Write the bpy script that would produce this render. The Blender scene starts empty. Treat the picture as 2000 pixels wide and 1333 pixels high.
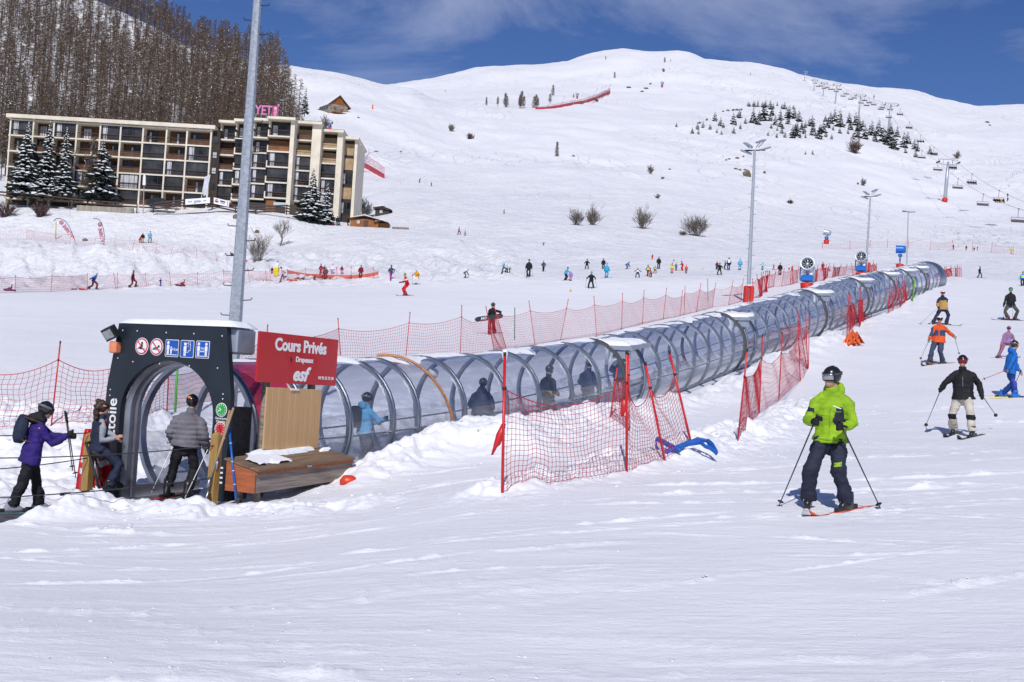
import bpy, math, random
import numpy as np
from mathutils import Vector, Matrix
random.seed(7); rs=np.random.RandomState(5)
sc=bpy.context.scene; COL=sc.collection
TS=bpy.data.scenes.new('scratch')       # scratch scene for evaluating text and modifiers, removed at the end
def evaluated_mesh(o):
    TS.collection.objects.link(o); vl=TS.view_layers[0]; vl.update(); return bpy.data.meshes.new_from_object(o.evaluated_get(vl.depsgraph))
# ---------------------------------------------------------------- camera
F=2400.0; CZ=1.9; TP=100/F; ROLL=math.radians(3.3)
_p=math.atan(TP); cp,sp=math.cos(_p),math.sin(_p); cr,sr=math.cos(ROLL),math.sin(ROLL)
Fv=np.array([0,cp,sp]); U0=np.array([0,-sp,cp]); R0=np.array([1.,0,0])
Rv=cr*R0+sr*U0; Uv=-sr*R0+cr*U0
cam=bpy.data.cameras.new('camera'); co=bpy.data.objects.new('camera',cam); COL.objects.link(co)
cam.sensor_width=36; cam.lens=36*F/2000; cam.clip_start=.1; cam.clip_end=20000
co.matrix_world=Matrix(((Rv[0],Uv[0],-Fv[0],0),(Rv[1],Uv[1],-Fv[1],0),(Rv[2],Uv[2],-Fv[2],CZ),(0,0,0,1)))
sc.camera=co
def ray(x,y):
    return Fv+Rv*((x-1000)/F)+Uv*((666.5-y)/F)
def unp(x,y,D):                 # point seen at photo pixel (x,y) whose ground distance is D
    d=ray(x,y); return np.array([0,0,CZ])+d*(D/d[1])
def proj(P):
    v=np.asarray(P,float)-np.array([0,0,CZ]); k=v@Fv
    return 1000+F*(v@Rv)/k, 666.5-F*(v@Uv)/k
# ---------------------------------------------------------------- noise
def _h(i,j,s):
    n=(i*374761393+j*668265263+s*1442695041)&0xffffffff
    n=((n^(n>>13))*1274126177)&0xffffffff
    return ((n^(n>>16))&0xffff)/65535.0
def vnoise(x,y,s=0):
    xi=np.floor(x).astype(np.int64); yi=np.floor(y).astype(np.int64); fx=x-xi; fy=y-yi
    fx=fx*fx*fx*(fx*(fx*6-15)+10); fy=fy*fy*fy*(fy*(fy*6-15)+10)
    a=_h(xi,yi,s); b=_h(xi+1,yi,s); c=_h(xi,yi+1,s); d=_h(xi+1,yi+1,s)
    return (a+(b-a)*fx)*(1-fy)+(c+(d-c)*fx)*fy-.5
def fbm(x,y,o=4,s=0,g=.5):
    r=0;k=1
    for i in range(o):
        r=r+k*vnoise(x*2**i+i*17.3,y*2**i+i*9.1,s+i); k*=g
    return r
def pchip(xs,ys,xq):            # ys (n,) or (n,m)
    xs=np.asarray(xs,float); ys=np.asarray(ys,float); xq=np.clip(xq,xs[0],xs[-1])
    h=np.diff(xs); sh=(-1,)+(1,)*(ys.ndim-1); d=np.diff(ys,axis=0)/h.reshape(sh)
    m=np.zeros_like(ys); m[0]=d[0]; m[-1]=d[-1]
    if len(xs)>2:
        w1=(2*h[1:]+h[:-1]).reshape(sh); w2=(h[1:]+2*h[:-1]).reshape(sh); p=d[:-1]*d[1:]
        with np.errstate(all='ignore'):
            hm=(w1+w2)/(w1/d[:-1]+w2/d[1:])
        m[1:-1]=np.where(p>0,hm,0)
    k=np.clip(np.searchsorted(xs,xq)-1,0,len(xs)-2); t=((xq-xs[k])/h[k]).reshape(sh); hh=h[k].reshape(sh)
    return ys[k]*(2*t**3-3*t**2+1)+hh*m[k]*(t**3-2*t**2+t)+ys[k+1]*(-2*t**3+3*t**2)+hh*m[k+1]*(t**3-t**2)
# ---------------------------------------------------------------- terrain control: rings of equal distance
def hz(x): return 766+(x-1000)*math.tan(ROLL)
RINGS=[]  # (D, [(a,z)])
def rz(D,*pts): RINGS.append((D,[((x-1000)/F,z) for x,z in pts]))
def rp(D,*pts):
    l=[]
    for x,y in pts:
        P=unp(x,y,D); l.append((P[0]/D,P[2]))
    RINGS.append((D,sorted(l)))
rz(2.2,(-600,-.1),(2600,0))
rz(8,(-600,-.15),(330,-.05),(1000,0),(1640,.1),(2600,.3))
rz(15,(-600,-.4),(330,-.26),(980,.28),(1640,.56),(2600,1.0))
rz(18,(-600,-.4),(330,-.24),(700,.08),(980,.45),(1640,.8),(2600,1.3))
rz(21.5,(-600,-.4),(330,-.2),(700,.2),(1000,.62),(1224,.72),(1640,1.05),(2600,1.7))
rz(27,(-600,.3),(60,.5),(330,.35),(700,.6),(905,.8),(1100,1.1),(1440,1.15),(1880,1.42),(2600,2.2))
rz(40,(-600,1.6),(100,1.9),(700,1.9),(1100,2.0),(1250,1.95),(1500,2.3),(1850,3.0),(2600,4.5))
rz(50,(-600,2.7),(100,2.9),(900,3.15),(1300,3.6),(1470,3.9),(1850,4.3),(2600,6.5))
rz(67,(-600,4.3),(100,4.6),(965,4.95),(1400,6.2),(1620,6.9),(1973,7.3),(2600,9))
rz(95,(-600,7.),(100,7.5),(790,8.9),(1300,9.5),(1600,11.2),(1825,12.2),(1990,12),(2600,13.5))
rz(115,(-600,8.5),(100,9.0),(700,11),(1030,12.4),(1300,13.1),(1800,14.6),(2600,16))
rp(135,(-300,545),(100,545),(300,545),(560,538),(700,531),(1030,532),(1300,530),(1900,535),(2300,540))
rp(150,(-300,490),(100,487),(300,492),(500,500),(620,512),(700,514),(1030,517),(1300,517),(1900,524),(2300,520))
rp(182,(-300,465),(0,468),(100,470),(300,476),(500,482),(640,470),(700,462),(900,462),(1200,478),(1350,488),(1600,505),(1900,511),(2300,505))
rp(203,(-300,400),(0,402),(200,407),(330,412),(450,408),(560,420),(640,436),(700,442),(800,443),(1000,443),(1150,444),(1350,464),(1600,490),(1900,502),(2300,500))
rp(222,(-300,398),(0,400),(200,400),(450,402),(600,418),(690,433),(800,420),(1000,425),(1200,436),(1350,452),(1600,478),(1900,496),(2300,495))
rp(262,(-300,360),(0,365),(300,375),(500,380),(690,395),(800,385),(1000,395),(1200,405),(1350,424),(1600,455),(1862,488),(2300,480))
rp(340,(-300,270),(0,280),(300,290),(500,290),(690,320),(900,345),(1100,352),(1350,370),(1600,405),(1850,437),(2300,430))
rp(430,(-300,90),(0,135),(300,182),(500,203),(640,212),(760,235),(900,278),(1100,290),(1350,318),(1600,350),(1846,394),(2300,390))
rp(520,(-300,-40),(0,30),(300,115),(500,158),(640,172),(800,212),(900,234),(1100,246),(1350,272),(1600,300),(1850,340),(2300,335))
rp(600,(-300,-170),(0,-65),(200,12),(300,58),(400,106),(500,124),(520,131),(560,131),(600,136),(650,143),(700,154),(750,166),(800,173),(850,196),(900,208),(1100,222),(1350,240),(1600,262),(1850,302),(2300,300))
rp(690,(-300,-60),(0,10),(400,150),(600,178),(800,192),(850,194),(1000,203),(1100,208),(1350,222),(1600,235),(1850,268),(2300,270))
rp(850,(-300,100),(500,190),(790,178),(900,180),(1100,176),(1350,180),(1600,200),(1750,212),(1850,240),(2300,250))
rp(1200,(-300,170),(500,200),(740,182),(790,175),(830,167),(900,153),(960,141),(1050,134),(1100,127),(1160,113),(1220,107),(1280,110),(1340,111),(1380,123),(1430,129),(1480,134),(1530,143),(1560,153),(1600,163),(1650,173),(1700,180),(1760,186),(1800,193),(1840,203),(1890,215),(1940,228),(2300,260))
rp(1400,(-300,210),(500,240),(800,215),(1220,160),(1600,205),(1890,250),(2300,290))
rp(1900,(-300,230),(500,260),(1220,250),(1700,250),(1800,232),(1890,216),(1930,213),(2000,209),(2150,203),(2300,200))
rp(2400,(-300,260),(500,290),(1220,290),(1700,290),(2300,250))
AG=np.linspace(-.62,.62,497)
LD=np.linspace(math.log(2.2),math.log(2400),900)
_T=[]
for D,l in RINGS:
    l=[q for i,q in enumerate(l) if i==0 or q[0]>l[i-1][0]+1e-6]
    _T.append(pchip([q[0] for q in l],[q[1] for q in l],AG))
_T=np.array(_T)
TAB=pchip([math.log(r[0]) for r in RINGS],_T,LD)      # (900,497)
# ---------------------------------------------------------------- tunnel axis (plan) and floor height
TO=np.array([-5.85,20.9]); TU=np.array([.4508,.8926]); TV=np.array([.8926,-.4508])
SS=[-30,-4,0,4,8,11.4,18,25,32,45,56,70,84,120]; SZ=[-.36,-.36,-.3,-.12,.15,.42,1.2,2.2,3.3,5.45,7.3,9.4,11.5,14]
def tfloor(s): return np.interp(s,SS,SZ)
def tpt(s,v,z=0.0):
    P=TO+TU*s+TV*v; return np.array([P[0],P[1],z])
# lumpy snow banks: (x,y px ends..., half width m, height m)
BANKS=[]
def seg_d(X,Y,A,B):
    A=np.asarray(A[:2]);B=np.asarray(B[:2]);d=B-A;L=d@d+1e-9
    t=np.clip(((X-A[0])*d[0]+(Y-A[1])*d[1])/L,0,1)
    return np.hypot(X-A[0]-t*d[0],Y-A[1]-t*d[1])
def base_z(X,Y):
    Y=np.maximum(Y,2.21); a=np.clip(X/Y,-.6199,.6199); l=np.clip(np.log(Y),LD[0],LD[-1]-1e-9)
    u=(a-AG[0])/(AG[1]-AG[0]); v=(l-LD[0])/(LD[1]-LD[0]); i=np.clip(u.astype(int),0,len(AG)-2); j=np.clip(v.astype(int),0,len(LD)-2)
    fu=u-i; fv=v-j
    return (TAB[j,i]*(1-fu)+TAB[j,i+1]*fu)*(1-fv)+(TAB[j+1,i]*(1-fu)+TAB[j+1,i+1]*fu)*fv
def sstep(e0,e1,x):
    t=np.clip((x-e0)/(e1-e0),0,1); return t*t*(3-2*t)
_ra=np.random.RandomState(8); ARCS=[]
for _i in range(210):     # ski scrapes: arcs of pushed snow across the run
    _y=_ra.uniform(6.5,34); _x=_ra.uniform(-.45,.45)*_y; _d=_ra.choice([1,-1],p=[.75,.25])*_ra.uniform(.02,.55); _R=_ra.choice([-1,1])*_ra.uniform(9,60); _l=_ra.uniform(.35,3.4); ARCS.append((_x,_y,_d,_R,_l,*((_ra.uniform(.012,.036),_ra.uniform(.04,.09)) if _i%4==0 else (_ra.uniform(.009,.020),_ra.uniform(.028,.055)))))
def arcs(X,Y,m):
    z=np.zeros_like(X); sel=np.where((Y<40)&(Y>4))
    if len(sel[0])==0: return z
    x=X[sel];y=Y[sel]; o=np.zeros_like(x); n1=fbm(x*4,y*4,3,70); n2=np.abs(fbm(x*11,y*11,2,71))
    for (ax,ay,d,R,l,h,w) in ARCS:
        c,s_=math.cos(d),math.sin(d); u=(x-ax)*c+(y-ay)*s_; v=-(x-ax)*s_+(y-ay)*c-u*u/(2*R)
        e=np.clip(1-(u/l)**2,0,1)
        o+=e*h*(np.exp(-(v/w)**2)*np.clip(.55+1.6*n1,0,2)*(1+1.5*n2)-.45*np.exp(-((v+w*1.8)/(w*1.2))**2))
    z[sel]=o*m[sel]; return z
def ground(X,Y):
    X=np.asarray(X,float);Y=np.asarray(Y,float)
    z=base_z(X,Y)
    rx=X-TO[0]; ry=Y-TO[1]; s=rx*TU[0]+ry*TU[1]; v=rx*TV[0]+ry*TV[1]
    # banks of loose snow
    lump=np.zeros_like(z)
    for A,B,w,h in BANKS:
        k=np.exp(-(seg_d(X,Y,A,B)/w)**2); z=z+k*h*(1+.7*fbm(X*.9,Y*.9,2,31)); lump=np.maximum(lump,k)
    side=np.exp(-((np.abs(v-1.9))/1.5)**2)*sstep(-1,3,s)*(1-sstep(84,90,s))
    lump=np.maximum(lump,side*.8)
    lump=np.maximum(lump,.75*np.exp(-((v+3.2)/2.4)**2)*sstep(-8,0,s)*(1-sstep(84,90,s)))
    n=fbm(X*1.7,Y*1.7,4,3,.55)
    near=1-sstep(60,110,Y)
    bil=np.abs(fbm(X*2.6,Y*2.6,4,57,.55))
    z=z+lump*near*(.24*n+.20*(.28-bil))
    z=z+near*(.03*fbm(X*.35+Y*.05,Y*.35,2,11)+.008*fbm(X*1.3+.5*Y,Y*2.2-X*.4,4,23)*(1-lump))
    # ridges of scraped snow across the run
    w=fbm(X*.23+Y*.12,Y*1.5-X*.25,3,77)
    z=z+near*.03*np.clip(w-.26,0,.4)*(1+2.0*fbm(X*7,Y*7,3,5))*(1-lump)
    z=z+near*.014*np.clip(fbm(X*.6-Y*.2,Y*2.2+X*.3,4,177)-.12,0,.5)*(1+3*np.abs(fbm(X*9,Y*9,2,6)))
    z=z+arcs(X,Y,near*(1-lump))
    # rougher ground farther off
    mid=sstep(90,160,Y)*(1-sstep(500,900,Y))
    z=z+mid*(.35*fbm(X*.11,Y*.11,4,41,.55))
    bank=sstep(112,125,Y)*(1-sstep(150,190,Y))*sstep(.02,-.02,X/np.maximum(Y,1)-.0)
    z=z+bank*(1.5*np.abs(fbm(X*.16+Y*.06,Y*.05,4,91,.6))+.5*fbm(X*.7+Y*.25,Y*.18,4,93,.6))
    far=sstep(240,420,Y)
    z=z+far*(4.2*fbm(X*.012,Y*.012,4,61,.5)+1.5*fbm(X*.045+Y*.01,Y*.03,4,62,.55))*(1-.75*sstep(560,600,Y)*(1-sstep(604,680,Y)))
    # the trench of the tunnel and its belt
    hw_=.62+.70*sstep(-.8,.2,s); ins=1-sstep(hw_,hw_+.28+.25*sstep(-.8,.2,s),np.abs(v)); ins=ins*sstep(-17,-15,s)*(1-sstep(86,89,s))
    # fall line cleared in front of the gate
    z=z*(1-ins)+ins*(tfloor(s)-.04)
    return z
def gz(x,y): return float(ground(np.array([x]),np.array([y]))[0])
_DM=np.exp(np.linspace(math.log(6),math.log(2300),1500))
def hit(x,y,dmin=6.0,dmax=2300.0):         # where the ray of a photo pixel meets the snow
    d=ray(x,y); D=_DM[(_DM>=dmin)&(_DM<=dmax)]
    P=np.array([0,0,CZ])+d[None]*(D/d[1])[:,None]
    e=P[:,2]-ground(P[:,0],P[:,1]); k=np.where(e<=0)[0]
    if len(k)==0: k=[int(np.argmin(e))]
    k=k[0]
    if k>0:
        D=np.linspace(D[k-1],D[k],14); P=np.array([0,0,CZ])+d[None]*(D/d[1])[:,None]; e=P[:,2]-ground(P[:,0],P[:,1]); j=np.where(e<=0)[0]; k=int(j[0]) if len(j) else 13
    if k>0 and e[k-1]>0: t=e[k-1]/(e[k-1]-e[k]+1e-12); q=P[k-1]*(1-t)+P[k]*t
    else: q=P[k]
    return np.array([q[0],q[1],gz(q[0],q[1])])
def bank(x0,D0,x1,D1,w,h): BANKS.append((((x0-1000)/F*D0,D0),((x1-1000)/F*D1,D1),w,h))
bank(70,17.7,170,18.2,.45,.26); bank(120,18.7,300,18.7,.55,.10); bank(168,18.8,205,18.8,.38,.22); bank(300,18.7,450,18.5,.6,.07); bank(450,18.4,700,18.4,.7,.06)
bank(735,21.6,900,24.6,.7,.28); bank(860,24.5,960,25.5,1.0,.34); bank(1000,24,1180,30,1.1,.38)
bank(980,17.6,1230,20.6,.55,.12); bank(1230,20.8,1350,22.5,.7,.2); bank(1350,22.5,1450,26,.9,.18); bank(1450,26,1580,36,1.0,.22)
bank(1240,33,1460,43,1.1,.3); bank(1520,47,1640,58,1.1,.3)
bank(-300,27,330,28.5,1.6,.35); bank(0,24.5,330,25,1.2,.2)
# ---------------------------------------------------------------- materials
def ngroup(nt,typ,**kw):
    n=nt.nodes.new(typ)
    for k,v in kw.items():
        if k in n.inputs: n.inputs[k].default_value=v
        else: setattr(n,k,v)
    return n
def new_mat(name):
    m=bpy.data.materials.new(name); m.use_nodes=True; nt=m.node_tree
    return m,nt,nt.nodes['Principled BSDF']
MC={}
def mat(name,c,rough=.6,metal=0.,var=.12,scale=12.,bump=0.,bscale=60.,coat=0.,spec=.5,c2=None,stretch=(1,1,1),rot=0.):
    if name in MC: return MC[name]
    m,nt,b=new_mat(name); L=nt.links
    tc=ngroup(nt,'ShaderNodeTexCoord'); mp=ngroup(nt,'ShaderNodeMapping'); mp.inputs['Scale'].default_value=stretch
    if rot: mp.vector_type='TEXTURE'; mp.inputs['Rotation'].default_value=(0,0,rot); mp.inputs['Scale'].default_value=tuple(1/q for q in stretch)
    L.new(tc.outputs['Object'],mp.inputs['Vector'])
    n=ngroup(nt,'ShaderNodeTexNoise',Scale=scale,Detail=5.0,Roughness=.6); L.new(mp.outputs[0],n.inputs['Vector'])
    r=ngroup(nt,'ShaderNodeValToRGB'); e=r.color_ramp.elements
    d=c2 or tuple(max(0,v*(1-var*2)) for v in c); e[0].position=.32; e[1].position=.68
    u=c if c2 else tuple(min(1,v*(1+var)) for v in c)
    e[0].color=(*d,1); e[1].color=(*u,1); L.new(n.outputs['Fac'],r.inputs['Fac']); L.new(r.outputs['Color'],b.inputs['Base Color'])
    b.inputs['Roughness'].default_value=rough; b.inputs['Metallic'].default_value=metal
    b.inputs['Specular IOR Level'].default_value=spec; b.inputs['Coat Weight'].default_value=coat
    if bump:
        n2=ngroup(nt,'ShaderNodeTexNoise',Scale=bscale,Detail=4.0); L.new(mp.outputs[0],n2.inputs['Vector'])
        bp=ngroup(nt,'ShaderNodeBump',Strength=bump,Distance=.02); L.new(n2.outputs['Fac'],bp.inputs['Height']); L.new(bp.outputs[0],b.inputs['Normal'])
    MC[name]=m; return m
def snow_ground_mat():
    m,nt,b=new_mat('piste_snow'); L=nt.links; N=lambda t,**k: ngroup(nt,t,**k)
    tc=N('ShaderNodeTexCoord'); geo=N('ShaderNodeNewGeometry')
    sep=N('ShaderNodeSeparateXYZ'); L.new(tc.outputs['Object'],sep.inputs[0])
    def mapr(v,a,b_,c=0.,d=1.):
        n=N('ShaderNodeMapRange'); n.inputs[1].default_value=a;n.inputs[2].default_value=b_;n.inputs[3].default_value=c;n.inputs[4].default_value=d; n.interpolation_type='SMOOTHSTEP'; L.new(v,n.inputs[0]); return n.outputs[0]
    def math_(op,a,b_=None):
        n=N('ShaderNodeMath',operation=op)
        for i,v in enumerate((a,b_)):
            if v is None: continue
            if isinstance(v,(int,float)): n.inputs[i].default_value=v
            else: L.new(v,n.inputs[i])
        return n.outputs[0]
    def noise(scale,sx=1,sy=1,rot=0,detail=5,rough=.55,dist=0.):
        mp=N('ShaderNodeMapping'); mp.inputs['Scale'].default_value=(sx,sy,1); mp.inputs['Rotation'].default_value=(0,0,rot); L.new(tc.outputs['Object'],mp.inputs[0])
        n=N('ShaderNodeTexNoise',Scale=scale,Detail=float(detail),Roughness=rough,Distortion=dist); L.new(mp.outputs[0],n.inputs['Vector']); return n.outputs['Fac']
    nearm=mapr(sep.outputs[1],55,110,1,0); farm=mapr(sep.outputs[1],110,200,0,1)
    # near: fine grain and long scraped streaks; far: ski tracks that wander down the hill
    h1=math_('MULTIPLY',noise(34,1,1,0,4,.65),.007)
    h2=math_('ADD',math_('MULTIPLY',noise(1.3,.22,3.2,.22,5,.64),.016),math_('MULTIPLY',noise(2.6,.3,2.4,-.35,5,.62),.010))
    h3=math_('MULTIPLY',noise(6.,.7,1.4,-.2,5,.62),.018)
    hn=math_('MULTIPLY',math_('ADD',math_('ADD',h1,h2),h3),nearm)
    def tracks(rot,sc_,w,dist):
        mp=N('ShaderNodeMapping'); mp.inputs['Rotation'].default_value=(0,0,rot); mp.inputs['Scale'].default_value=(1,1,1); L.new(tc.outputs['Object'],mp.inputs[0])
        nz=N('ShaderNodeTexNoise',Scale=.018,Detail=3.0); L.new(mp.outputs[0],nz.inputs['Vector'])
        mx=N('ShaderNodeMix',data_type='VECTOR'); mx.inputs['Factor'].default_value=dist
        sc2=N('ShaderNodeVectorMath',operation='SCALE'); sc2.inputs['Scale'].default_value=55.; L.new(nz.outputs['Color'],sc2.inputs[0])
        ad=N('ShaderNodeVectorMath',operation='ADD'); L.new(mp.outputs[0],ad.inputs[0]); L.new(sc2.outputs[0],ad.inputs[1])
        wv=N('ShaderNodeTexNoise',Scale=sc_,Detail=2.0); 
        mp2=N('ShaderNodeMapping'); mp2.inputs['Scale'].default_value=(1,.04,.04); L.new(ad.outputs[0],mp2.inputs[0]); L.new(mp2.outputs[0],wv.inputs['Vector'])
        d=math_('ABSOLUTE',math_('SUBTRACT',wv.outputs['Fac'],.5)); return mapr(d,0,w,1,0)
    t1=tracks(.25,.16,.012,1); t2=tracks(-.35,.11,.010,1); t3=tracks(.75,.07,.007,1)
    tr=math_('MAXIMUM',math_('MAXIMUM',t1,t2),t3)
    patch=mapr(noise(.012,1,1,0,3),.40,.62,.15,1)
    midm=math_('MULTIPLY',mapr(sep.outputs[1],100,125,0,1),mapr(sep.outputs[1],230,460,1,.08))
    hm=math_('MULTIPLY',math_('ADD',math_('MULTIPLY',noise(1.1,1,.38,.45,5,.66),.55),math_('MULTIPLY',noise(.32,1,.5,-.3,4,.6),.9)),midm)
    hf=math_('MULTIPLY',math_('ADD',math_('MULTIPLY',math_('MULTIPLY',math_('MULTIPLY',tr,patch),.22),mapr(sep.outputs[1],215,300,0,1)),math_('MULTIPLY',noise(.4,1,.35,.3,4,.58),.28)),farm)
    hgt=math_('ADD',math_('ADD',hn,hf),hm)
    bp=N('ShaderNodeBump',Strength=1.0,Distance=1.0); L.new(hgt,bp.inputs['Height']); L.new(bp.outputs[0],b.inputs['Normal'])
    # tone: packed snow is a little greyer than loose snow
    tone=math_('ADD',math_('MULTIPLY',noise(.55,.6,1.6,.2,6,.65),.5),math_('MULTIPLY',noise(.035,1,1,.5,5,.6),.5))
    tone=math_('ADD',tone,math_('MULTIPLY',math_('MULTIPLY',math_('MULTIPLY',tr,patch),farm),.30))
    tone=math_('ADD',tone,math_('MULTIPLY',math_('SUBTRACT',noise(.22,1,.3,.4,5,.68),.5),math_('MULTIPLY',midm,.55)))
    r=N('ShaderNodeValToRGB'); e=r.color_ramp.elements; e[0].position=.36;e[0].color=(.775,.78,.83,1); e[1].position=.66;e[1].color=(.89,.89,.91,1)
    L.new(tone,r.inputs[0]); L.new(r.outputs[0],b.inputs['Base Color'])
    b.inputs['Roughness'].default_value=.55; b.inputs['Specular IOR Level'].default_value=.25
    return m
# ---------------------------------------------------------------- mesh builder
class MB:
    def __init__(s,M=None): s.v=[];s.f=[];s.mi=[];s.M=M if M is not None else Matrix.Identity(4);s.cur=0
    def add(s,vs,fs,mi=None):
        o=len(s.v); M=s.M
        s.v+= [tuple(M@Vector(p)) for p in vs]; s.f+=[tuple(i+o for i in f) for f in fs]; s.mi+=[s.cur if mi is None else mi]*len(fs); return s
    def box(s,c,d,R=None,mi=None):
        x,y,z=[k/2 for k in d]; vs=[Vector(p) for p in ((-x,-y,-z),(x,-y,-z),(x,y,-z),(-x,y,-z),(-x,-y,z),(x,-y,z),(x,y,z),(-x,y,z))]
        if R is not None: vs=[R@p for p in vs]
        c=Vector(c); return s.add([p+c for p in vs],[(0,3,2,1),(4,5,6,7),(0,1,5,4),(1,2,6,5),(2,3,7,6),(3,0,4,7)],mi)
    def rbox(s,c,d,b=.02,R=None,mi=None):      # box with bevelled vertical+horizontal edges
        x,y,z=[k/2 for k in d]; b=min(b,x*.9,y*.9,z*.9); pts=[]
        for zz,i in ((-z,b),(-z+b,0),(z-b,0),(z,b)):
            X,Y=x-i,y-i; q=b
            pts+=[(X-q,-Y,zz),(X,-Y+q,zz),(X,Y-q,zz),(X-q,Y,zz),(-X+q,Y,zz),(-X,Y-q,zz),(-X,-Y+q,zz),(-X+q,-Y,zz)]
        vs=[Vector(p) for p in pts]
        if R is not None: vs=[R@p for p in vs]
        c=Vector(c); fs=[tuple(range(7,-1,-1)),tuple(range(24,32))]
        for k in range(3):
            for i in range(8): j=(i+1)%8; fs.append((k*8+i,k*8+j,k*8+8+j,k*8+8+i))
        return s.add([p+c for p in vs],fs,mi)
    def tube(s,P,r,n=8,cap=True,mi=None,ell=None,up=None,rnd=False):
        P=[Vector(p) for p in P]; k=len(P)
        if isinstance(r,(int,float)): r=[r]*k
        r=list(r)
        if rnd:     # rounded ends
            d0=(P[0]-P[1]).normalized(); d1=(P[-1]-P[-2]).normalized(); r0,r1=r[0],r[-1]
            P=[P[0]+d0*r0,P[0]+d0*r0*.72]+P+[P[-1]+d1*r1*.72,P[-1]+d1*r1]; r=[r0*.12,r0*.7]+r+[r1*.7,r1*.12]; k=len(P)
        T=[(P[min(i+1,k-1)]-P[max(i-1,0)]).normalized() for i in range(k)]
        u=Vector(up) if up is not None else (Vector((0,0,1)) if abs(T[0].z)<.9 else Vector((0,1,0)))
        a=(u-T[0]*u.dot(T[0])).normalized(); vs=[]
        for i in range(k):
            a=(a-T[i]*a.dot(T[i])).normalized(); b=T[i].cross(a)
            ea,eb=(1,1) if ell is None else ell
            for j in range(n):
                t=2*math.pi*j/n; vs.append(P[i]+a*(r[i]*ea*math.cos(t))+b*(r[i]*eb*math.sin(t)))
        fs=[]
        for i in range(k-1):
            for j in range(n): q=(j+1)%n; fs.append((i*n+j,i*n+q,i*n+n+q,i*n+n+j))
        if cap: fs+=[tuple(range(n-1,-1,-1)),tuple(range((k-1)*n,k*n))]
        return s.add(vs,fs,mi)
    def loft(s,rings,n=14,mi=None,cap=True,p=2.0):     # rings: (center, rx, ry, R?) superellipse
        vs=[]
        for rg in rings:
            c,rx,ry=rg[:3]; R=rg[3] if len(rg)>3 else None; c=Vector(c)
            for j in range(n):
                t=2*math.pi*j/n; ct,st=math.cos(t),math.sin(t)
                q=Vector((rx*math.copysign(abs(ct)**(2/p),ct),ry*math.copysign(abs(st)**(2/p),st),0))
                vs.append(c+(R@q if R is not None else q))
        k=len(rings); fs=[]
        for i in range(k-1):
            for j in range(n): q=(j+1)%n; fs.append((i*n+j,i*n+q,i*n+n+q,i*n+n+j))
        if cap: fs+=[tuple(range(n-1,-1,-1)),tuple(range((k-1)*n,k*n))]
        return s.add(vs,fs,mi)
    def prism(s,poly,y0,y1,mi=None):        # polygon in x,z extruded along y
        n=len(poly); vs=[(x,y0,z) for x,z in poly]+[(x,y1,z) for x,z in poly]
        fs=[tuple(range(n)),tuple(range(2*n-1,n-1,-1))]+[((i+1)%n,i,n+i,n+(i+1)%n) for i in range(n)]
        return s.add(vs,fs,mi)
    def ball(s,c,r,n=10,m=7,mi=None,R=None):
        rx,ry,rz_=(r,r,r) if isinstance(r,(int,float)) else r; c=Vector(c)
        vs=[]
        for i in range(m+1):
            ph=math.pi*i/m
            for j in range(n):
                t=2*math.pi*j/n; q=Vector((rx*max(math.sin(ph),.02)*math.cos(t),ry*max(math.sin(ph),.02)*math.sin(t),-rz_*math.cos(ph)))
                vs.append(c+(R@q if R is not None else q))
        fs=[(i*n+j,i*n+(j+1)%n,(i+1)*n+(j+1)%n,(i+1)*n+j) for i in range(m) for j in range(n)]+[tuple(range(n-1,-1,-1)),tuple(range(m*n,m*n+n))]
        return s.add(vs,fs,mi)
    def mesh(s,name,mats,smooth=False,off=None):
        me=bpy.data.meshes.new(name); v=np.array(s.v,float).reshape(-1,3)
        if off is not None and len(v): v=v-np.asarray(off)
        me.from_pydata(v.tolist(),[],s.f)
        for m in (mats if isinstance(mats,(list,tuple)) else [mats]): me.materials.append(m)
        if len(s.f): me.polygons.foreach_set('material_index',s.mi)
        if smooth and len(s.f): me.polygons.foreach_set('use_smooth',[True]*len(s.f))
        me.update(); return me
    def build(s,name,mats,parent=None,smooth=False,world=True):
        off=parent_loc(parent) if (parent is not None and world) else None
        o=bpy.data.objects.new(name,s.mesh(name,mats,smooth,off)); COL.objects.link(o)
        if parent is not None: o.parent=parent
        return o
def parent_loc(p):
    l=np.zeros(3)
    while p is not None: l+=np.array(p.location); p=p.parent
    return l
def tag(o,label=None,cat=None,group=None,kind=None):
    for k,v in (('label',label),('category',cat),('group',group),('kind',kind)):
        if v: o[k]=v
    return o
def thing(name,loc,label,cat,group=None):
    o=bpy.data.objects.new(name,None); COL.objects.link(o); o.location=tuple(float(q) for q in loc); o.empty_display_size=.2
    return tag(o,label,cat,group)
def smooth_angle(o,deg=40):
    me=o.data; me.polygons.foreach_set('use_smooth',[True]*len(me.polygons))
    try: me.set_sharp_from_angle(angle=math.radians(deg))
    except Exception: pass
    return o
def rotz(a): return Matrix.Rotation(a,4,'Z')
def frame(o,x,y,z=(0,0,1)):     # matrix with given axes
    x,y,z=Vector(x),Vector(y),Vector(z); return Matrix(((x.x,y.x,z.x,o[0]),(x.y,y.y,z.y,o[1]),(x.z,y.z,z.z,o[2]),(0,0,0,1)))
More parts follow.
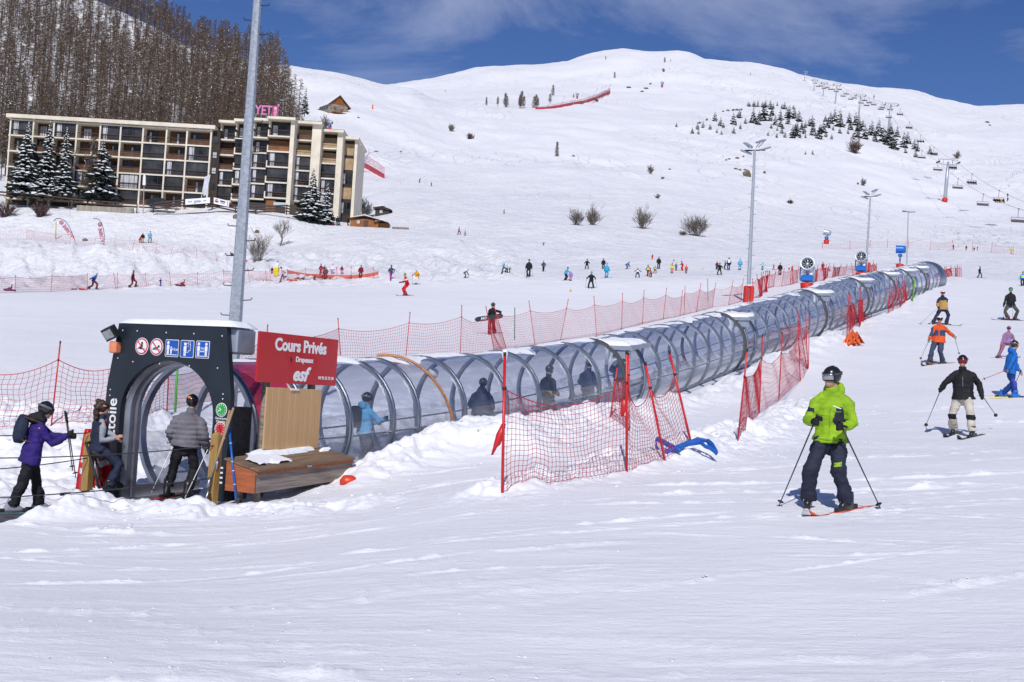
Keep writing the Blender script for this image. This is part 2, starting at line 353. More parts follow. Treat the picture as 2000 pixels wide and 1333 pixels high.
# ---------------------------------------------------------------- snow ground
def build_ground():
    na=760; a=np.linspace(-.6,.6,na)
    l=np.concatenate([np.linspace(math.log(2.3),math.log(12),170,endpoint=False),np.linspace(math.log(12),math.log(34),420,endpoint=False),np.linspace(math.log(34),math.log(130),240,endpoint=False),np.linspace(math.log(130),math.log(700),220,endpoint=False),np.linspace(math.log(700),math.log(2390),110)])
    Y=np.exp(l)[:,None]*np.ones(na)[None]; X=Y*a[None]; Z=ground(X,Y)
    nr=len(l); v=np.stack([X,Y,Z],-1).reshape(-1,3)
    idx=np.arange(nr*na).reshape(nr,na); q=np.stack([idx[:-1,:-1],idx[:-1,1:],idx[1:,1:],idx[1:,:-1]],-1).reshape(-1,4)
    # low skirt so that the snow also lies behind and beside the camera
    sk=[(-400,-300,-.45),(400,-300,-.45),(400,24,-.45),(-400,24,-.45)]; o=len(v); v=np.vstack([v,np.array(sk)]); q=np.vstack([q,[[o,o+1,o+2,o+3]]])
    me=bpy.data.meshes.new('snow_ground'); me.vertices.add(len(v)); me.vertices.foreach_set('co',v.ravel())
    me.loops.add(q.size); me.loops.foreach_set('vertex_index',q.ravel().astype(np.int32))
    me.polygons.add(len(q)); me.polygons.foreach_set('loop_start',np.arange(0,q.size,4,dtype=np.int32)); me.polygons.foreach_set('use_smooth',[True]*len(q))
    me.update(calc_edges=True); me.materials.append(snow_ground_mat())
    ob=bpy.data.objects.new('snow_ground',me); COL.objects.link(ob); ob['kind']='structure'; ob['label']='snow covered slopes and groomed piste'
build_ground()
def crumbs():
    r=np.random.RandomState(12); V=[];T=[]; o=0
    base=np.array([(-1,-1,-.6),(1,-1,-.7),(1,1,-.6),(-1,1,-.7),(-.7,-.8,.6),(.8,-.6,.7),(.7,.8,.5),(-.8,.7,.8)]); q=[(0,3,2,1),(4,5,6,7),(0,1,5,4),(1,2,6,5),(2,3,7,6),(3,0,4,7)]; tr=[(a,b,c) for f in q for a,b,c in ((f[0],f[1],f[2]),(f[0],f[2],f[3]))]; P=[]
    for A,B,w,h in BANKS:
        L_=math.dist(A[:2],B[:2])
        for i in range(int(26*L_)): t=r.rand(); P.append((A[0]+(B[0]-A[0])*t+r.randn()*w*1.3,A[1]+(B[1]-A[1])*t+r.randn()*w*1.3,.008+.028*r.rand()**3))
    for (ax,ay,d,R,l,h,w) in ARCS:
        for i in range(int(l*(16 if h>.02 else 2))): u=r.uniform(-l,l); v=u*u/(2*R)+r.randn()*w*1.5+w*.6; P.append((ax+u*math.cos(d)-v*math.sin(d),ay+u*math.sin(d)+v*math.cos(d),.004+.011*r.rand()**2))
    for i in range(420): y=r.uniform(7,24); P.append((r.uniform(-.45,.45)*y,y,.004+.008*r.rand()**3))
    P=np.array(P); P=P[P[:,1]>5]; Z=ground(P[:,0],P[:,1])
    for (x,y,s_),z in zip(P,Z):
        a=r.rand()*6.28; b=(base+r.randn(8,3)*.22)*s_*np.array([1.2,1,.5]); V.append(np.stack([b[:,0]*math.cos(a)-b[:,1]*math.sin(a)+x,b[:,0]*math.sin(a)+b[:,1]*math.cos(a)+y,b[:,2]+z+s_*.1],-1)); T.append(np.array(tr)+o); o+=8
    V=np.vstack(V);T=np.vstack(T).astype(np.int32); me=bpy.data.meshes.new('snow_crumbs'); me.vertices.add(len(V)); me.vertices.foreach_set('co',V.ravel()); me.loops.add(T.size); me.loops.foreach_set('vertex_index',T.ravel()); me.polygons.add(len(T)); me.polygons.foreach_set('loop_start',np.arange(0,T.size,3,dtype=np.int32)); me.update(calc_edges=True)
    me.materials.append(mat('loose_snow',(.80,.81,.85),.6,var=.03)); o_=bpy.data.objects.new('snow_crumbs',me); COL.objects.link(o_); o_['kind']='stuff'; o_['label']='loose crumbs of snow scattered on the piste'
crumbs()
# ---------------------------------------------------------------- sky, sun
SAZ=math.radians(5); SEL=math.radians(42)
w=bpy.data.worlds.new('World'); sc.world=w; w.use_nodes=True; nt=w.node_tree; L=nt.links; bg=nt.nodes['Background']
sky=nt.nodes.new('ShaderNodeTexSky'); sky.sky_type='NISHITA'; sky.sun_disc=False; sky.sun_elevation=SEL; sky.sun_rotation=math.pi+SAZ; sky.altitude=2000; sky.air_density=1.0; sky.dust_density=.3; sky.ozone_density=3.5
tc=nt.nodes.new('ShaderNodeTexCoord')
mp=nt.nodes.new('ShaderNodeMapping'); mp.inputs['Scale'].default_value=(1.0,1.6,3.2); mp.inputs['Rotation'].default_value=(0,.25,.2); L.new(tc.outputs['Generated'],mp.inputs[0])
n1=ngroup(nt,'ShaderNodeTexNoise',Scale=3.2,Detail=8.0,Roughness=.62,Distortion=.6); L.new(mp.outputs[0],n1.inputs['Vector'])
n2=ngroup(nt,'ShaderNodeTexNoise',Scale=1.7,Detail=3.0); L.new(mp.outputs[0],n2.inputs['Vector'])
mm=nt.nodes.new('ShaderNodeMath'); mm.operation='MULTIPLY'; L.new(n1.outputs['Fac'],mm.inputs[0]); L.new(n2.outputs['Fac'],mm.inputs[1])
mr=nt.nodes.new('ShaderNodeMapRange'); mr.inputs[1].default_value=.25; mr.inputs[2].default_value=.44; mr.inputs[3].default_value=0; mr.inputs[4].default_value=.60; L.new(mm.outputs[0],mr.inputs[0])
gm=nt.nodes.new('ShaderNodeHueSaturation'); gm.inputs['Saturation'].default_value=1.2; gm.inputs['Hue'].default_value=.516; gm.inputs['Value'].default_value=.72; L.new(sky.outputs[0],gm.inputs['Color'])
mx=nt.nodes.new('ShaderNodeMix'); mx.data_type='RGBA'; L.new(mr.outputs[0],mx.inputs['Factor']); L.new(gm.outputs[0],mx.inputs['A']); mx.inputs['B'].default_value=(5.2,5.6,7.2,1)
L.new(mx.outputs['Result'],bg.inputs['Color']); bg.inputs['Strength'].default_value=.11
sl=bpy.data.lights.new('sun','SUN'); so=bpy.data.objects.new('sun',sl); COL.objects.link(so); sl.energy=3.55; sl.angle=math.radians(.53); sl.color=(1,.97,.93)
sd=Vector((-math.sin(SAZ)*math.cos(SEL),-math.cos(SAZ)*math.cos(SEL),math.sin(SEL))); so.rotation_euler=sd.to_track_quat('Z','Y').to_euler(); so.location=(0,-20,40)
sc.view_settings.view_transform='Standard'; sc.view_settings.look='None'; sc.view_settings.exposure=0; sc.view_settings.gamma=1
sc.render.engine='CYCLES'; sc.cycles.transparent_max_bounces=24; sc.cycles.max_bounces=8; sc.cycles.use_denoising=True
# ================================================================ materials
RED=mat('red_plastic',(.55,.012,.018),.42,var=.12,scale=3)
ALU=mat('aluminium',(.40,.42,.46),.38,1.0,var=.08,scale=6)
GALV=mat('galvanised_steel',(.50,.53,.57),.45,.55,var=.14,scale=14,bump=.15,bscale=40)
DARK=mat('black_rubber',(.02,.02,.023),.7,var=.2)
NAVYP=mat('anthracite_panel',(.014,.02,.03),.38,var=.12,scale=2)
GREYP=mat('grey_sheet_metal',(.30,.34,.42),.45,.2,var=.08,scale=5)
WHITE=mat('white_paint',(.78,.78,.8),.5,var=.03)
SNOW=mat('fresh_snow',(.86,.87,.91),.6,var=.03,scale=9,bump=.5,bscale=14,spec=.25)
BLUES=mat('blue_sign',(.01,.09,.42),.4,var=.05)
REDS=mat('red_sign_paint',(.6,.02,.03),.4,var=.05)
GREENS=mat('green_dial',(.03,.36,.06),.45,var=.06)
BLK=mat('black_paint',(.012,.012,.014),.5,var=.1)
WOODL=mat('pine_planks',(.52,.31,.14),.7,var=.2,scale=3,stretch=(6,6,.6),c2=(.56,.36,.18),bump=.2,bscale=30)
WOODG=mat('weathered_wood',(.33,.28,.24),.8,scale=3,stretch=(.8,6,10),c2=(.10,.075,.06),bump=.4,bscale=12)
WOODO=mat('orange_stained_wood',(.48,.12,.03),.7,scale=2.5,stretch=(6,1,8),c2=(.22,.085,.045),bump=.3,bscale=8,rot=1.103)
WOODP=mat('yellow_wood_post',(.40,.24,.07),.75,scale=4,stretch=(6,6,.7),c2=(.28,.16,.05),bump=.3)
WOODH=mat('tool_handle',(.36,.24,.14),.7,scale=5)
def clear_mat(name,tint,haze,hcol=(.7,.73,.8),rough=.06):
    m,nt,b=new_mat(name); L=nt.links
    tr=nt.nodes.new('ShaderNodeBsdfTransparent'); tr.inputs[0].default_value=(*tint,1)
    gl=nt.nodes.new('ShaderNodeBsdfGlossy'); gl.inputs['Roughness'].default_value=rough; gl.inputs['Color'].default_value=(.9,.93,1,1)
    df=nt.nodes.new('ShaderNodeBsdfDiffuse'); df.inputs[0].default_value=(*hcol,1)
    tc=nt.nodes.new('ShaderNodeTexCoord'); n=ngroup(nt,'ShaderNodeTexNoise',Scale=1.6,Detail=6.0,Roughness=.7); L.new(tc.outputs['Object'],n.inputs['Vector'])
    mr=nt.nodes.new('ShaderNodeMapRange'); mr.inputs[1].default_value=.35; mr.inputs[2].default_value=.75; mr.inputs[3].default_value=haze*.3; mr.inputs[4].default_value=haze*1.9; L.new(n.outputs['Fac'],mr.inputs[0])
    m1=nt.nodes.new('ShaderNodeMixShader'); L.new(mr.outputs[0],m1.inputs[0]); L.new(tr.outputs[0],m1.inputs[1]); L.new(df.outputs[0],m1.inputs[2])
    ge=nt.nodes.new('ShaderNodeNewGeometry'); dp=nt.nodes.new('ShaderNodeVectorMath'); dp.operation='DOT_PRODUCT'; L.new(ge.outputs['Normal'],dp.inputs[0]); L.new(ge.outputs['Incoming'],dp.inputs[1])
    def mth(op,a,b_):
        n_=nt.nodes.new('ShaderNodeMath'); n_.operation=op
        for i,q in enumerate((a,b_)):
            if q is None: continue
            if isinstance(q,float): n_.inputs[i].default_value=q
            else: L.new(q,n_.inputs[i])
        return n_.outputs[0]
    fr=mth('ADD',mth('MULTIPLY',mth('POWER',mth('SUBTRACT',1.0,mth('ABSOLUTE',dp.outputs['Value'],None)),3.2),.85),.03)
    m2=nt.nodes.new('ShaderNodeMixShader'); L.new(fr,m2.inputs[0]); L.new(m1.outputs[0],m2.inputs[1]); L.new(gl.outputs[0],m2.inputs[2])
    L.new(m2.outputs[0],nt.nodes['Material Output'].inputs['Surface']); MC[name]=m; return m
GLU=clear_mat('tinted_glazing',(.83,.85,.90),.06)
GLL=clear_mat('hazy_glazing',(.76,.78,.81),.34)
GLR=clear_mat('red_glazing',(.75,.05,.10),.45,(.55,.05,.09))
# ---------------------------------------------------------------- text as mesh
def text_geo(body,size,bold=0.,shear=0.,align='CENTER',extrude=.004,sx=1.):
    c=bpy.data.curves.new('t','FONT'); c.body=body; c.size=size; c.offset=bold*size; c.shear=shear; c.align_x=align; c.align_y='CENTER'; c.extrude=extrude; c.resolution_u=3
    o=bpy.data.objects.new('t',c); me=evaluated_mesh(o)
    v=[Vector((p.co.x*sx,p.co.y,p.co.z)) for p in me.vertices]; f=[tuple(q.vertices) for q in me.polygons]
    bpy.data.objects.remove(o); bpy.data.curves.remove(c); bpy.data.meshes.remove(me); return v,f
class Face:     # 2-d drawing on a plane: x right, z up, front towards -y ; layers stack outwards
    def __init__(s,M): s.M=M; s.k=0.; s.mb=MB(M)
    def poly(s,pts,mi,lift):
        n=len(pts); y=-lift; s.mb.add([(x,y,z) for x,z in pts]+[(x,y+.003,z) for x,z in pts],[tuple(range(n))]+[((i+1)%n,i,n+i,n+(i+1)%n) for i in range(n)],mi)
    def disc(s,cx,cz,r,mi,lift,n=28,rz=None): s.poly([(cx+r*math.cos(2*math.pi*i/n),cz+(rz or r)*math.sin(2*math.pi*i/n)) for i in range(n)],mi,lift)
    def rect(s,cx,cz,w,h,mi,lift,rot=0.):
        c,q=math.cos(rot),math.sin(rot); s.poly([(cx+a*c-b*q,cz+a*q+b*c) for a,b in ((-w/2,-h/2),(w/2,-h/2),(w/2,h/2),(-w/2,h/2))],mi,lift)
    def rrect(s,cx,cz,w,h,r,mi,lift):
        P=[]
        for qx,qz,a0 in ((1,1,0),(-1,1,90),(-1,-1,180),(1,-1,270)):
            for a in (0,30,60,90): t=math.radians(a0+a); P.append((cx+qx*(w/2-r)+r*math.cos(t),cz+qz*(h/2-r)+r*math.sin(t)))
        s.poly(P,mi,lift)
    def text(s,body,cx,cz,size,mi,lift,bold=.012,shear=0.,rot=0.,align='CENTER',sx=1.):
        v,f=text_geo(body,size,bold,shear,align,.002,sx); c,q=math.cos(rot),math.sin(rot)
        s.mb.add([(cx+p.x*c-p.y*q,-lift-p.z,cz+p.x*q+p.y*c) for p in v],f,mi)
# ================================================================ conveyor tunnel
TW,TH=1.22,2.4
def arch(phi,w=TW,h=TH):      # horseshoe: the sides tuck in below half height
    t=math.pi/2+(phi-math.pi/2)*1.54; return (w+.04)*math.cos(t),1.12+(h-1.12)*math.sin(t)
def apt(s,phi,off=0.):
    v,h=arch(phi,TW+off,TH+off); return tpt(s,v,tfloor(s)+h)
RIBS=[.9,2.3,3.76,5.31,6.29,8.31,10.39,12.2,14.2,16.1,18.05,19.7,21,22.7,24.4,26,27.5,28.95,30.45,32.0]
DOORS=[(18.05,19.7),(30.45,32.0)]
s0=32.0
for d in (44.4,54.8,63.6,70.3,76.0,83.2):
    n=max(1,round((d-s0)/1.7)); RIBS+= [s0+(d-s0)*i/n for i in range(1,n+1)]; 
    if d<83: RIBS.append(d+1.6); DOORS.append((d,d+1.6)); s0=d+1.6
tun=thing('conveyor_tunnel',tpt(0,0,tfloor(0)),'long clear vaulted tunnel over the ski school conveyor belt, climbing the slope','tunnel lift')
PH=np.linspace(0,math.pi,29)
def rib_mb(s,w=.06,t=.055,m=None):
    mb=MB(); prof=[(-w,-.02),(-w,t),(-w*.4,t),(-w*.4,t*.7),(w*.4,t*.7),(w*.4,t),(w,t),(w,-.02)]; n=len(prof); vs=[]
    for ph in PH:
        for a,b in prof: vs.append(apt(s+a,ph,b))
    fs=[(i*n+j,i*n+(j+1)%n,(i+1)*n+(j+1)%n,(i+1)*n+j) for i in range(len(PH)-1) for j in range(n)]
    return mb.add(vs,fs)
dset={a for a,b in DOORS}
for s in RIBS:
    o=rib_mb(s,(.07 if s in dset else .072) if s<33 else (.055 if s in dset else .04),.06 if s in dset else .055).build('rib',mat('dark_grey_seal',(.07,.075,.08),.6,var=.15) if s in dset else ALU,tun); smooth_angle(o,35)
for a,b in zip(RIBS[:-1],RIBS[1:]):
    mb=MB(); PP=np.linspace(0.0,math.pi,31); ss=(a+.06,b-.06); vs=[apt(s,ph,.01) for s in ss for ph in PP]; n=len(PP)
    hs=[arch(p)[1] for p in PP]
    for i in range(n-1): 
        lo=(hs[i]+hs[i+1])/2<1.0
        mb.mi.append(2 if (a<2 and not lo and i<n//2) else (1 if lo else 0)); mb.f.append((i,i+1,n+i+1,n+i))
    mb.v+= [tuple(p) for p in vs]; o=mb.build('glazing_panel',[GLU,GLL,GLR],tun,smooth=True)
# rails, door frames, hoods, belt
for h,vv,r in ((1.0,1.27,.016),(.9,-.75,.02)):
    P=[tpt(s,vv,tfloor(s)+h) for s in np.arange(1,83.5,1.5)]; MB().tube(P,r,6).build('side_rail',ALU,tun,True)
mb=MB()
for v0,v1,z0,z1 in ((-.5,.5,.0,.03),):
    S=np.concatenate([np.arange(-9,1,.8),np.arange(1,84,2.)]); vs=[];fs=[]
    for s in S:
        for v,z in ((v0,z0),(v0,z1),(v1,z1),(v1,z0)): vs.append(tpt(s,v,tfloor(s)+z))
    for i in range(len(S)-1):
        for j in range(4): fs.append((i*4+j,i*4+(j+1)%4,i*4+4+(j+1)%4,i*4+4+j))
    mb.add(vs,fs)
BELT=mat('conveyor_belt',(.10,.10,.115),.75,var=.3,scale=5,bump=.3,bscale=50); mb.build('belt',BELT,tun)
for a,b in DOORS:
    m=(a+b)/2; d=MB()
    for ph0 in (0,):
        for s in (a+.2,b-.15):
            d.tube([apt(s,p,.05) for p in np.linspace(.25,1.15,10)],.035,6)
        for p in (.5,1.12): d.tube([apt(a+.2,p,.05),apt(b-.15,p,.05)],.03,6)
    d.build('door_frame',ALU,tun,True)
    M=frame(tpt(m,0,tfloor(m)),TU.tolist()+[.13],(-TV).tolist()+[0])
    h=MB(M); L=(b-a)-.05
    h.prism([(-L/2,2.12),(L/2,2.12),(L/2,2.24),(-L/2,2.24)],-1.42,-.6); h.prism([(-L/2+.05,1.86),(-L/2+.13,1.86),(-L/2+.13,2.1),(-L/2+.05,2.1)],-1.35,-.8)
    h.build('door_hood',GREYP,tun)
    k=MB(M)
    rr=np.random.RandomState(int(a)); nx,ny=14,9; vs=[];fs=[]
    for i in range(nx):
        for j in range(ny):
            x=-L/2+L*i/(nx-1); y=-1.28+1.2*j/(ny-1)+.05*rr.randn()*(j==0); e=min(i,nx-1-i,j,ny-1-j); zz=2.245+(.0 if e==0 else .10+.04*rr.rand())+max(0,(y+.55))*.12
            vs.append((x,y,zz))
    for i in range(nx-1):
        for j in range(ny-1): fs.append((i*ny+j,(i+1)*ny+j,(i+1)*ny+j+1,i*ny+j+1))
    k.add(vs,fs); k.build('snow_cap',SNOW,tun,True)
# snow lying along the crown
S=np.arange(1.2,83,.22); nj=9; vs=[];fs=[]
wl=.12+.34*np.clip(fbm(S*.35,S*0+3,3,8)+.35,0,1); wr=.03+.42*np.clip(fbm(S*.55,S*0+9,3,12)+.12,0,1)
th=.012+.11*np.clip(fbm(S*.5,S*0,4,15)+.15,0,1)
for i,s in enumerate(S):
    for j in range(nj):
        t=j/(nj-1); ph=math.pi/2+(-wr[i]+(wr[i]+wl[i])*t); e=math.sin(math.pi*t)**.6 if 0<t<1 else 0
        vs.append(apt(s,ph,.012+th[i]*e+.012*rs.randn()*(e>0)))
for i in range(len(S)-1):
    for j in range(nj-1): fs.append((i*nj+j,(i+1)*nj+j,(i+1)*nj+j+1,i*nj+j+1))
MB().add(vs,fs).build('snow_crest',SNOW,tun,True)
# far mouth: flared metal ring
mb=MB(); vs=[];fs=[]
for k_,(s,of) in enumerate(((83.0,.02),(83.6,.10),(84.6,.14),(85.6,.16))):
    for ph in PH: vs.append(apt(s,ph,of))
n=len(PH)
for k_ in range(3):
    for i in range(n-1): fs.append((k_*n+i,k_*n+i+1,(k_+1)*n+i+1,(k_+1)*n+i))
mb.add(vs,fs).build('exit_ring',ALU,tun,True)
# loudspeaker under the crown
mb=MB(); mb.tube([tpt(8.6,.25,tfloor(8.6)+2.05),tpt(8.45,.3,tfloor(8.6)+2.03)],[.10,.13],14); mb.build('loudspeaker',WHITE,tun,True)
# orange hose draped over
P=[]
for t in np.linspace(0,1,26): P.append(apt(6.75+1.2*t,math.pi*.52-t*1.5,.08+.015*math.sin(t*9)))
e=P[-1]; P.append((e[0]+.1,e[1]+.02,e[2]-.35))
o=MB().tube(P,.032,8,rnd=True).build('hose',mat('orange_hose',(.46,.20,.08),.55,var=.15),None,True); tag(o,'orange hose draped over the clear tunnel roof down to the snow','hose')
# ================================================================ entry gate
PB=tpt(-.15,.20,tfloor(0)-.1); GM=frame(PB,TV.tolist()+[0],TU.tolist()+[0])
gate=thing('entry_gate',PB,'black panelled entry gate of the conveyor lift with five pictograms, snow on its roof','gate')
A=[(1.02*math.cos(t),1.58+.92*math.sin(t)) for t in np.linspace(0,math.pi,33)]
outer=[(-1.36,.0),(-1.36,1.98),(-1.18,3.1),(1.18,3.1),(1.36,1.98),(1.35,0)]
def gate_panel(y0,y1):
    mb=MB(GM); vs=[];fs=[]
    inner=[(1.02,0)]+A+[(-1.02,0)]
    # outer points matched to inner ones
    def om(p,i,n):
        t=i/(n-1)
        if i==0: return (1.35,0)
        if i==n-1: return (-1.35,0)
        a=(i-1)/(n-3)
        path=[(1.36,1.6),(1.36,1.98),(1.18,3.1),(-1.18,3.1),(-1.36,1.98),(-1.36,1.6)]; Ls=[math.dist(path[k],path[k+1]) for k in range(5)]; d=a*sum(Ls)
        for k in range(5):
            if d<=Ls[k]+1e-9: u=d/Ls[k]; return (path[k][0]+(path[k+1][0]-path[k][0])*u,path[k][1]+(path[k+1][1]-path[k][1])*u)
            d-=Ls[k]
        return path[-1]
    n=len(inner); O=[om(p,i,n) for i,p in enumerate(inner)]
    # snap corners exactly
    for c in ((1.36,1.98),(1.18,3.1),(-1.18,3.1),(-1.36,1.98)):
        k=min(range(1,n-1),key=lambda i:math.dist(O[i],c)); O[k]=c
    for y in (y0,y1): vs+=[(x,y,z) for x,z in inner]+[(x,y,z) for x,z in O]
    for i in range(n-1):
        fs+=[(i,n+i,n+i+1,i+1),(2*n+i,2*n+i+1,3*n+i+1,3*n+i),(i,i+1,2*n+i+1,2*n+i),(n+i+1,n+i,3*n+i,3*n+i+1)]
    fs+=[(0,2*n,3*n,n),(n-1,2*n-1,4*n-1,3*n-1)]
    return mb.add(vs,fs)
gate_panel(0,.10).build('front_panel',NAVYP,gate)
for v in (-1,1): MB(GM).box((v*1.22,.36,.9),(.22,.5,1.8)).build('side_housing',mat('dark_metal',(.05,.055,.065),.4,.6,var=.2),gate)
MB(GM).rbox((.2,.36,2.88),(2.24,.5,.42),.03).build('roof_housing',GREYP,gate)
o=MB(GM); vs=[]
for k,(y,of) in enumerate(((.14,.02),(.2,-.06),(.32,-.05),(.34,-.09),(.40,-.09),(.42,-.05),(.48,-.04))):
    for t in np.linspace(0,math.pi,25): vs.append(((1.03+of)*math.cos(t),y,1.58+(.94+of)*math.sin(t)))
    vs.append((-(1.03+of),y,.05)); vs.insert(len(vs)-26,((1.03+of),y,.05))
n=27; fs=[(k*n+i,k*n+i+1,(k+1)*n+i+1,(k+1)*n+i) for k in range(6) for i in range(n-1)]
o.add(vs,fs); smooth_angle(o.build('inner_arch',ALU,gate),35)
for x_,y_,l_ in ((-1.02,1.1,2.0),(1.02,1.3,1.6)): MB(GM).box((x_,y_,.17),(.10,l_,.30)).build('sill_plate',ALU,gate)
# snow on the roof
vs=[];fs=[];nx,ny=18,8
for i in range(nx):
    for j in range(ny):
        x=-1.17+2.5*i/(nx-1); y=-.02+.66*j/(ny-1); e=min(i,nx-1-i,j,ny-1-j); vs.append((x,y,3.105+(.0 if e==0 else (.07 if e==1 else .085)+.012*rs.rand()+.03*i/nx)))
for i in range(nx-1):
    for j in range(ny-1): fs.append((i*ny+j,(i+1)*ny+j,(i+1)*ny+j+1,i*ny+j+1))
MB(GM).add(vs,fs).build('snow_cap',SNOW,gate,True)
# floodlight + orange lamp on the corner
fl=MB(GM); R=Matrix.Rotation(.5,3,'X')@Matrix.Rotation(-.35,3,'Y'); fl.box((-1.22,-.14,2.92),(.29,.10,.22),R); f=fl.build('floodlight',BLK,gate)
g=MB(GM); g.box(Vector((-1.22,-.14,2.92))+R@Vector((0,-.065,0)),(.22,.010,.15),R); g.build('lens',mat('lamp_glass',(.35,.37,.4),.2,var=.2),f)
MB(GM).rbox((-1.19,-.05,2.68),(.17,.14,.2),.02).build('warning_lamp',mat('orange_lens',(.8,.26,.13),.35,var=.08),gate)
# pictograms
PM=[WHITE,REDS,BLK,BLUES,GREENS]
def stick(F_,x,z,h,mi,l):   # simple standing figure
    F_.disc(x,z+h*.87,h*.12,mi,l,12); F_.rrect(x,z+h*.52,h*.26,h*.40,h*.08,mi,l); F_.rect(x-h*.055,z+h*.17,h*.09,h*.34,mi,l); F_.rect(x+h*.055,z+h*.17,h*.09,h*.34,mi,l)
def sign_disc(x,z,kind):
    f=Face(GM); r=.135
    f.disc(x,z,r+.012,0,.006); f.disc(x,z,r,1,.010); f.disc(x,z,r*.84,0,.014)
    if kind==0:
        f.rect(x,z-.045,.17,.008,2,.018); f.disc(x+.01,z+.055,.022,2,.018,12); f.poly([(x-.01,z+.035),(x+.03,z+.03),(x+.025,z-.04),(x-.035,z-.04)],2,.018); f.rect(x-.045,z-.02,.05,.016,2,.018,.6)
    else:
        f.rect(x,z-.045,.17,.008,2,.018); f.disc(x+.055,z+.01,.022,2,.018,12); f.poly([(x-.07,z-.035),(x+.04,z-.03),(x+.045,z+.0),(x-.06,z-.015)],2,.018); f.rect(x+.02,z-.03,.07,.012,2,.018,-.5)
    f.rect(x,z,.25,.018,1,.022,-math.pi/4)
    return f
for x,k in ((-.62,0),(-.29,1)): sign_disc(x,2.72,k).mb.build('prohibition_sign',PM,gate)
for x,k in ((.05,0),(.38,1),(.71,2)):
    f=Face(GM); z=2.71; f.rrect(x,z,.29,.29,.02,0,.006); f.rrect(x,z,.27,.27,.016,3,.010)
    if k==0:
        stick(f,x-.08,z-.10,.22,0,.014); stick(f,x-.01,z-.10,.13,0,.014); f.text('<1m',x+.075,z-.02,.075,0,.014); f.rect(x,z-.11,.24,.012,0,.014)
    elif k==1:
        for q in (2,1): 
            F2=q*.028; f.disc(x-.02+F2*1.2,z+.045+F2,.026,0,.012+.002*(2-q),12); f.disc(x-.02+F2*1.2,z+.045+F2,.019,3,.014+.002*(2-q),12); f.rrect(x-.02+F2*1.2,z-.03+F2,.06,.12,.02,0,.012+.002*(2-q)); f.rrect(x-.02+F2*1.2,z-.03+F2,.044,.10,.015,3,.014+.002*(2-q))
        stick(f,x-.035,z-.12,.23,0,.020)
    else:
        stick(f,x-.08,z-.10,.22,0,.014); stick(f,x+.08,z-.10,.22,0,.014); f.text('1m',x,z+.02,.06,0,.014)
        f.rect(x,z-.03,.06,.012,0,.014); f.poly([(x-.045,z-.03),(x-.02,z-.05),(x-.02,z-.01)],0,.014); f.poly([(x+.045,z-.03),(x+.02,z-.01),(x+.02,z-.05)],0,.014); f.rect(x,z-.11,.24,.012,0,.014)
    f.mb.build('information_sign',PM,gate)
f=Face(GM); f.text('Etoile',-1.19,1.46,.30,0,.006,.016,0,math.pi/2)
for x,z in ((-1.08,2.98),(-.75,2.98),(-.1,2.97),(.5,2.97),(1.1,2.95),(-1.15,2.5),(-.8,2.45),(-.2,2.44),(.45,2.43),(1.05,2.42),(1.2,2.0),(1.2,1.92),(-1.27,1.95),(-1.27,1.85)): f.disc(x,z,.012,0,.006,8)
for z,c,a1,a2 in ((1.74,4,2.5,3.5),(1.43,1,2.0,5.2)):
    f.disc(1.19,z,.115,0,.006); f.disc(1.19,z,.103,c,.010)
    for i in range(12): t=i*math.pi/6; f.rect(1.19+.083*math.cos(t),z+.083*math.sin(t),.024,.008,0 if c==4 else 0,.014,t)
    for a,l in ((a1,.05),(a2,.075)): f.rect(1.19+l/2*math.cos(a),z+l/2*math.sin(a),l,.014,0 if c==4 else 2,.014,a)
for z,t in ((1.60,'Ouverture'),(1.55,'Opening'),(1.29,'Fermeture'),(1.24,'Closing')): f.text(t,1.19,z,.055,0,.006,.01)
for i,z in enumerate((.80,.72,.64,.56)):
    f.rect(1.09,z,.06,.03,0,.006); f.rect(1.27,z,.07,.03,0,.006)
f.mb.build('lettering',PM,gate)
# ================================================================ private lesson sign
SB=np.array([-4.13,20.0,0]); SMx=frame((SB[0],SB[1],0),TU.tolist()+[0],(-TV).tolist()+[0])
base=np.array([SB[0]+TU[0],SB[1]+TU[1],gz(SB[0]+TU[0],SB[1]+TU[1])])
sg=thing('lesson_sign',base,'red private ski lesson sign on two posts above a pine board','sign')
R4=Matrix.Translation((0,0,1.83))
glossr,nt_,b_=new_mat('glossy_red_board'); b_.inputs['Base Color'].default_value=(.46,.008,.016,1); b_.inputs['Roughness'].default_value=.13
_tc=nt_.nodes.new('ShaderNodeTexCoord'); _n=ngroup(nt_,'ShaderNodeTexNoise',Scale=1.5,Detail=2.0); nt_.links.new(_tc.outputs['Object'],_n.inputs['Vector']); _b=ngroup(nt_,'ShaderNodeBump',Strength=.25,Distance=.05); nt_.links.new(_n.outputs['Fac'],_b.inputs['Height']); nt_.links.new(_b.outputs[0],b_.inputs['Normal'])
MB(SMx).rbox((1.125,0,2.245),(2.25,.035,.83),.008).build('board',glossr,sg)
f=Face(SMx@Matrix.Translation((0,-.0175,0)))
f.text('Cours Privés',1.16,2.465,.285,0,.004,.034,sx=.98)
f.text('Drapeaux',1.27,2.245,.125,0,.004,.026)
f.text('esf',1.16,1.99,.33,0,.004,.036,.32,sx=1.1)
f.text('04 92 55 72 78',1.93,1.955,.075,0,.004,.014)
f.disc(.90,2.255,.032,2,.004,14); f.poly([(.872,2.24),(.90,2.185),(.928,2.24)],2,.004); f.disc(.90,2.258,.013,1,.008,10)
f.mb.build('lettering',[WHITE,REDS,BLK],sg)
for x in (.42,1.68):
    p=SMx@Vector((x,.10,0)); g0=gz(p.x,p.y); MB().tube([(p.x,p.y,g0-.3),(p.x,p.y,2.2)],.07,10).build('post',WOODG,sg,True)
pl=MB(SMx)
for i in range(10): pl.rbox((.30+.154*i+.077,-.0,1.24),(.149,.03+.004*(i%3),1.03-.006*(i%2)),.004)
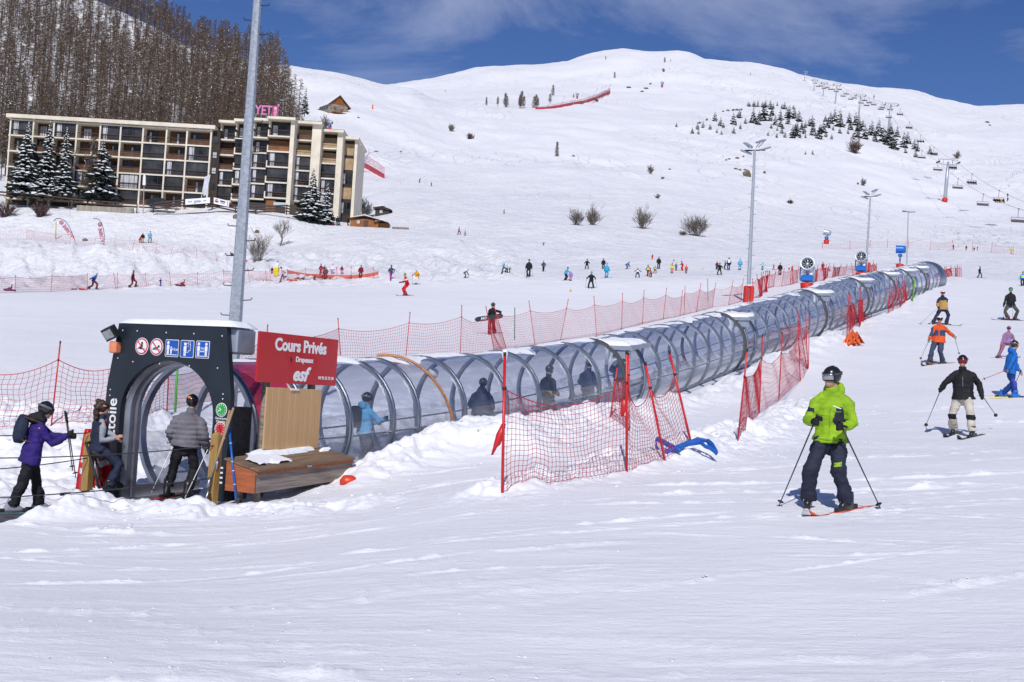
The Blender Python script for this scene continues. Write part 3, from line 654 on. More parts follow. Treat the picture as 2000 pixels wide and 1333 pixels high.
pl.build('pine_board',WOODL,sg); MB(SMx).box((1.03,-.03,1.735),(.22,.02,.03)).build('bracket',WHITE,sg)
# ================================================================ wooden chest
CP=np.array([-3.86,19.2]); tilt=math.atan(.05)
cx=Vector((TU[0],TU[1],math.tan(tilt))).normalized(); CM=frame((CP[0],CP[1],.10),cx,(-TV).tolist()+[0])
ch=thing('wooden_chest',(CP[0]+.6,CP[1]+1.2,gz(CP[0]+.6,CP[1]+1.2)),'long weathered wooden chest with orange end and snow on its hinged lid','chest')
CL=2.65
o=MB(CM); o.prism([(0,0),(CL,0),(CL,.34),(0,.34)],0,.03); 
o.prism([(0.03,0),(CL-.03,0),(CL-.03,.46),(.03,.46)],.55,.58); o.box((CL/2,.29,.015),(CL-.06,.5,.03))
o.build('body',mat('weathered_chest_wood',(.34,.29,.25),.8,scale=2.2,stretch=(.5,7,9),c2=(.13,.10,.085),bump=.4,bscale=8,rot=1.103),ch)
e=MB(CM)
for x in (-.012,CL-.018): e.add([(x,.0,.0),(x,.58,.0),(x,.58,.46),(x,.0,.34),(x+.03,.0,.0),(x+.03,.58,.0),(x+.03,.58,.46),(x+.03,.0,.34)],[(0,3,2,1),(4,5,6,7),(0,1,5,4),(1,2,6,5),(2,3,7,6),(3,0,4,7)])
e.box((CL/2,-.012,.315),(CL,.024,.06)); e.build('end_panel',WOODO,ch)
an=math.atan2(.12,.58); Rl=Matrix.Rotation(an,3,'X')
lid=MB(CM)
for i in range(2): lid.box((CL*(.25+.5*i),.28,.425),(CL*.5-.012+.06*(i==0),.70,.03),Rl)
lb=lid.build('lid',mat('grey_brown_lid',(.26,.17,.10),.8,scale=2.5,stretch=(.5,6,6),c2=(.11,.075,.05),bump=.3,rot=1.103),ch)
h_=MB(CM); h_.box((1.35,-.03,.335),(.14,.012,.05)); h_.box((1.28,-.035,.36),(.05,.02,.03)); h_.build('latch',ALU,ch)
l_=MB(CM)
for x in (.25,2.3): l_.box((x,.15,-.12),(.08,.08,.25)); l_.box((x,.5,-.12),(.08,.08,.25))
l_.build('foot',WOODG,ch)
sn=MB(CM); rr=np.random.RandomState(3)
def blob_sheet(mb,x0,x1,y0,y1,nx,ny,zf,h,seed,edge=.35):
    r=np.random.RandomState(seed); vs=[];fs=[]
    X,Y=np.meshgrid(np.linspace(0,1,nx),np.linspace(0,1,ny),indexing='ij')
    d=1-np.maximum(np.abs(X*2-1),np.abs(Y*2-1)); nz=fbm(X*3+seed,Y*3,3,seed)
    hh=np.clip((d*2.2+nz*edge*2.2),-.05,1)**.6*h if False else np.where((d*1.6+nz*edge*3)>.12,h*np.clip((d*1.6+nz*edge*3-.12)*2,0,1)**.5,-.03)
    for i in range(nx):
        for j in range(ny): x=x0+(x1-x0)*X[i,j]; y=y0+(y1-y0)*Y[i,j]; vs.append((x,y,zf(x,y)+hh[i,j]))
    for i in range(nx-1):
        for j in range(ny-1): fs.append((i*ny+j,(i+1)*ny+j,(i+1)*ny+j+1,i*ny+j+1))
    mb.add(vs,fs)
zl=lambda x,y:.443+(y-.28)*math.tan(an)
blob_sheet(sn,.2,1.2,.10,.5,34,18,zl,.035,4,.6); blob_sheet(sn,.5,2.55,.40,.68,46,12,zl,.06,9,.7); sn.build('snow_patch',SNOW,ch,True)
# snow covered drainage drum under the chest
o=MB(); q=hit(505,962); o.tube([(q[0]-.05,q[1]+.1,q[2]+.02),(q[0]+.35,q[1]+.35,q[2]+.05)],.16,14,rnd=True); o=o.build('plastic_drum',mat('pale_blue_plastic',(.22,.34,.42),.4,var=.1),None,True); tag(o,'pale blue plastic drum lying half buried under the wooden chest','drum')
# red sled half buried
q=hit(682,940); sl_=MB(frame((q[0],q[1],q[2]-.02),(.9,.3,.1),(-.3,.9,0)))
sl_.loft([((-.30,0,.02),.12,.05),((-.15,0,.10),.20,.09),((.05,0,.12),.22,.09),((.3,0,.05),.15,.05)] if False else [((0,0,-.03),.17,.12),((-.01,0,.05),.16,.11),((-.03,.01,.11),.09,.07),((-.05,.02,.12),.05,.04)],16)
o=sl_.build('sled',mat('red_orange_plastic',(.62,.05,.02),.4,var=.1),None,True); tag(o,'red orange plastic sled half buried in snow beside the chest','sled')
q=hit(712,905)
o=MB(frame((q[0],q[1],q[2]+.02),(1,.2,0),(-.2,1,0))).loft([((0,0,-.05),.10,.06),((0,0,.06),.11,.07),((0,0,.09),.05,.03)],12).build('glove',RED,None,True) if False else None
# ================================================================ tools and posts at the gate
def px_stick(name,x0,y0,D0,x1,y1,D1,r,m,label,cat,n=8,**k):
    a=unp(x0,y0,D0);b=unp(x1,y1,D1); o=MB().tube([a,b],r,n,**k).build(name,m,None,True); return tag(o,label,cat)
def wpost(xb,yb,xt,yt,D,w,label):
    a=unp(xb,yb,D);b=unp(xt,yt,D); a[2]-=.25; t=thing('rope_post',a,label,'post','wooden rope posts at the conveyor entry')
    d=Vector(b-a); z=d.normalized(); M=frame(a,Vector((.92,-.39,0)),Vector((.39,.92,0))); M=Matrix.Translation(a)@z.to_track_quat('Z','Y').to_matrix().to_4x4()@Matrix.Rotation(.4,4,'Z'); L_=d.length
    mb=MB(M); mb.loft([((0,0,0),w,w),((0,0,L_-.05),w,w),((0,0,L_),w*.45,w*.45)],4,p=2.0); mb.build('post',WOODP,t); return t
wpost(413,975,425,845,19.4,.095,'yellow wooden rope post with pointed top beside the gate'); wpost(169,962,177,846,20.6,.095,'yellow wooden rope post behind the woman leaning on a stool')
ROPE=mat('dark_rope',(.03,.03,.035),.8)
def rope(x0,y0,D0,x1,y1,D1,lab,sag=.06):
    a=unp(x0,y0,D0);b=unp(x1,y1,D1); P=[a+(b-a)*t-np.array([0,0,sag*4*t*(1-t)]) for t in np.linspace(0,1,14)]
    o=MB().tube(P,.009,5).build('rope',ROPE,None,True); tag(o,lab,'rope','ropes guiding the conveyor queue')
rope(419,871,19.35,-90,895,17.0,'upper rope strung from yellow post past the purple skier'); rope(417,934,19.35,-90,976,17.0,'lower rope strung from yellow post past the purple skier',.05)
rope(172,846,20.5,-60,851,18.6,'upper rope strung behind the purple skier to far post',.02); rope(171,895,20.5,-60,920,18.6,'lower rope strung behind the purple skier to far post',.03)
px_stick('tool_handle',452,800,19.6,404,956,19.2,.022,WOODH,'long wooden shovel handle leaning against the gate','shovel') if False else None
def tool(x0,y0,D0,x1,y1,D1,label,blade):
    a=unp(x0,y0,D0);b=unp(x1,y1,D1); t=thing('shovel',b,label,'shovel'); MB().tube([a,b],.02,8).build('handle',WOODH,t,True)
    d=Vector(b-a).normalized(); M=Matrix.Translation(b)@d.to_track_quat('Z','Y').to_matrix().to_4x4()
    mb=MB(M)
    if blade: mb.tube([(0,0,-.1),(0,0,.08)],.028,8); mb.loft([((0,0,.06),.05,.02),((0,.02,.14),.13,.02),((0,.03,.38),.12,.015)],10,p=3)
    else: mb.tube([(0,0,-.08),(0,0,.1)],.027,8)
    mb.build('blade',ALU,t,True)
tool(456,797,19.5,407,945,19.25,'wooden handled metal shovel leaning on the yellow post','b')
tool(449,802,19.55,424,905,19.35,'second wooden handle leaning behind the shovel','')
a=unp(447,830,19.6); b=unp(461,976,19.2); t=thing('marker_pole',b,'thin blue pole leaning against the gate beside the chest','pole'); MB().tube([a,b],.019,8).build('shaft',mat('blue_pole',(.01,.10,.42),.4,var=.1),t,True)
mb=MB(); 
for k in (.25,.5,.62,.8): c=a+(b-a)*k; mb.tube([c,c+(b-a)*.008],.021,8)
mb.build('band',WHITE,t)
# red cloths hung on the back post
rc=thing('red_banner',unp(190,955,20.9),'red cloths with white bars hung over the wooden post','banner')
for (x0,x1,yt,yb,D,sd_) in ((148,186,838,955,20.75,1),(186,222,812,948,20.95,2)):
    nx,ny=9,12; vs=[];fs=[];mi=[]
    for j in range(ny):
        v=j/(ny-1)
        for i in range(nx):
            u=i/(nx-1); xc=(x0+x1)/2+ (6 if sd_==1 else -4)*(1-v); hw=(x1-x0)/2*(.35+.65*v**.7)
            vs.append(unp(xc+(u-.5)*2*hw,yt+(yb-yt)*v+4*math.sin(u*6)*v,D+.09*math.sin(u*9+sd_)*(.4+v)))
    for j in range(ny-1):
        for i in range(nx-1): fs.append((j*nx+i,j*nx+i+1,(j+1)*nx+i+1,(j+1)*nx+i)); mi.append(1 if (5<=j<=5 and 1<=i<=5) or (j==7 and 1<=i<=6) else 0)
    mb=MB(); mb.v=[tuple(p) for p in vs]; mb.f=fs; mb.mi=mi; o=mb.build('cloth',[RED,WHITE],rc,True); sm=o.modifiers.new('thickness','SOLIDIFY'); sm.thickness=.012
# folding stool under the woman
st=thing('folding_stool',unp(205,955,20.45),'black folding stool the woman with vest leans on','stool')
P=lambda x,y,D:unp(x,y,D)
MB().tube([P(184,885,20.3),P(196,893,20.35),P(207,893,20.5)],.05,8,rnd=True).build('seat',DARK,st,True)
for q in (((168,866,20.3),(186,926,20.3),(194,957,20.25)),((178,864,20.55),(190,910,20.5),(199,950,20.55))): MB().tube([P(*k) for k in q],.022,8).build('leg',DARK,st,True)
MB().tube([P(168,866,20.3),P(178,864,20.55)],.024,8).build('crossbar',DARK,st,True)
# dark plank beside the belt
o=MB().tube([unp(118,966,19.6),unp(205,958,20.0)],.05,6,ell=(.5,1.2)).build('edge_board',DARK,None); tag(o,'dark board lying along the edge of the conveyor belt','board')
# ================================================================ safety nets
NETR=mat('red_netting',(.50,.015,.03),.7,var=.15,scale=2); NETP=mat('faded_pink_netting',(.62,.16,.20),.7,var=.15,scale=2)
POLER=mat('red_net_pole',(.60,.012,.015),.38,var=.12,scale=3); GREENP=mat('green_pole',(.10,.42,.03),.45,var=.1)
def wires(mb,lines,r):
    for P in lines:
        P=[Vector(p) for p in P]; n=len(P); o=len(mb.v)
        for i,p in enumerate(P):
            t=(P[min(i+1,n-1)]-P[max(i-1,0)]); t=t.normalized() if t.length>1e-9 else Vector((1,0,0))
            a=t.cross(Vector((.3,1,.2))).normalized(); b=t.cross(a)
            for k in (0,2.0944,4.18879): mb.v.append(tuple(p+a*(r*math.cos(k))+b*(r*math.sin(k))))
        for i in range(n-1):
            for j in range(3): q=(j+1)%3; mb.f.append((o+i*3+j,o+i*3+q,o+i*3+3+q,o+i*3+3+j)); mb.mi.append(0)
def net_span(mb,B0,T0,B1,T1,cell,r,sag,rnd,edge=2.2):
    B0,T0,B1,T1=[np.array(q,float) for q in (B0,T0,B1,T1)]
    L_=np.linalg.norm(B1-B0); H_=np.linalg.norm(T0-B0); nu=max(2,int(round(L_/cell))); nv=max(2,int(round(H_/cell)))
    nrm=np.array([-(B1-B0)[1],(B1-B0)[0],0]); nrm=nrm/(np.linalg.norm(nrm)+1e-9)
    ph=rnd.rand(4)*6; G=np.zeros((nu+1,nv+1,3))
    for i in range(nu+1):
        u=i/nu; b=B0*(1-u)+B1*u; t=T0*(1-u)+T1*u; b[2]=max(b[2],gz(b[0],b[1])+.0)+.02; t[2]-=sag*4*u*(1-u)
        for j in range(nv+1):
            v=j/nv; G[i,j]=b*(1-v)+t*v+nrm*(.022*math.sin(u*3.14)*math.sin(v*5+u*7+ph[0])+.008*math.sin(u*17+v*9+ph[1])); 
            G[i,j]+=(B1-B0)/L_*cell*.25*math.sin(v*11+u*5+ph[2])*math.sin(math.pi*u); G[i,j,2]+=cell*.2*math.sin(u*13+ph[3])*math.sin(math.pi*v)
    wires(mb,[G[:,j] for j in range(1,nv)],r); wires(mb,[G[i] for i in range(nu+1)],r); wires(mb,[G[:,nv]],r*edge); wires(mb,[G[:,0]],r*1.3)
def net_fence(label,poles,cell=.10,r=.0055,pr=.016,frac=.78,sag=.13,gaps=(),netmat=None,Ds=None,group='red safety net fences',nonet=False,pm=None,dark=True,bury=.25,seed=1):
    rnd=np.random.RandomState(abs(seed*31+int(poles[0][0]))); BT=[]
    for k,(xt,yt,xb,yb) in enumerate(poles):
        b=hit(xb,yb) if not Ds else unp(xb,yb,Ds[k]); D=b[1]+(.25*rnd.randn() if not Ds else 0); t=unp(xt,yt,max(D,1)); BT.append((np.array(b),t))
    t=thing('safety_net_fence',BT[0][0],label,'net fence',group)
    for b,tp in BT:
        d=(tp-b)/np.linalg.norm(tp-b); mb=MB(); L_=np.linalg.norm(tp-b)
        mb.tube([b-d*bury,tp],pr,8,mi=0); 
        if dark: mb.tube([tp-d*.05,tp+d*.01],pr*1.08,8,mi=1); mb.tube([b+d*(L_*frac-.02),b+d*(L_*frac+.02)],pr*1.35,8,mi=1)
        mb.build('pole',[pm or POLER,BLK],t,True)
    if not nonet:
        mb=MB()
        for i in range(len(BT)-1):
            if i in gaps: continue
            (b0,t0),(b1,t1)=BT[i],BT[i+1]; fr=frac+.03*rnd.randn()*.5
            net_span(mb,b0,b0+(t0-b0)*frac,b1,b1+(t1-b1)*frac,cell,r,sag*(.7+.5*rnd.rand()),rnd)
        mb.build('net',netmat or NETR,t)
    return t
net_fence('sagging red net between thick poles in front of the tunnel beside the blue strap frame',[(986,690,981,962),(1224,686,1224,921),(1260,708,1298,899),(1307,686,1349,862)],.092,.0038,.021,.74,.30,seed=3)
net_fence('short red net bunched between two thin poles at the first tunnel door',[(1206,714,1192,815),(1228,690,1229,842)],.07,.0045,.016,.72,.1,seed=4)
net_fence('red net along the right foot of the tunnel bank, behind the trampled snow',[(1460,682,1441,860),(1489,655,1483,808),(1528,650,1521,783),(1559,627,1563,745),(1573,603,1578,722)],.16,.0036,.017,.70,.20,seed=5)
net_fence('red net running back toward the tunnel behind the fence by the green skier',[(1501,619,1490,677),(1556,600,1577,722),(1581,613,1579,720)],.16,.0038,.016,.72,.14,seed=6)
net_fence('bunched red net with many leaning poles above the orange cloths',[(1655,597,1654,660),(1657.5,572,1660,648),(1660,575,1668,637),(1675.6,569,1676.6,630),(1680.5,563,1678.5,640),(1687,563,1689,625),(1696.6,560,1702.4,619.5)],.18,.005,.02,.74,.14,seed=7)
net_fence('red net with crowded poles and a green pole beside the upper tunnel',[(1724,553,1717.5,587),(1737.6,558,1734.5,611.6),(1746,555,1744.5,606),(1751,545,1758,601),(1762,551,1759.5,598),(1767,541,1768,590),(1772,549,1779,583),(1781.5,537,1790,571),(1789,535,1797,568)],.2,.006,.022,.76,.12,gaps=(0,),seed=8)
net_fence('dense clump of red net poles just below the tunnel mouth',[(1808,529,1809,560),(1811,528,1812,557),(1816.6,527,1815,553)],.16,.011,.028,.8,.05,seed=9)
net_fence('red net fence beyond the upper mouth of the tunnel',[(1826,535,1825.4,549),(1833,522,1839.5,547),(1845,522,1845,546),(1848,521,1847,543),(1857,519,1860,539.5),(1865.4,519.6,1866,540),(1870,518,1870,541),(1873.6,521,1873.6,541),(1877,521.5,1878,541)],.2,.012,.03,.78,.08,seed=10)
BACK=[(-60,690,-75,838),(118,667,100,832),(225,690,214,822),(330,713,326,803),(430,672,423,782),(523,635,513,752),(660,622,667,714),(801,610,792,705),(902,597,899,697),(949,599,966,691),(965,598,989,681),(1033,588,1045,675),(1110,585,1095,665),(1160,579,1165,656),(1216,573,1214,644),(1258,567,1255,634),(1302,563,1295,625),(1333,568,1328,618),(1338,560,1336,616),(1369,554,1360,610),(1398,553,1391,601),(1432,548,1422,597),(1452,545,1447,590)]
net_fence('long red net fence behind the tunnel from the gate to the first grey lamp post',BACK,.12,.0048,.017,.78,.20,seed=11)
o=px_stick('marker_pole',347,708,28.5,342,806,28.5,.03,GREENP,'bright green pole standing behind the gate, seen through its arch','pole')
net_fence('tangle of red net poles beside the padded lamp post',[(1470,545,1470,584),(1478,536,1484,582),(1487,533,1489,578),(1491,531,1487,574),(1495,530,1499,571),(1500,530,1494,566),(1503,529,1496,570)],.12,.010,.024,.8,.08,seed=12)
net_fence('red net with leaning poles running behind the snow cannons',[(1504,530,1500,564),(1516,526,1511,561),(1532,524,1526,560),(1546,522,1543,557),(1549,520,1547,556),(1560,520,1557,553),(1590,520,1588,553),(1597,519,1596,550),(1606,514,1609,549),(1614,517,1612,546),(1620,515,1616,543),(1629,516,1625,543),(1643,516,1637,540),(1655,516,1650,538),(1663,514,1666,540),(1678,514,1678,537),(1700,513,1700,535),(1706,510,1708,532),(1712,514,1712,530)],.16,.009,.022,.8,.10,seed=13)
net_fence('pale pink net behind the sledding lane below the snow bank',[(-40,540,-42,574),(30.5,538,29.4,572),(101.5,536,99.8,570.6),(171,533.5,170.5,565.7),(222,534,226,564.5),(229.5,533.5,229,564),(283.6,533,286,560.6),(330.7,530.7,333.5,558.6),(386,532,385.7,556),(436,527,438,553.5),(483.5,524,487.4,550.5),(519,528,521,550),(527,526.5,528.5,549),(561,525,561.5,549)],.2,.0075,.022,.9,.12,netmat=NETP,seed=14)
net_fence('pink net behind the group waiting at the end of the sledding lane',[(561,525,561.5,549),(596.6,523.5,597,547.5),(630,523,630,546.5),(657.5,522,658,546),(686,520.5,686,545),(709,522,709,543),(728.6,521.4,730.4,544.5),(738.5,528,738.5,543)],.2,.0075,.022,.9,.12,netmat=NETP,seed=15)
net_fence('faded net on thin poles along the terrace above the bank by the feather flags',[(-40,450,-42,470),(52,447,52,468),(140,456,136,477),(188,464,184,478),(225,464,222,482),(264,469,258,489),(306,475,303.6,495.6),(338,482,334,496.5),(384,488,384,505),(420,492,424,512)],.4,.0055,.018,.9,.15,netmat=NETP,dark=False,seed=16)
net_fence('line of tall thin red poles with faint net across the far upper slope',[(1607,473,1606,486),(1660,470,1660,486),(1700,469,1699,484),(1734,467,1733,485),(1775,469,1774,485),(1818.6,470,1817,488),(1860.5,469,1860,489),(1900,470,1899,491),(1938,473.5,1936,493),(1979.5,479,1979,497.6),(2030,482,2030,500)],.9,.008,.035,.75,.15,netmat=NETP,dark=False,seed=17)
# nets lying as bands on the hill
def band(name,label,pts,h,m,cat,extra=None,masts=(),hmul=1.):
    B=[hit(*p) for p in pts]; t=thing(name,B[0],label,cat); mb=MB(); hs=h if isinstance(h,(list,tuple)) else [h]*len(B)
    T=[unp(p[0],p[1]-hh,b[1]) for p,hh,b in zip(pts,hs,B)]
    n=len(B); vs=[tuple(b-np.array([0,0,.1])) for b in B]+[tuple(q) for q in T]; mb.add(vs,[(i,i+1,n+i+1,n+i) for i in range(n-1)]); o=mb.build('net_band',m,t); md=o.modifiers.new('t','SOLIDIFY'); md.thickness=.04
    if extra:
        mb=MB()
        for i in range(n-1): net_span(mb,T[i],T[i]+(T[i]-B[i])*extra,T[i+1],T[i+1]+(T[i+1]-B[i+1])*extra,.8,.03,.2,np.random.RandomState(i))
        mb.build('net',NETP,t)
    for (x0,y0,x1,y1) in masts:
        b=hit(x0,y0); MB().tube([b,unp(x1,y1,b[1])],.13,6).build('mast',GALV,t,True)
    return t
BANDR=mat('red_band_net',(.55,.06,.09),.7,var=.15,scale=.6); ORB=mat('orange_band',(.75,.17,.10),.7,var=.1,scale=1)
band('safety_band','red band net dropping down the slope beside the apartment block',[(693,318),(706,325),(722,334),(738,343),(751,349)],[10,10,10,10,8],BANDR,'net fence',1.6)
band('safety_band','curved red band net held by slanting masts below the larch group on the mountain',[(1046,214),(1070,213),(1090,211),(1115,207),(1140,203),(1165,195),(1180,188),(1192,184)],[3,4,5,6,6,6,6,7],BANDR,'net fence',.7,((1066,212,1076,200),(1095,209,1103,187),(1119,206,1127,188),(1141,202,1152,187),(1153,199,1168,172),(1165,195,1178,169),(1173,190,1185,167),(1180,187,1193,165)))
band('barrier_band','orange barrier band stretched along the sledding lane with people behind it',[(561,534),(580,538.5),(600,541.5),(650,543.5),(690,544),(715,542),(738.5,537)],[6,6.5,6.5,6,6,6.5,6],ORB,'barrier')
# red pads / flags on the front net
q0=unp(983,832,17.8); t=thing('red_pennant',q0,'red rolled pennant hanging from the first pole of the front net','pennant')
mb=MB(); pts=[(984,832),(975,850),(968,872),(961,890)]
mb.loft([(unp(984,828,17.75),.03,.03),(unp(977,848,17.72),.055,.03),(unp(971,868,17.7),.05,.025),(unp(967,874,17.7),.03,.015),(unp(961,889,17.7),.015,.01)],8); mb.build('cloth',RED,t,True)
t=thing('pole_cap',unp(985.5,697,17.8),'white plastic wrap tied round the top of the first net pole','wrap'); mb=MB(); mb.loft([(unp(985.5,704,17.8),.030,.030),(unp(986,694,17.8),.045,.04),(unp(986.5,686,17.8),.04,.035),(unp(987,683,17.8),.03,.02)],9); mb.build('wrap',WHITE,t,True)
t=thing('red_pad',unp(1219,800,21.2),'small red pad hanging on the thick pole with white letters','pad'); MB().rbox(unp(1219,797,21.15),(.12,.06,.30),.02).build('pad',RED,t,True)
pp=unp(1224,800,21.0); M=frame(pp,(1,0,-.05),(0,1,0),(.05,0,1)); f=Face(M@Matrix.Translation((0,-.03,0)))
for i,c in enumerate('SPM'): f.text(c,0,.11-.10*i,.085,0,.002,.012)
o=f.mb.build('lettering',[WHITE],t)
# blue strap frame
BLT=mat('blue_strap',(.008,.10,.42),.5,var=.12,scale=8); t=thing('blue_frame',hit(1340,878),'blue folded strap frame lying in the snow under the end of the front net','frame')
mb=MB()
for pts,w in (([(1285,858),(1300,866),(1318,876),(1326,880)],.075),([(1300,884),(1318,877),(1345,866),(1367,863)],.085),([(1349,864),(1362,858),(1378,861)],.06),([(1367,863),(1377,872),(1388,876),(1398,884)],.06),([(1383,863),(1391,870),(1399,884)],.085),([(1281,861),(1282,872),(1290,884),(1302,886)],.06)):
    D=hit(1342,880)[1]-.04; mb.tube([unp(x,y,D-(y-870)*.012) for x,y in pts],w*.62,8,ell=(1,.4),rnd=True)
mb.build('strap',BLT,t,True)
# orange cloth bundle
t=thing('orange_cloths',hit(1666,670),'orange cloth flags bundled round the foot of the net poles','flags'); OC=mat('orange_cloth',(.72,.13,.03),.7,var=.15,scale=5)
for (x,w,h,sd) in ((1656,14,22,1),(1664,16,28,2),(1675,16,24,3)):
    b=hit(x+0,673-3*(sd==1)); D=b[1]; nx,ny=11,9; vs=[];fs=[];mi=[]
    for j in range(ny):
        v=j/(ny-1)
        for i in range(nx):
            u=i/(nx-1)-.5; vs.append(unp(x+u*w*(.18+.95*v)*1.6+3*(1-v)*(1 if sd==1 else -1 if sd==3 else 0),673-h*(1-v)-2*math.sin(u*5),D+.35*math.sin(u*16+sd)*(.3+v)*.5-.3*v))
    for j in range(ny-1):
        for i in range(nx-1): fs.append((j*nx+i,j*nx+i+1,(j+1)*nx+i+1,(j+1)*nx+i)); mi.append(1 if (j,i) in ((5,2),(6,7),(4,6)) else 0)
    mb=MB(); mb.v=[tuple(p) for p in vs];mb.f=fs;mb.mi=mi; o=mb.build('cloth',[OC,BLK],t,True); o.modifiers.new('t','SOLIDIFY').thickness=.015
# slim marker poles and a cone
px_stick('marker_pole',1005.5,601,57,1005,664,57,.022,mat('dull_green_pole',(.10,.2,.12),.5),'thin dull green pole on the piste beyond the snowboarder','pole')
px_stick('marker_pole',1382,545,82,1383,588,82,.02,MC['dull_green_pole'],'thin dull green pole on the piste near the padded lamp post','pole')
b=hit(1782,588); px_stick('marker_pole',1787,546,b[1],1782,588,b[1],.05,GREENP,'bright green pole among the crowded red net poles','pole')
b=hit(109,469); px_stick('marker_pole',109.5,433,b[1]+1,108.5,470,b[1]+1,.09,mat('yellow_pole',(.62,.5,.03),.45,c2=(.5,.4,.02)),'yellow and black marker pole in front of the drooping feather flag','pole')
def cone(x,y,h,lab):
    b=hit(x,y); H=h*b[1]/F; t=thing('piste_cone',b,lab,'cone'); mb=MB(); mb.box((b[0],b[1],b[2]+.02),(H*.8,H*.8,.05)); mb.loft([((b[0],b[1],b[2]+.04),H*.33,H*.33),((b[0],b[1],b[2]+H),H*.06,H*.06)],10); mb.build('cone',mat('yellow_plastic',(.75,.42,.02),.5),t,True)
cone(1114.5,570,6,'small yellow cone on the piste near the skier in black'); cone(1373,526,3,'tiny yellow cone on the far piste left of the padded lamp post')
# ================================================================ people
SKIN=mat('skin',(.50,.27,.19),.55,var=.06,scale=20); HAIRB=mat('brown_hair',(.05,.025,.013),.6,var=.4,scale=30)
def cloth(name,c,rough=.75): return mat('cloth_'+name,c,rough,var=.13,scale=5,bump=.25,bscale=28,spec=.3)
CB=dict(lime=(.27,.46,.016),black=(.012,.012,.016),navy=(.018,.025,.055),navyp=(.02,.024,.045),beige=(.55,.50,.43),orange=(.72,.10,.02),slate=(.045,.06,.11),tan=(.46,.27,.09),grey=(.17,.16,.19),dgrey=(.07,.07,.065),blue=(.01,.14,.50),dblue=(.012,.045,.22),violet=(.05,.06,.38),purple=(.03,.014,.16),maroon=(.16,.012,.025),red=(.60,.015,.03),yellow=(.75,.60,.03),mustard=(.65,.30,.02),white=(.75,.75,.77),pink=(.62,.06,.24),mauve=(.26,.13,.19),cyan=(.03,.36,.58),sky=(.12,.40,.66),teal=(.10,.20,.22),lilac=(.32,.2,.5),neon=(.5,.8,.05),cream=(.55,.47,.40),greym=(.30,.32,.36),green=(.12,.42,.03),brown=(.12,.06,.03),magenta=(.42,.03,.30),hotpink=(.75,.05,.16),khaki=(.30,.26,.17))
def C(n): return cloth(n,CB[n])
HELM=lambda n:mat('helmet_'+n,CB[n],.25,var=.04,spec=.5,coat=.4)
LENS=mat('goggle_lens',(.42,.43,.46),.12,.8,var=.05); LENSR=mat('red_goggle_lens',(.30,.03,.02),.12,.5,var=.05); LENSY=mat('amber_goggle_lens',(.8,.5,.02),.12,.5,var=.05); LENSG=mat('green_goggle_lens',(.1,.6,.15),.12,.5,var=.05)
BOOTD=mat('ski_boot_black',(.02,.02,.022),.35,var=.2); SKIB=mat('ski_black',(.03,.03,.035),.35,var=.3,scale=3)
def remesh(mb,name,mats,parent,vox,it=4,wr=0.,colfn=None,rseed=0,fac=.5,off=None,quilt=0):
    me=mb.mesh('m',mats,True); o=bpy.data.objects.new('m',me)
    r=o.modifiers.new('r','REMESH'); r.mode='VOXEL'; r.voxel_size=vox
    if it: q=o.modifiers.new('s','SMOOTH'); q.iterations=it; q.factor=fac
    m2=evaluated_mesh(o)
    bpy.data.objects.remove(o); bpy.data.meshes.remove(me)
    n=len(m2.vertices); v=np.zeros(n*3); m2.vertices.foreach_get('co',v); v=v.reshape(-1,3)
    if wr:
        nn=np.zeros(n*3); m2.vertices.foreach_get('normal',nn); nn=nn.reshape(-1,3)
        x,y,z=v[:,0],v[:,1],v[:,2]; d=fbm(x*5+y*4+rseed,z*9+y*3+rseed,3,21,.6)+.8*np.abs(fbm(x*7-y*6+rseed*2,z*16,3,44)); d=d-.2
        if quilt: d=d*.4+.9*(np.abs(np.sin(z*math.pi/quilt))**.6-.5)
        v=v+nn*(d*wr)[:,None]
    if colfn is not None:
        pc=np.zeros(len(m2.polygons)*3); m2.polygons.foreach_get('center',pc); pc=pc.reshape(-1,3); pn=np.zeros(len(m2.polygons)*3); m2.polygons.foreach_get('normal',pn); pn=pn.reshape(-1,3)
        mi=colfn(pc,pn).astype(np.int32)
    v=v-np.asarray(off if off is not None else parent_loc(parent)); m2.vertices.foreach_set('co',v.ravel())
    m2.materials.clear()
    for m in mats: m2.materials.append(m)
    if colfn is not None: m2.polygons.foreach_set('material_index',mi)
    else: m2.polygons.foreach_set('material_index',np.zeros(len(m2.polygons),np.int32))
    m2.polygons.foreach_set('use_smooth',[True]*len(m2.polygons)); m2.update(); m2.name=name
    ob=bpy.data.objects.new(name,m2); COL.objects.link(ob); ob.parent=parent; return ob
def ik(a,b,l1,l2,pole):
    a,b,pole=Vector(a),Vector(b),Vector(pole); d=b-a; L_=d.length; mx=(l1+l2)*.999
    if L_>mx: l1,l2=l1*L_/mx,l2*L_/mx
    c=(l1*l1-l2*l2+L_*L_)/(2*L_); h=math.sqrt(max(l1*l1-c*c,0)); u=d/L_; p=pole-u*pole.dot(u)
    p=p.normalized() if p.length>1e-5 else Vector((0,0,1)); return a+u*c+p*h
def axes(fwd_ang,az):   # body frame from view relative facing (deg, 0 away, 90 facing picture-left)
    t=-az+math.radians(fwd_ang); f=Vector((-math.sin(t),math.cos(t),0)); r=Vector((math.cos(t),math.sin(t),0)); return r,f
class Person: pass
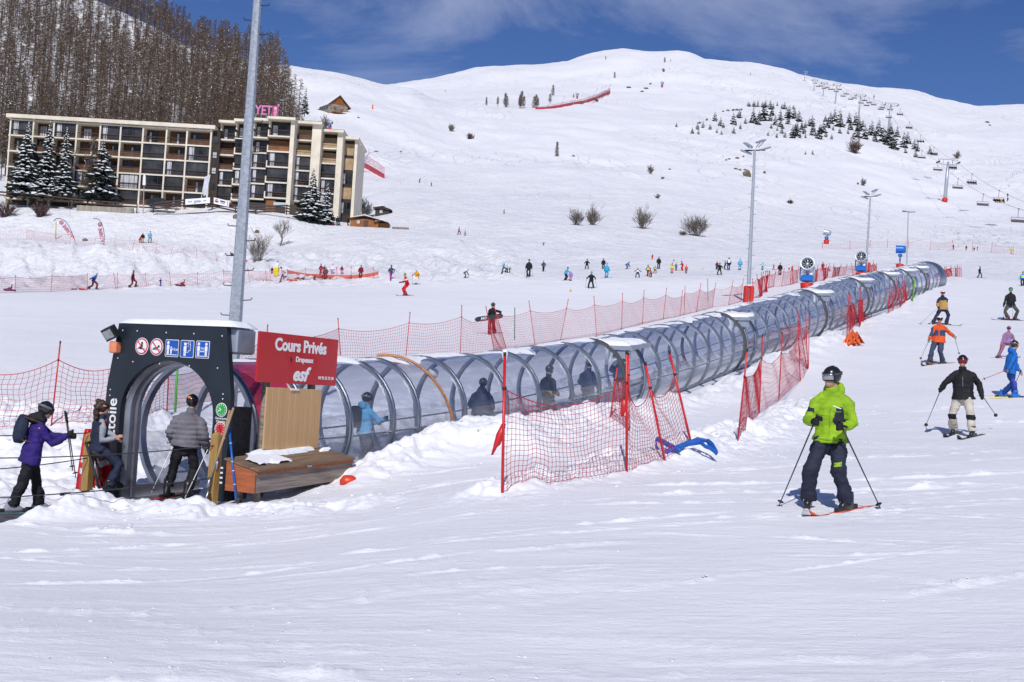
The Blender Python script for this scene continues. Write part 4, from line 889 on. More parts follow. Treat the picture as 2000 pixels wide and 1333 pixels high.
def person(label,cat,feet,pelvis,neck,hands,head_yaw,yaw,k,wear,group=None,near=True,headpitch=0.,elbow=None,kneeb=None,skis=None,seat=False,helmet=True,bare=False,foot_yaw=None,crown=None):
    """all joints are points in the world; feet/hands = (right,left)"""
    b=(Vector(feet[0])+Vector(feet[1]))/2; az=math.atan2(b.x,b.y); R_,F_=axes(yaw,az); Z=Vector((0,0,1))
    P=Vector(pelvis); N=Vector(neck); up=(N-P).normalized(); R2=(R_-up*R_.dot(up)).normalized(); F2=up.cross(R2)
    t=thing('person',b,label,cat,group); I=Matrix.Identity(4)
    vox=.0165 if near else .034*max(k,.7); ds=1.0
    sh=[N-up*.130*k+R2*(s*.172*k) for s in (1,-1)]; hp=[P+R_*(s*.095*k)-Z*.02*k for s in (1,-1)]
    ank=[Vector(f)+Z*.10*k for f in feet]
    fa=[]; 
    for i in (0,1):
        r,f=axes((foot_yaw[i] if foot_yaw else yaw),az); fa.append((r,f))
    kn=[ik(hp[i],ank[i],.44*k,.42*k,(Vector(kneeb[i]) if kneeb else fa[i][1]*1.0+R_*(.25 if i==0 else -.25))) for i in (0,1)]
    el=[ik(sh[i],Vector(hands[i]),.30*k,.27*k,(Vector(elbow[i]) if elbow else R2*(.6 if i==0 else -.6)-F2*.7-Z*.6)) for i in (0,1)]
    HR,HF=axes(head_yaw,az); hu=(up*.5+Z*.8).normalized(); hu=(hu+HF*math.sin(math.radians(headpitch))).normalized(); HR=(HR-hu*HR.dot(hu)).normalized(); HF=hu.cross(HR)
    hc=N+hu*.150*k+HF*.03*k
    HM=Matrix(((HR.x,HF.x,hu.x,hc.x),(HR.y,HF.y,hu.y,hc.y),(HR.z,HF.z,hu.z,hc.z),(0,0,0,1)))
    def H(x,y,z): return HM@Vector((x*k,y*k,z*k))
    HR3=HM.to_3x3()
    # --- body
    B=MB()
    def bal(c,r): B.ball(c,tuple(q*k for q in r),12 if near else 8,8 if near else 6,R=HR3)
    bal(H(0,-.012,.030),(.080,.099,.102)); bal(H(0,.028,-.045),(.060,.068,.072)); bal(H(0,.062,-.085),(.030,.028,.024))
    if near:
        B.loft([(H(0,.088,.028),.011*k,.010*k,HR3),(H(0,.108,-.010),.014*k,.016*k,HR3),(H(0,.100,-.028),.019*k,.014*k,HR3)],8)
        bal(H(0,.089,-.056),(.026,.014,.008)); bal(H(0,.087,-.067),(.024,.013,.008)); bal(H(.032,.070,.03),(.022,.02,.012)); bal(H(-.032,.070,.03),(.022,.02,.012))
        for s in (1,-1): bal(H(s*.078,-.012,-.005),(.012,.026,.034))
    B.tube([N-up*.06*k,N+up*.06*k,H(0,-.01,-.06)],[.062*k,.056*k,.055*k],10,rnd=True)
    B.tube([P-up*.06*k,P+up*.2*k,N-up*.10*k],[.12*k,.11*k,.11*k],10,ell=(.55,1.),up=F2,rnd=True)
    for i in (0,1):
        B.tube([hp[i],kn[i],ank[i]],[.07*k,.05*k,.04*k],8,rnd=True); B.tube([N-up*.10*k,sh[i],el[i],Vector(hands[i])],[.05*k,.045*k,.035*k,.026*k],8,rnd=True)
        if bare:
            d=(Vector(hands[i])-el[i]).normalized(); sd_=(F2-d*F2.dot(d)).normalized(); w=Vector(hands[i]); x_=d.cross(sd_)
            B.tube([w,w+d*.08*k],[.03*k,.036*k],8,ell=(.55,1),up=sd_,rnd=True)
            for q,l in ((-.027,.05),(-.009,.06),(.009,.058),(.027,.045)):
                a=w+d*.085*k+x_*q*k; B.tube([a,a+d*l*.55*k+sd_*.01*k,a+d*l*.8*k+sd_*.035*k],[.0095*k,.009*k,.008*k],6,rnd=True)
            a=w+d*.03*k+x_*(.035 if i else -.035)*k; B.tube([a,a+d*.03*k+x_*(.02 if i else -.02)*k,a+d*.06*k+x_*(.02 if i else -.02)*k+sd_*.02*k],[.012*k,.011*k,.009*k],6,rnd=True)
    remesh(B,'body',[SKIN],t,(.011 if near else .03*max(k,.6)),2 if near else 1)
    # --- trousers
    T=MB(); ws=wear.get('legw',1.)
    T.loft([(P+up*.12*k,.165*k,.125*k,None),(P,.178*k,.135*k),(P-Z*.10*k,.165*k,.13*k)],12) if False else T.tube([P+up*.13*k,P,P-Z*.08*k],[.15*k,.160*k,.14*k],12,ell=(.80,1.05),up=F2,rnd=True)
    for i in (0,1):
        m1=hp[i]*.5+kn[i]*.5; bt=kn[i]+(ank[i]-kn[i])*(.97 if not wear.get('short') else .80); m2=kn[i]*.55+ank[i]*.45
        T.tube([hp[i]+Z*.02*k,m1,kn[i],m2,bt],[.098*k*ws,.096*k*ws,.086*k*ws,.086*k*ws,.090*k*ws],10)
    tm=wear['legs']; tm=tm if isinstance(tm,list) else [tm]
    legfn=None
    if wear.get('legfn'):
        def legfn(c,n):
            d=c-np.array(P); q=np.stack([d@np.array(R_),d@np.array(F_),d[:,2]],-1)/k; hl=np.clip(-q[:,2]/(P.z-b.z)*k,0,1); return wear['legfn'](q,hl,n@np.array(F_))
    to=remesh(T,'trousers',[C(x) for x in tm],t,vox,2 if near else 3,.026*k if near else .010*k,legfn,rseed=b.x)
    # --- jacket
    J=MB(); jw=wear.get('jw',1.); hem=wear.get('hem',.10)
    for pts,rr in (([P-up*hem*k,P+up*.02*k,P+up*.16*k,P+up*.32*k,P+up*.43*k,N-up*.075*k],[.222,.198,.184,.188,.170,.085]),):
        J.tube(pts,[q*k*jw for q in rr],16,ell=(.78,1.10),up=F2)
    if wear.get('collar',1): J.tube([N-up*.13*k,N-up*.05*k,N+up*.045*k+HF*.02*k],[.10*k,.086*k,.080*k],12)
    if wear.get('hood'): J.ball(N-F2*.095*k-up*.0*k,(.125*k,.075*k,.10*k),12,8,R=Matrix((R2,F2,up)).transposed()); J.tube([N-F2*.07*k+R2*.10*k-up*.02*k,N+F2*.05*k+R2*.08*k-up*.05*k],[.035*k,.025*k],8,rnd=True); J.tube([N-F2*.07*k-R2*.10*k-up*.02*k,N+F2*.05*k-R2*.08*k-up*.05*k],[.035*k,.025*k],8,rnd=True)
    sl=wear.get('sleeve',True); aw=wear.get('aw',1.)
    def arm_to(MB_,g=1.):
        for i in (0,1):
            h=Vector(hands[i]); w=el[i]+(h-el[i])*.90
            sg_=1 if i==0 else -1; MB_.tube([N-up*.085*k+R2*(.05*k*sg_),N-up*.10*k+R2*(.11*k*sg_),sh[i]*.8+el[i]*.2+R2*(.012*k*sg_),sh[i]*.45+el[i]*.55,el[i],el[i]*.5+w*.5,w],[.060*k*g,.070*k*g,.080*k*aw*g,.076*k*aw*g,.070*k*aw*g,.066*k*aw*g,.058*k*aw*g],10,rnd=True)
    if sl: arm_to(J)
    jm=wear['top']; qz=wear.get('quilt'); jm=jm if isinstance(jm,list) else [jm]; jf=None
    if wear.get('topfn'):
        def jf(c,n):
            d=c-np.array(P); q=np.stack([d@np.array(R2),d@np.array(F2),d@np.array(up)],-1)/k
            el_=np.array([np.array(e) for e in el]); sh_=np.array([np.array(e) for e in sh])
            arm=np.minimum(*[np.minimum(_sd(c,sh_[i]*.8+el_[i]*.2,el_[i]),_sd(c,el_[i],np.array(hands[i]))) for i in (0,1)])/k<.08
            return wear['topfn'](q,n@np.array(F2),arm)
    jo=remesh(J,'jacket' if sl else 'vest',[C(x) for x in jm],t,vox,2 if near else 3,.024*k if near else .008*k,jf,rseed=b.y,quilt=qz or 0)
    if wear.get('quilt') : pass
    if not sl:
        S=MB(); arm_to(S,.82); remesh(S,'sleeves',[C(wear['sleeves'])],t,vox,3,.012*k,rseed=3)
    # --- gloves
    if not bare:
        G=MB(); gm=C(wear.get('gloves','black'))
        for i in (0,1):
            h=Vector(hands[i]); d=(h-el[i]).normalized(); pd=(wear.get('grip') or [Z,Z])[i]; pd=Vector(pd).normalized(); sd_=d.cross(pd); sd_=sd_.normalized() if sd_.length>1e-4 else F2
            g=MB()
            if near:
                a=h-d*.075*k; g.tube([a,h-d*.02*k],[.050*k,.044*k],10,rnd=True)
                c=h+d*.02*k; g.ball(c+sd_*.012*k,(.048*k,.048*k,.045*k),10,7)
                for q in range(4):
                    o_=pd*((q-1.5)*.024*k); r_=.0150*k
                    g.tube([c+o_+sd_*.02*k,c+o_+d*.05*k+sd_*.025*k,c+o_+d*.068*k-sd_*.008*k,c+o_+d*.040*k-sd_*.032*k],[r_,r_,r_*.95,r_*.85],6,rnd=True)
                g.tube([c+pd*.03*k-sd_*.0*k,c+pd*.042*k+d*.02*k-sd_*.03*k,c+pd*.03*k+d*.05*k-sd_*.038*k],[.018*k,.017*k,.014*k],6,rnd=True)
                remesh(g,'glove',[gm],t,.010*k,1)
            else:
                g.tube([h-d*.04*k,h+d*.05*k],[.045*k,.052*k],7,rnd=True); g.tube([h,h+sd_*.05*k+d*.03*k],[.02*k,.016*k],5,rnd=True); g.build('glove',gm,t,True)
    # --- boots
    for i in (0,1):
        r,f=fa[i]; a=Vector(feet[i])+Z*.02*k; bm=wear.get('boots','bootd'); bm=BOOTD if bm=='bootd' else mat('boot_'+bm,CB[bm],.35,var=.1)
        g=MB(); R3=Matrix((r,f,Z)).transposed(); c=a+f*.03*k
        g.loft([(c,.052*k,.145*k,R3),(c+Z*.05*k,.055*k,.15*k,R3),(c+Z*.09*k-f*.02*k,.05*k,.12*k,R3),(c+Z*.13*k-f*.045*k,.056*k,.075*k,R3),(c+Z*(.22 if wear.get('short') else .18)*k-f*.03*k,.062*k,.072*k,R3),(c+Z*(.31 if wear.get('short') else .22)*k-f*.015*k,.062*k,.072*k,R3)],12,p=2.6)
        o=g.build('boot',bm,t,True)
        if near and skis is not None or wear.get('buckles'):
            q=MB()
            for zz,yy in ((.08,.06),(.13,.03),(.19,.05),(.26,.07))[:4 if wear.get('short') else 2]: q.box(a+Z*zz*k+f*(yy+.03)*k+r*.015*k,(.07*k,.03*k,.018*k),R3)
            q.build('buckle',GREYP,o)
    # --- skis
    if skis:
        for i in (0,1):
            sy,col,ln=skis[i][:3]; r,f=axes(sy,az); a=Vector(feet[i]); ln*=k
            z0=gz(a.x,a.y); e1=a+f*ln*.55; e0=a-f*ln*.45; f3=Vector((f.x,f.y,(gz(e1.x,e1.y)-gz(e0.x,e0.y))/ln)).normalized(); up3=r.cross(f3)
            if len(skis[i])>3: up3=(up3+r*skis[i][3]).normalized(); r=f3.cross(up3).normalized()
            s_=MB(); vs=[];fs=[]; n=15
            for q in range(n):
                u=q/(n-1); w=(.042+.018*abs(2*u-1)**2)*k*(1 if u<.93 else max(.25,1-(u-.93)*9))*(1 if u>.03 else .8); y=(u-.45)*ln; hgt=.10*k*max(0,(u-.86)/.14)**2
                for sx,zz in ((-1,0),(1,0),(1,.014),(-1,.014)): vs.append(a+f3*y+r*(sx*w)+up3*(hgt+zz-.002))
            for q in range(n-1):
                for j in range(4): fs.append((q*4+j,q*4+(j+1)%4,q*4+4+(j+1)%4,q*4+4+j))
            fs+=[(3,2,1,0),(n*4-4,n*4-3,n*4-2,n*4-1)]
            s_.add(vs,fs); so_=s_.build('ski',mat('ski_'+col,CB[col],.35,var=.25,scale=3),t)
            if near:
                q=MB(); R3=Matrix((r,f3,up3)).transposed(); q.rbox(a+f3*.20*k+up3*.035*k,(.07*k,.10*k,.05*k),.01,R3); q.rbox(a-f3*.15*k+up3*.04*k,(.07*k,.11*k,.06*k),.01,R3); q.build('binding',BOOTD,so_)
    # --- headgear
    hm=wear.get('helmet'); pr=t
    if hm:
        nu,nv=(22,14) if near else (12,8); vs=[];fs=[]; keep={}
        def thr(y): return .045 if y>.055 else (-.085 if y<.02 else .045-(.055-y)/.035*.13)
        for i in range(nv+1):
            for j in range(nu):
                ph=math.pi*(.02+.78*i/nv); th_=2*math.pi*j/nu; x=.108*math.sin(ph)*math.cos(th_); y=.128*math.sin(ph)*math.sin(th_)-.012; z=.118*math.cos(ph)+.035
                z=max(z,thr(y)); vs.append(H(x,y,z))
        for i in range(nv):
            for j in range(nu): fs.append((i*nu+j,(i+1)*nu+j,(i+1)*nu+(j+1)%nu,i*nu+(j+1)%nu))
        fs.append(tuple(range(nu))); fs.append(tuple(range((nv+1)*nu-1,nv*nu-1,-1)))
        he=MB().add(vs,fs).build('helmet',HELM(hm),t,True); pr=he
        if near:
            v_=MB(); 
            for xx in (-.045,0,.045): v_.rbox(H(xx,-.02+.0*xx,.150-abs(xx)*.35),(.012*k,.06*k,.012*k),.003,HR3)
            v_.build('vent',BLK,he)
    if wear.get('hat'):
        q=MB(); q.loft([(H(0,-.01,.03),.092*k,.108*k,HR3),(H(0,-.01,.055),.096*k,.112*k,HR3),(H(0,-.012,.10),.082*k,.096*k,HR3),(H(0,-.012,.135),.045*k,.055*k,HR3),(H(0,-.012,.145),.012*k,.015*k,HR3)],12); q.build('hat',C(wear['hat']),t,True)
    if wear.get('hair'):
        q=MB(); q.ball(H(0,-.02,.035),(.088*k,.105*k,.100*k),12,8,R=HR3); q.ball(H(0,-.06,-.06),(.075*k,.055*k,.10*k),10,7,R=HR3); remesh(q,'hair',[C(wear['hair']) if wear['hair'] in CB else HAIRB],t,.02*k,2,.02*k,colfn=None)
    if wear.get('goggles'):
        lm={'s':LENS,'r':LENSR,'y':LENSY,'g':LENSG,'k':mat('dark_goggle_lens',(.02,.02,.025),.1,.3)}[wear['goggles']]
        def gog(w,h,r,mb):
            n=13; vs=[];fs=[]
            for j,zz in enumerate((-h,-h*.75,0,h*.75,h)):
                for i in range(n):
                    a=(i/(n-1)-.5)*2*w; bul=r-(.012 if abs(zz)==h else 0); vs.append(H(bul*.92*math.sin(a),bul*1.06*math.cos(a)+.0,.022+zz))
            m_=len(vs)
            for j in range(4):
                for i in range(n-1): fs.append((j*n+i,j*n+i+1,(j+1)*n+i+1,(j+1)*n+i))
            mb.add(vs,fs)
        g=MB(); gog(1.15,.052,.108,g); go=g.build('goggles',BLK,pr,True); md=go.modifiers.new('t','SOLIDIFY'); md.thickness=.012*k; md.offset=0
        g=MB(); gog(1.0,.042,.116,g); lo=g.build('lens',lm,pr,True); md=lo.modifiers.new('t','SOLIDIFY'); md.thickness=.004; md.offset=0
        if near:
            g=MB(); n=16; vs=[];fs=[]
            for i in range(n):
                a=math.radians(58)+(2*math.pi-math.radians(116))*i/(n-1)
                for zz in (.0,.035): vs.append(H(.113*math.sin(a),.133*math.cos(a)-.012,.028+zz+.02*(1-math.cos(a))*.5))
            for i in range(n-1): fs.append((i*2,i*2+2,i*2+3,i*2+1))
            g.add(vs,fs); o=g.build('strap',C(wear.get('strap','grey')),pr,True); o.modifiers.new('t','SOLIDIFY').thickness=.006
    r=Person(); r.t=t; r.j=jo; r.tr=to; r.base=b; r.H=H; r.P=P; r.N=N; r.up=up; r.R=R2; r.F=F2; r.hands=[Vector(h) for h in hands]; r.el=el; r.k=k; r.az=az; r.HM=HM; return r
def _sd(c,a,b):
    d=b-a; t=np.clip(((c-a)@d)/(d@d+1e-9),0,1); return np.linalg.norm(c-a-t[:,None]*d,axis=1)
from mathutils.bvhtree import BVHTree
def decal(p,o,pts,m,name,n=7,frame_=None,lift=.005):
    """a patch sewn on a garment: quad corners (r,z) in the wearer's frame, laid on the cloth surface"""
    off=Vector(parent_loc(o.parent)); bv=BVHTree.FromPolygons([v.co+off for v in o.data.vertices],[tuple(q.vertices) for q in o.data.polygons])
    R_,F_,U_=frame_ or (p.R,p.F,p.up); vs=[];ok=True
    for i in range(n):
        for j in range(n):
            u,v=i/(n-1),j/(n-1); r=(pts[0][0]*(1-u)+pts[1][0]*u)*(1-v)+(pts[3][0]*(1-u)+pts[2][0]*u)*v; z=(pts[0][1]*(1-u)+pts[1][1]*u)*(1-v)+(pts[3][1]*(1-u)+pts[2][1]*u)*v
            q=Vector(p.P)+R_*(r*p.k)+U_*(z*p.k)+F_*(1.*p.k); h=bv.ray_cast(q,-F_)
            if h[0] is None: return None
            vs.append(h[0]+F_*lift*p.k)
    fs=[(i*n+j,(i+1)*n+j,(i+1)*n+j+1,i*n+j+1) for i in range(n-1) for j in range(n-1)]
    return MB().add(vs,fs).build(name,m,o,True)
def box4(r0,r1,z0,z1): return [(r0,z0),(r1,z0),(r1,z1),(r0,z1)]
def ski_pole(hand,tip,label,col='black',D_=None,r=.009,group=None,over=.10,k=1.):
    a,b=Vector(hand),Vector(tip); d=(b-a).normalized(); t=thing('ski_pole',b,label,'ski pole',group)
    MB().tube([a-d*.02*k,b],[r*1.15*k,r*.75*k],7).build('shaft',mat('pole_'+col,CB[col],.35,var=.15),t,True)
    MB().tube([a-d*over*k,a-d*(over-.02)*k,a+d*.06*k],[.021*k,.017*k,.015*k],8).build('grip',BLK,t,True)
    q=b-d*.07*k; MB().tube([q-d*.012,q,q+d*.008],[.012*k,.045*k,.03*k],10).build('basket',BLK,t,True); return t
G2=lambda x,y:hit(x,y)
def up_(x,y,D): return unp(x,y,D)
def KK(h,D): return h*D/F/1.80
# ---- skier in lime green
fR,fL=hit(1577,992),hit(1655,998); D0=(fR[1]+fL[1])/2
def inpoly(x,y,P):
    c=np.zeros(len(x),bool); n=len(P)
    for i in range(n):
        (x0,y0),(x1,y1)=P[i],P[(i+1)%n]
        if y0==y1: continue
        c^=((y0>y)!=(y1>y))&(x<(x1-x0)*(y-y0)/(y1-y0)+x0)
    return c
limefn=lambda q,nf,arm: np.where(((q[:,1]>.02)&(~arm)&(inpoly(q[:,0],q[:,2],[(-.075,.42),(-.155,.41),(-.20,.26),(-.11,.15),(-.03,.235)])|((q[:,0]>.085)&(q[:,2]>.225)&(q[:,2]<.285))))|(arm&(q[:,0]>.2)&(q[:,2]>.33)&(q[:,2]<.39)&(nf>.2)),1,0)
hR,hL=up_(1591,824,D0-.22),up_(1644,833,D0-.34)
p=person('skier in lime green jacket and dark trousers stopped with poles planted','person',(fR,fL),up_(1622,857,D0+.08),up_(1627,762,D0+.0),(hR,hL),140,172,KK(281,D0),
 dict(top=['lime','navyp'],topfn=limefn,legs='navyp',gloves='black',helmet='black',goggles='s',strap='dgrey',hood=1,legw=1.10,jw=.99,aw=.98,hem=.035),foot_yaw=(178,150),skis=[(180,'white',1.6),(148,'orange',1.6,.12)],headpitch=4,elbow=((1.0,.5,-.6),(-1,.6,-.5)) and None)
f=Face(frame(p.P+p.up*.375*p.k+p.F*.172*p.k-p.R*.075*p.k,p.R*-1,-p.F,p.up)) if False else None
LD_=cloth('lime_seam',(.14,.33,.008))
decal(p,p.j,box4(.004,-.004,.0,.46),LD_,'zip_placket'); decal(p,p.j,[(-.035,.425),(-.125,.395),(-.128,.408),(-.033,.440)],C('white'),'chest_print')
decal(p,p.j,box4(-.03,-.13,.355,.368),LD_,'pocket_flap'); decal(p,p.j,box4(.12,.03,.30,.306),LD_,'seam'); decal(p,p.j,box4(.14,-.14,.0,.012),LD_,'hem_seam')
decal(p,p.tr,[(-.10,-.30),(-.19,-.28),(-.185,-.235),(-.095,-.255)],C('lime'),'pocket_flap',5,(p.R,p.F,Vector((0,0,1))))
ski_pole(hR,hit(1521,989),'black ski pole planted at the white ski of the lime green skier'); ski_pole(hL,hit(1720,994),'black ski pole planted beside the orange ski of the lime green skier')
# ---- black jacket, beige trousers
fR,fL=hit(1862,849),hit(1899,854); D0=(fR[1]+fL[1])/2; hR,hL=up_(1838,760,D0-.1),up_(1917,771,D0-.12)
p=person('skier in black pullover jacket and beige trousers with black knee patches','person',(fR,fL),up_(1881,774,D0+.06),up_(1880,720,D0),(hR,hL),178,180,KK(160,D0),
 dict(top='black',legs=['beige','black'],legfn=lambda q,h,nf:np.where((h>.46)&(h<.60)&(nf>-.1),1,0),gloves='black',helmet='black',goggles='r',legw=1.1,jw=1.08,hem=.06),foot_yaw=(172,168),skis=[(168,'black',1.55),(160,'black',1.55)],elbow=((0,.35,-.5),(0,.35,-.5)) and None)
decal(p,p.j,box4(.003,-.003,.22,.44),C('greym'),'zip'); decal(p,p.j,box4(.15,-.15,.245,.252),C('dgrey'),'seam'); decal(p,p.j,[(.10,.04),(.105,.04),(.125,.17),(.12,.17)],C('dgrey'),'pocket_zip',4); decal(p,p.j,[(-.10,.04),(-.105,.04),(-.125,.17),(-.12,.17)],C('dgrey'),'pocket_zip',4)
ski_pole(hR,hit(1808,832),'long black ski pole planted by the skier in beige trousers'); ski_pole(hL,up_(1946,813,D0+1.2),'black ski pole swinging free of the skier in beige trousers',over=.12)
# ---- orange jacket
fR,fL=hit(1816,712),hit(1841,711); D0=(fR[1]+fL[1])/2; hR,hL=up_(1815,664,D0-.2),up_(1864,658,D0-.15)
orfn=lambda q,nf,arm: np.where((arm&(q[:,2]>.12)&(np.abs(q[:,0])>.19)&(q[:,2]<.46)&(q[:,0]>0))|((~arm)&(q[:,2]>.14)&(q[:,2]<.36)&(np.abs(q[:,0])>.025)&(nf>-.3)),1,0)
p=person('skier in orange and navy jacket with white helmet','person',(fR,fL),up_(1833,664,D0+.05),up_(1835,633,D0),(hR,hL),178,180,KK(98,D0),
 dict(top=['orange','slate'],topfn=orfn,legs='slate',gloves='khaki',helmet='white',goggles='k',strap='black',legw=1.08,jw=1.1),foot_yaw=(170,150),skis=[(160,'brown',1.5),(145,'tan',1.5)])
decal(p,p.j,box4(.006,-.006,.0,.44),C('slate'),'zip')
ski_pole(hR,hit(1798,701),'thin red ski pole beside the orange jacket skier reaching the snow','red'); ski_pole(hL,up_(1874,693,D0+.2),'dark red ski pole on the outer side of the orange jacket skier','maroon')
# ---- tan / navy jacket
fR,fL=hit(1818,634),hit(1846,636); D0=max(fR[1],fL[1]); fR[1]=D0; hR,hL=up_(1833,601,D0-.2),up_(1849,605,D0-.1)
tnfn=lambda q,nf,arm: np.where(q[:,2]>.36+.0*q[:,0],1,np.where(arm&(q[:,2]>.26),1,0))
p=person('skier in tan jacket with navy shoulders and white helmet leaning into a turn','person',(hit(1822,634),hit(1848,635)),up_(1842,601,D0+.05),up_(1841,579,D0),(hR,hL),195,190,KK(69,D0),
 dict(top=['tan','navy'],topfn=tnfn,legs='navy',gloves='black',helmet='white',goggles='r',legw=1.05,jw=1.08),foot_yaw=(190,215),skis=[(120,'white',1.5),(250,'brown',1.5)])
ski_pole(hR,up_(1797,633,D0+.1),'slim ski pole trailing out to the side of the tan jacket skier','greym')
# ---- black jacket, grey trousers
fR,fL=hit(1969,626),hit(1982,626); D0=fR[1]; hR,hL=up_(1961,596,D0-.15),up_(1978,590,D0-.3)
p=person('skier in black jacket and grey trousers standing with green goggles','person',(fR,fL),up_(1974,594,D0),up_(1974,572.5,D0),(hR,hL),180,185,KK(66,D0),dict(top='black',legs='dgrey',gloves='black',helmet='black',goggles='g',boots='maroon',legw=1.05),foot_yaw=(120,250),skis=[(95,'black',1.6),(-88,'black',1.6)])
ski_pole(hR,hit(1960,622),'pale ski pole held at the side of the black jacket grey trousers skier','greym'); ski_pole(hL,hit(1977,628),'teal ski pole held in front of the black jacket grey trousers skier','teal')
# ---- pink helmet child
fR,fL=hit(1950,700),hit(1975,698); D0=fR[1]; hR,hL=up_(1955,676,D0-.1),up_(1985,676,D0-.1); kk=(700-636)*D0/F/1.78
p=person('child in mauve patterned ski suit with magenta helmet and red mittens','person',(fR,fL),up_(1967,668,D0),up_(1970,648,D0),(hR,hL),178,175,kk,dict(top=['mauve','lilac'],topfn=lambda q,nf,arm:(fbm(q[:,0]*40,q[:,2]*40+q[:,1]*30,1,3)>.12).astype(int),legs='mauve',gloves='red',helmet='magenta',goggles='k',boots='maroon',legw=1.1),foot_yaw=(160,200),skis=[(230,'greym',1.3),(220,'greym',1.3)])
# ---- blue jacket at the edge
fR,fL=hit(1957,776),hit(1983,778); D0=(fR[1]+fL[1])/2; hR,hL=up_(1969,722,D0-.25),up_(1993,727,D0-.1)
p=person('skier in bright blue jacket and patchwork blue trousers seen from the side','person',(fR,fL),up_(1973,722,D0+.1),up_(1979,684,D0),(hR,hL),-80,-60,KK(115,D0),
 dict(top='blue',legs=['dblue','violet'],legfn=lambda q,h,nf:np.where((h>.34)&(h<.62)&(nf>-.6),1,0),gloves='khaki',helmet='black',goggles='y',boots='blue',hood=1,legw=1.05,jw=1.05),foot_yaw=(-75,-75),skis=[(-78,'yellow',1.7),(-80,'yellow',1.7)])
ski_pole(hR,up_(1918,742,D0+.2),'red and yellow ski pole stretched out behind the bright blue skier','red',over=.12); ski_pole(hL,hit(1976,765),'dark red ski pole at the far side of the bright blue skier','maroon')
# ---- snowboarder walking away
b=hit(961,653); D0=b[1]; fR,fL=hit(966,652),hit(956,654); hR,hL=up_(975,617,D0-.05),up_(955,618,D0-.1)
p=person('person in black jacket and maroon trousers carrying a snowboard behind the net','person',(fR,fL),up_(961,620,D0),up_(963,602,D0),(hR,hL),30,30,KK(66,D0),dict(top='black',legs='maroon',gloves='black',helmet='black',boots='maroon',legw=1.1,goggles='k'))
sb=thing('snowboard',up_(955,621,D0-.28),'black snowboard with white letters carried under the arm','snowboard'); A_,B_=up_(927,625,D0-.3),up_(983,617,D0-.3); mb=MB(); d=Vector(B_-A_); L_=d.length; M=Matrix.Translation(Vector(A_))@frame((0,0,0),d.normalized(),(0,1,0),Vector((-d.normalized().z,0,d.normalized().x)))
P_=[]
for i in range(33):
    u=i/32; hw=.145*min(1,(max(0,1-abs(2*u-1)**7))**.5)*(1-.10*(1-abs(2*u-1))); P_.append((u*L_,hw))
vs=[(x,yy,zz*s) for yy in (-.012,.012) for s in (1,-1) for x,zz in P_]; n=33; fs=[]
for i in range(n-1): fs+=[(i,i+1,n+i+1,n+i),(2*n+i,3*n+i,3*n+i+1,2*n+i+1),(i,2*n+i,2*n+i+1,i+1),(n+i,n+i+1,3*n+i+1,3*n+i)]
MB(M).add(vs,fs).build('deck',SKIB,sb); f=Face(M@Matrix.Translation((0,-.014,0))); f.text('NO',.50,0,.20,0,.002,.02,.25); f.mb.build('lettering',[WHITE],sb)
# ---- gate people : purple jacket
D0=18.5; fz=tfloor(-2.9)+.03
def onz(x,z,D): return np.array([(x-1000)/F*D,D,z])
fR,fL=up_(22,1000,18.35),up_(76,990,18.75); fR[2]=fL[2]=fz; hR,hL=up_(133,850,18.5),up_(137,852,18.7)
p=person('skier in purple jacket with dark backpack holding upright ski poles in the queue','person',(fR,fL),up_(62,884,D0+.0),up_(79,819,D0),(hR,hL),-75,-80,KK(221,D0),
 dict(top='purple',legs='black',gloves='black',helmet='black',boots='greym',legw=1.06,jw=1.02,hem=.17,hair='black',goggles='k',buckles=1),foot_yaw=(-80,-85),headpitch=14,skis=[(-80,'teal',1.5),(-82,'teal',1.5)],elbow=((0,0,-1),(0,0,-1)))
q=MB(); N=p.N; q.tube([N-p.R*.09+p.F*.03,N-p.F*.12,N+p.R*.09+p.F*.03],[.045,.085,.045],10,rnd=True); q.tube([N+p.up*.03-p.F*.02,N-p.up*.03-p.F*.10],[.10,.07],10,rnd=True); remesh(q,'hood',[C('black')],p.t,.02,3,.01)
bp=thing('backpack',p.P+p.up*.33*p.k-p.F*.25,'dark blue backpack worn by the purple jacket skier','backpack'); c=p.P+p.up*.33-p.F*.235; R3=Matrix((p.R,p.F,p.up)).transposed()
q=MB(); q.loft([(c-p.up*.22,.10,.06,R3),(c-p.up*.15,.15,.095,R3),(c,.15,.10,R3),(c+p.up*.13,.13,.085,R3),(c+p.up*.20,.08,.05,R3)],14,p=2.6); remesh(q,'bag',[C('navy')],bp,.02,3,.012)
q=MB(); 
for s in (1,-1): q.tube([c+p.up*.18+p.R*.10*s,p.P+p.up*.47+p.R*.11*s+p.F*.02,p.P+p.up*.36+p.R*.14*s+p.F*.11,p.P+p.up*.16+p.R*.17*s+p.F*.02,c-p.up*.16+p.R*.12*s],.018,6,ell=(.5,1.3),rnd=True)
q.build('shoulder_strap',C('brown'),bp,True)
for (xt,yt,xb,yb,d,l) in ((127,803,142,920,18.45,'upright black ski pole in the hand of the purple jacket skier, nearer the camera'),(129,806,148,933,18.62,'upright black ski pole in the hand of the purple jacket skier, farther from the camera')):
    a,b=up_(xt,yt,d),up_(xb,yb,d+.1); a_=Vector(a)+(Vector(b)-Vector(a)).normalized()*.10; ski_pole(a_,b,l,over=.10)
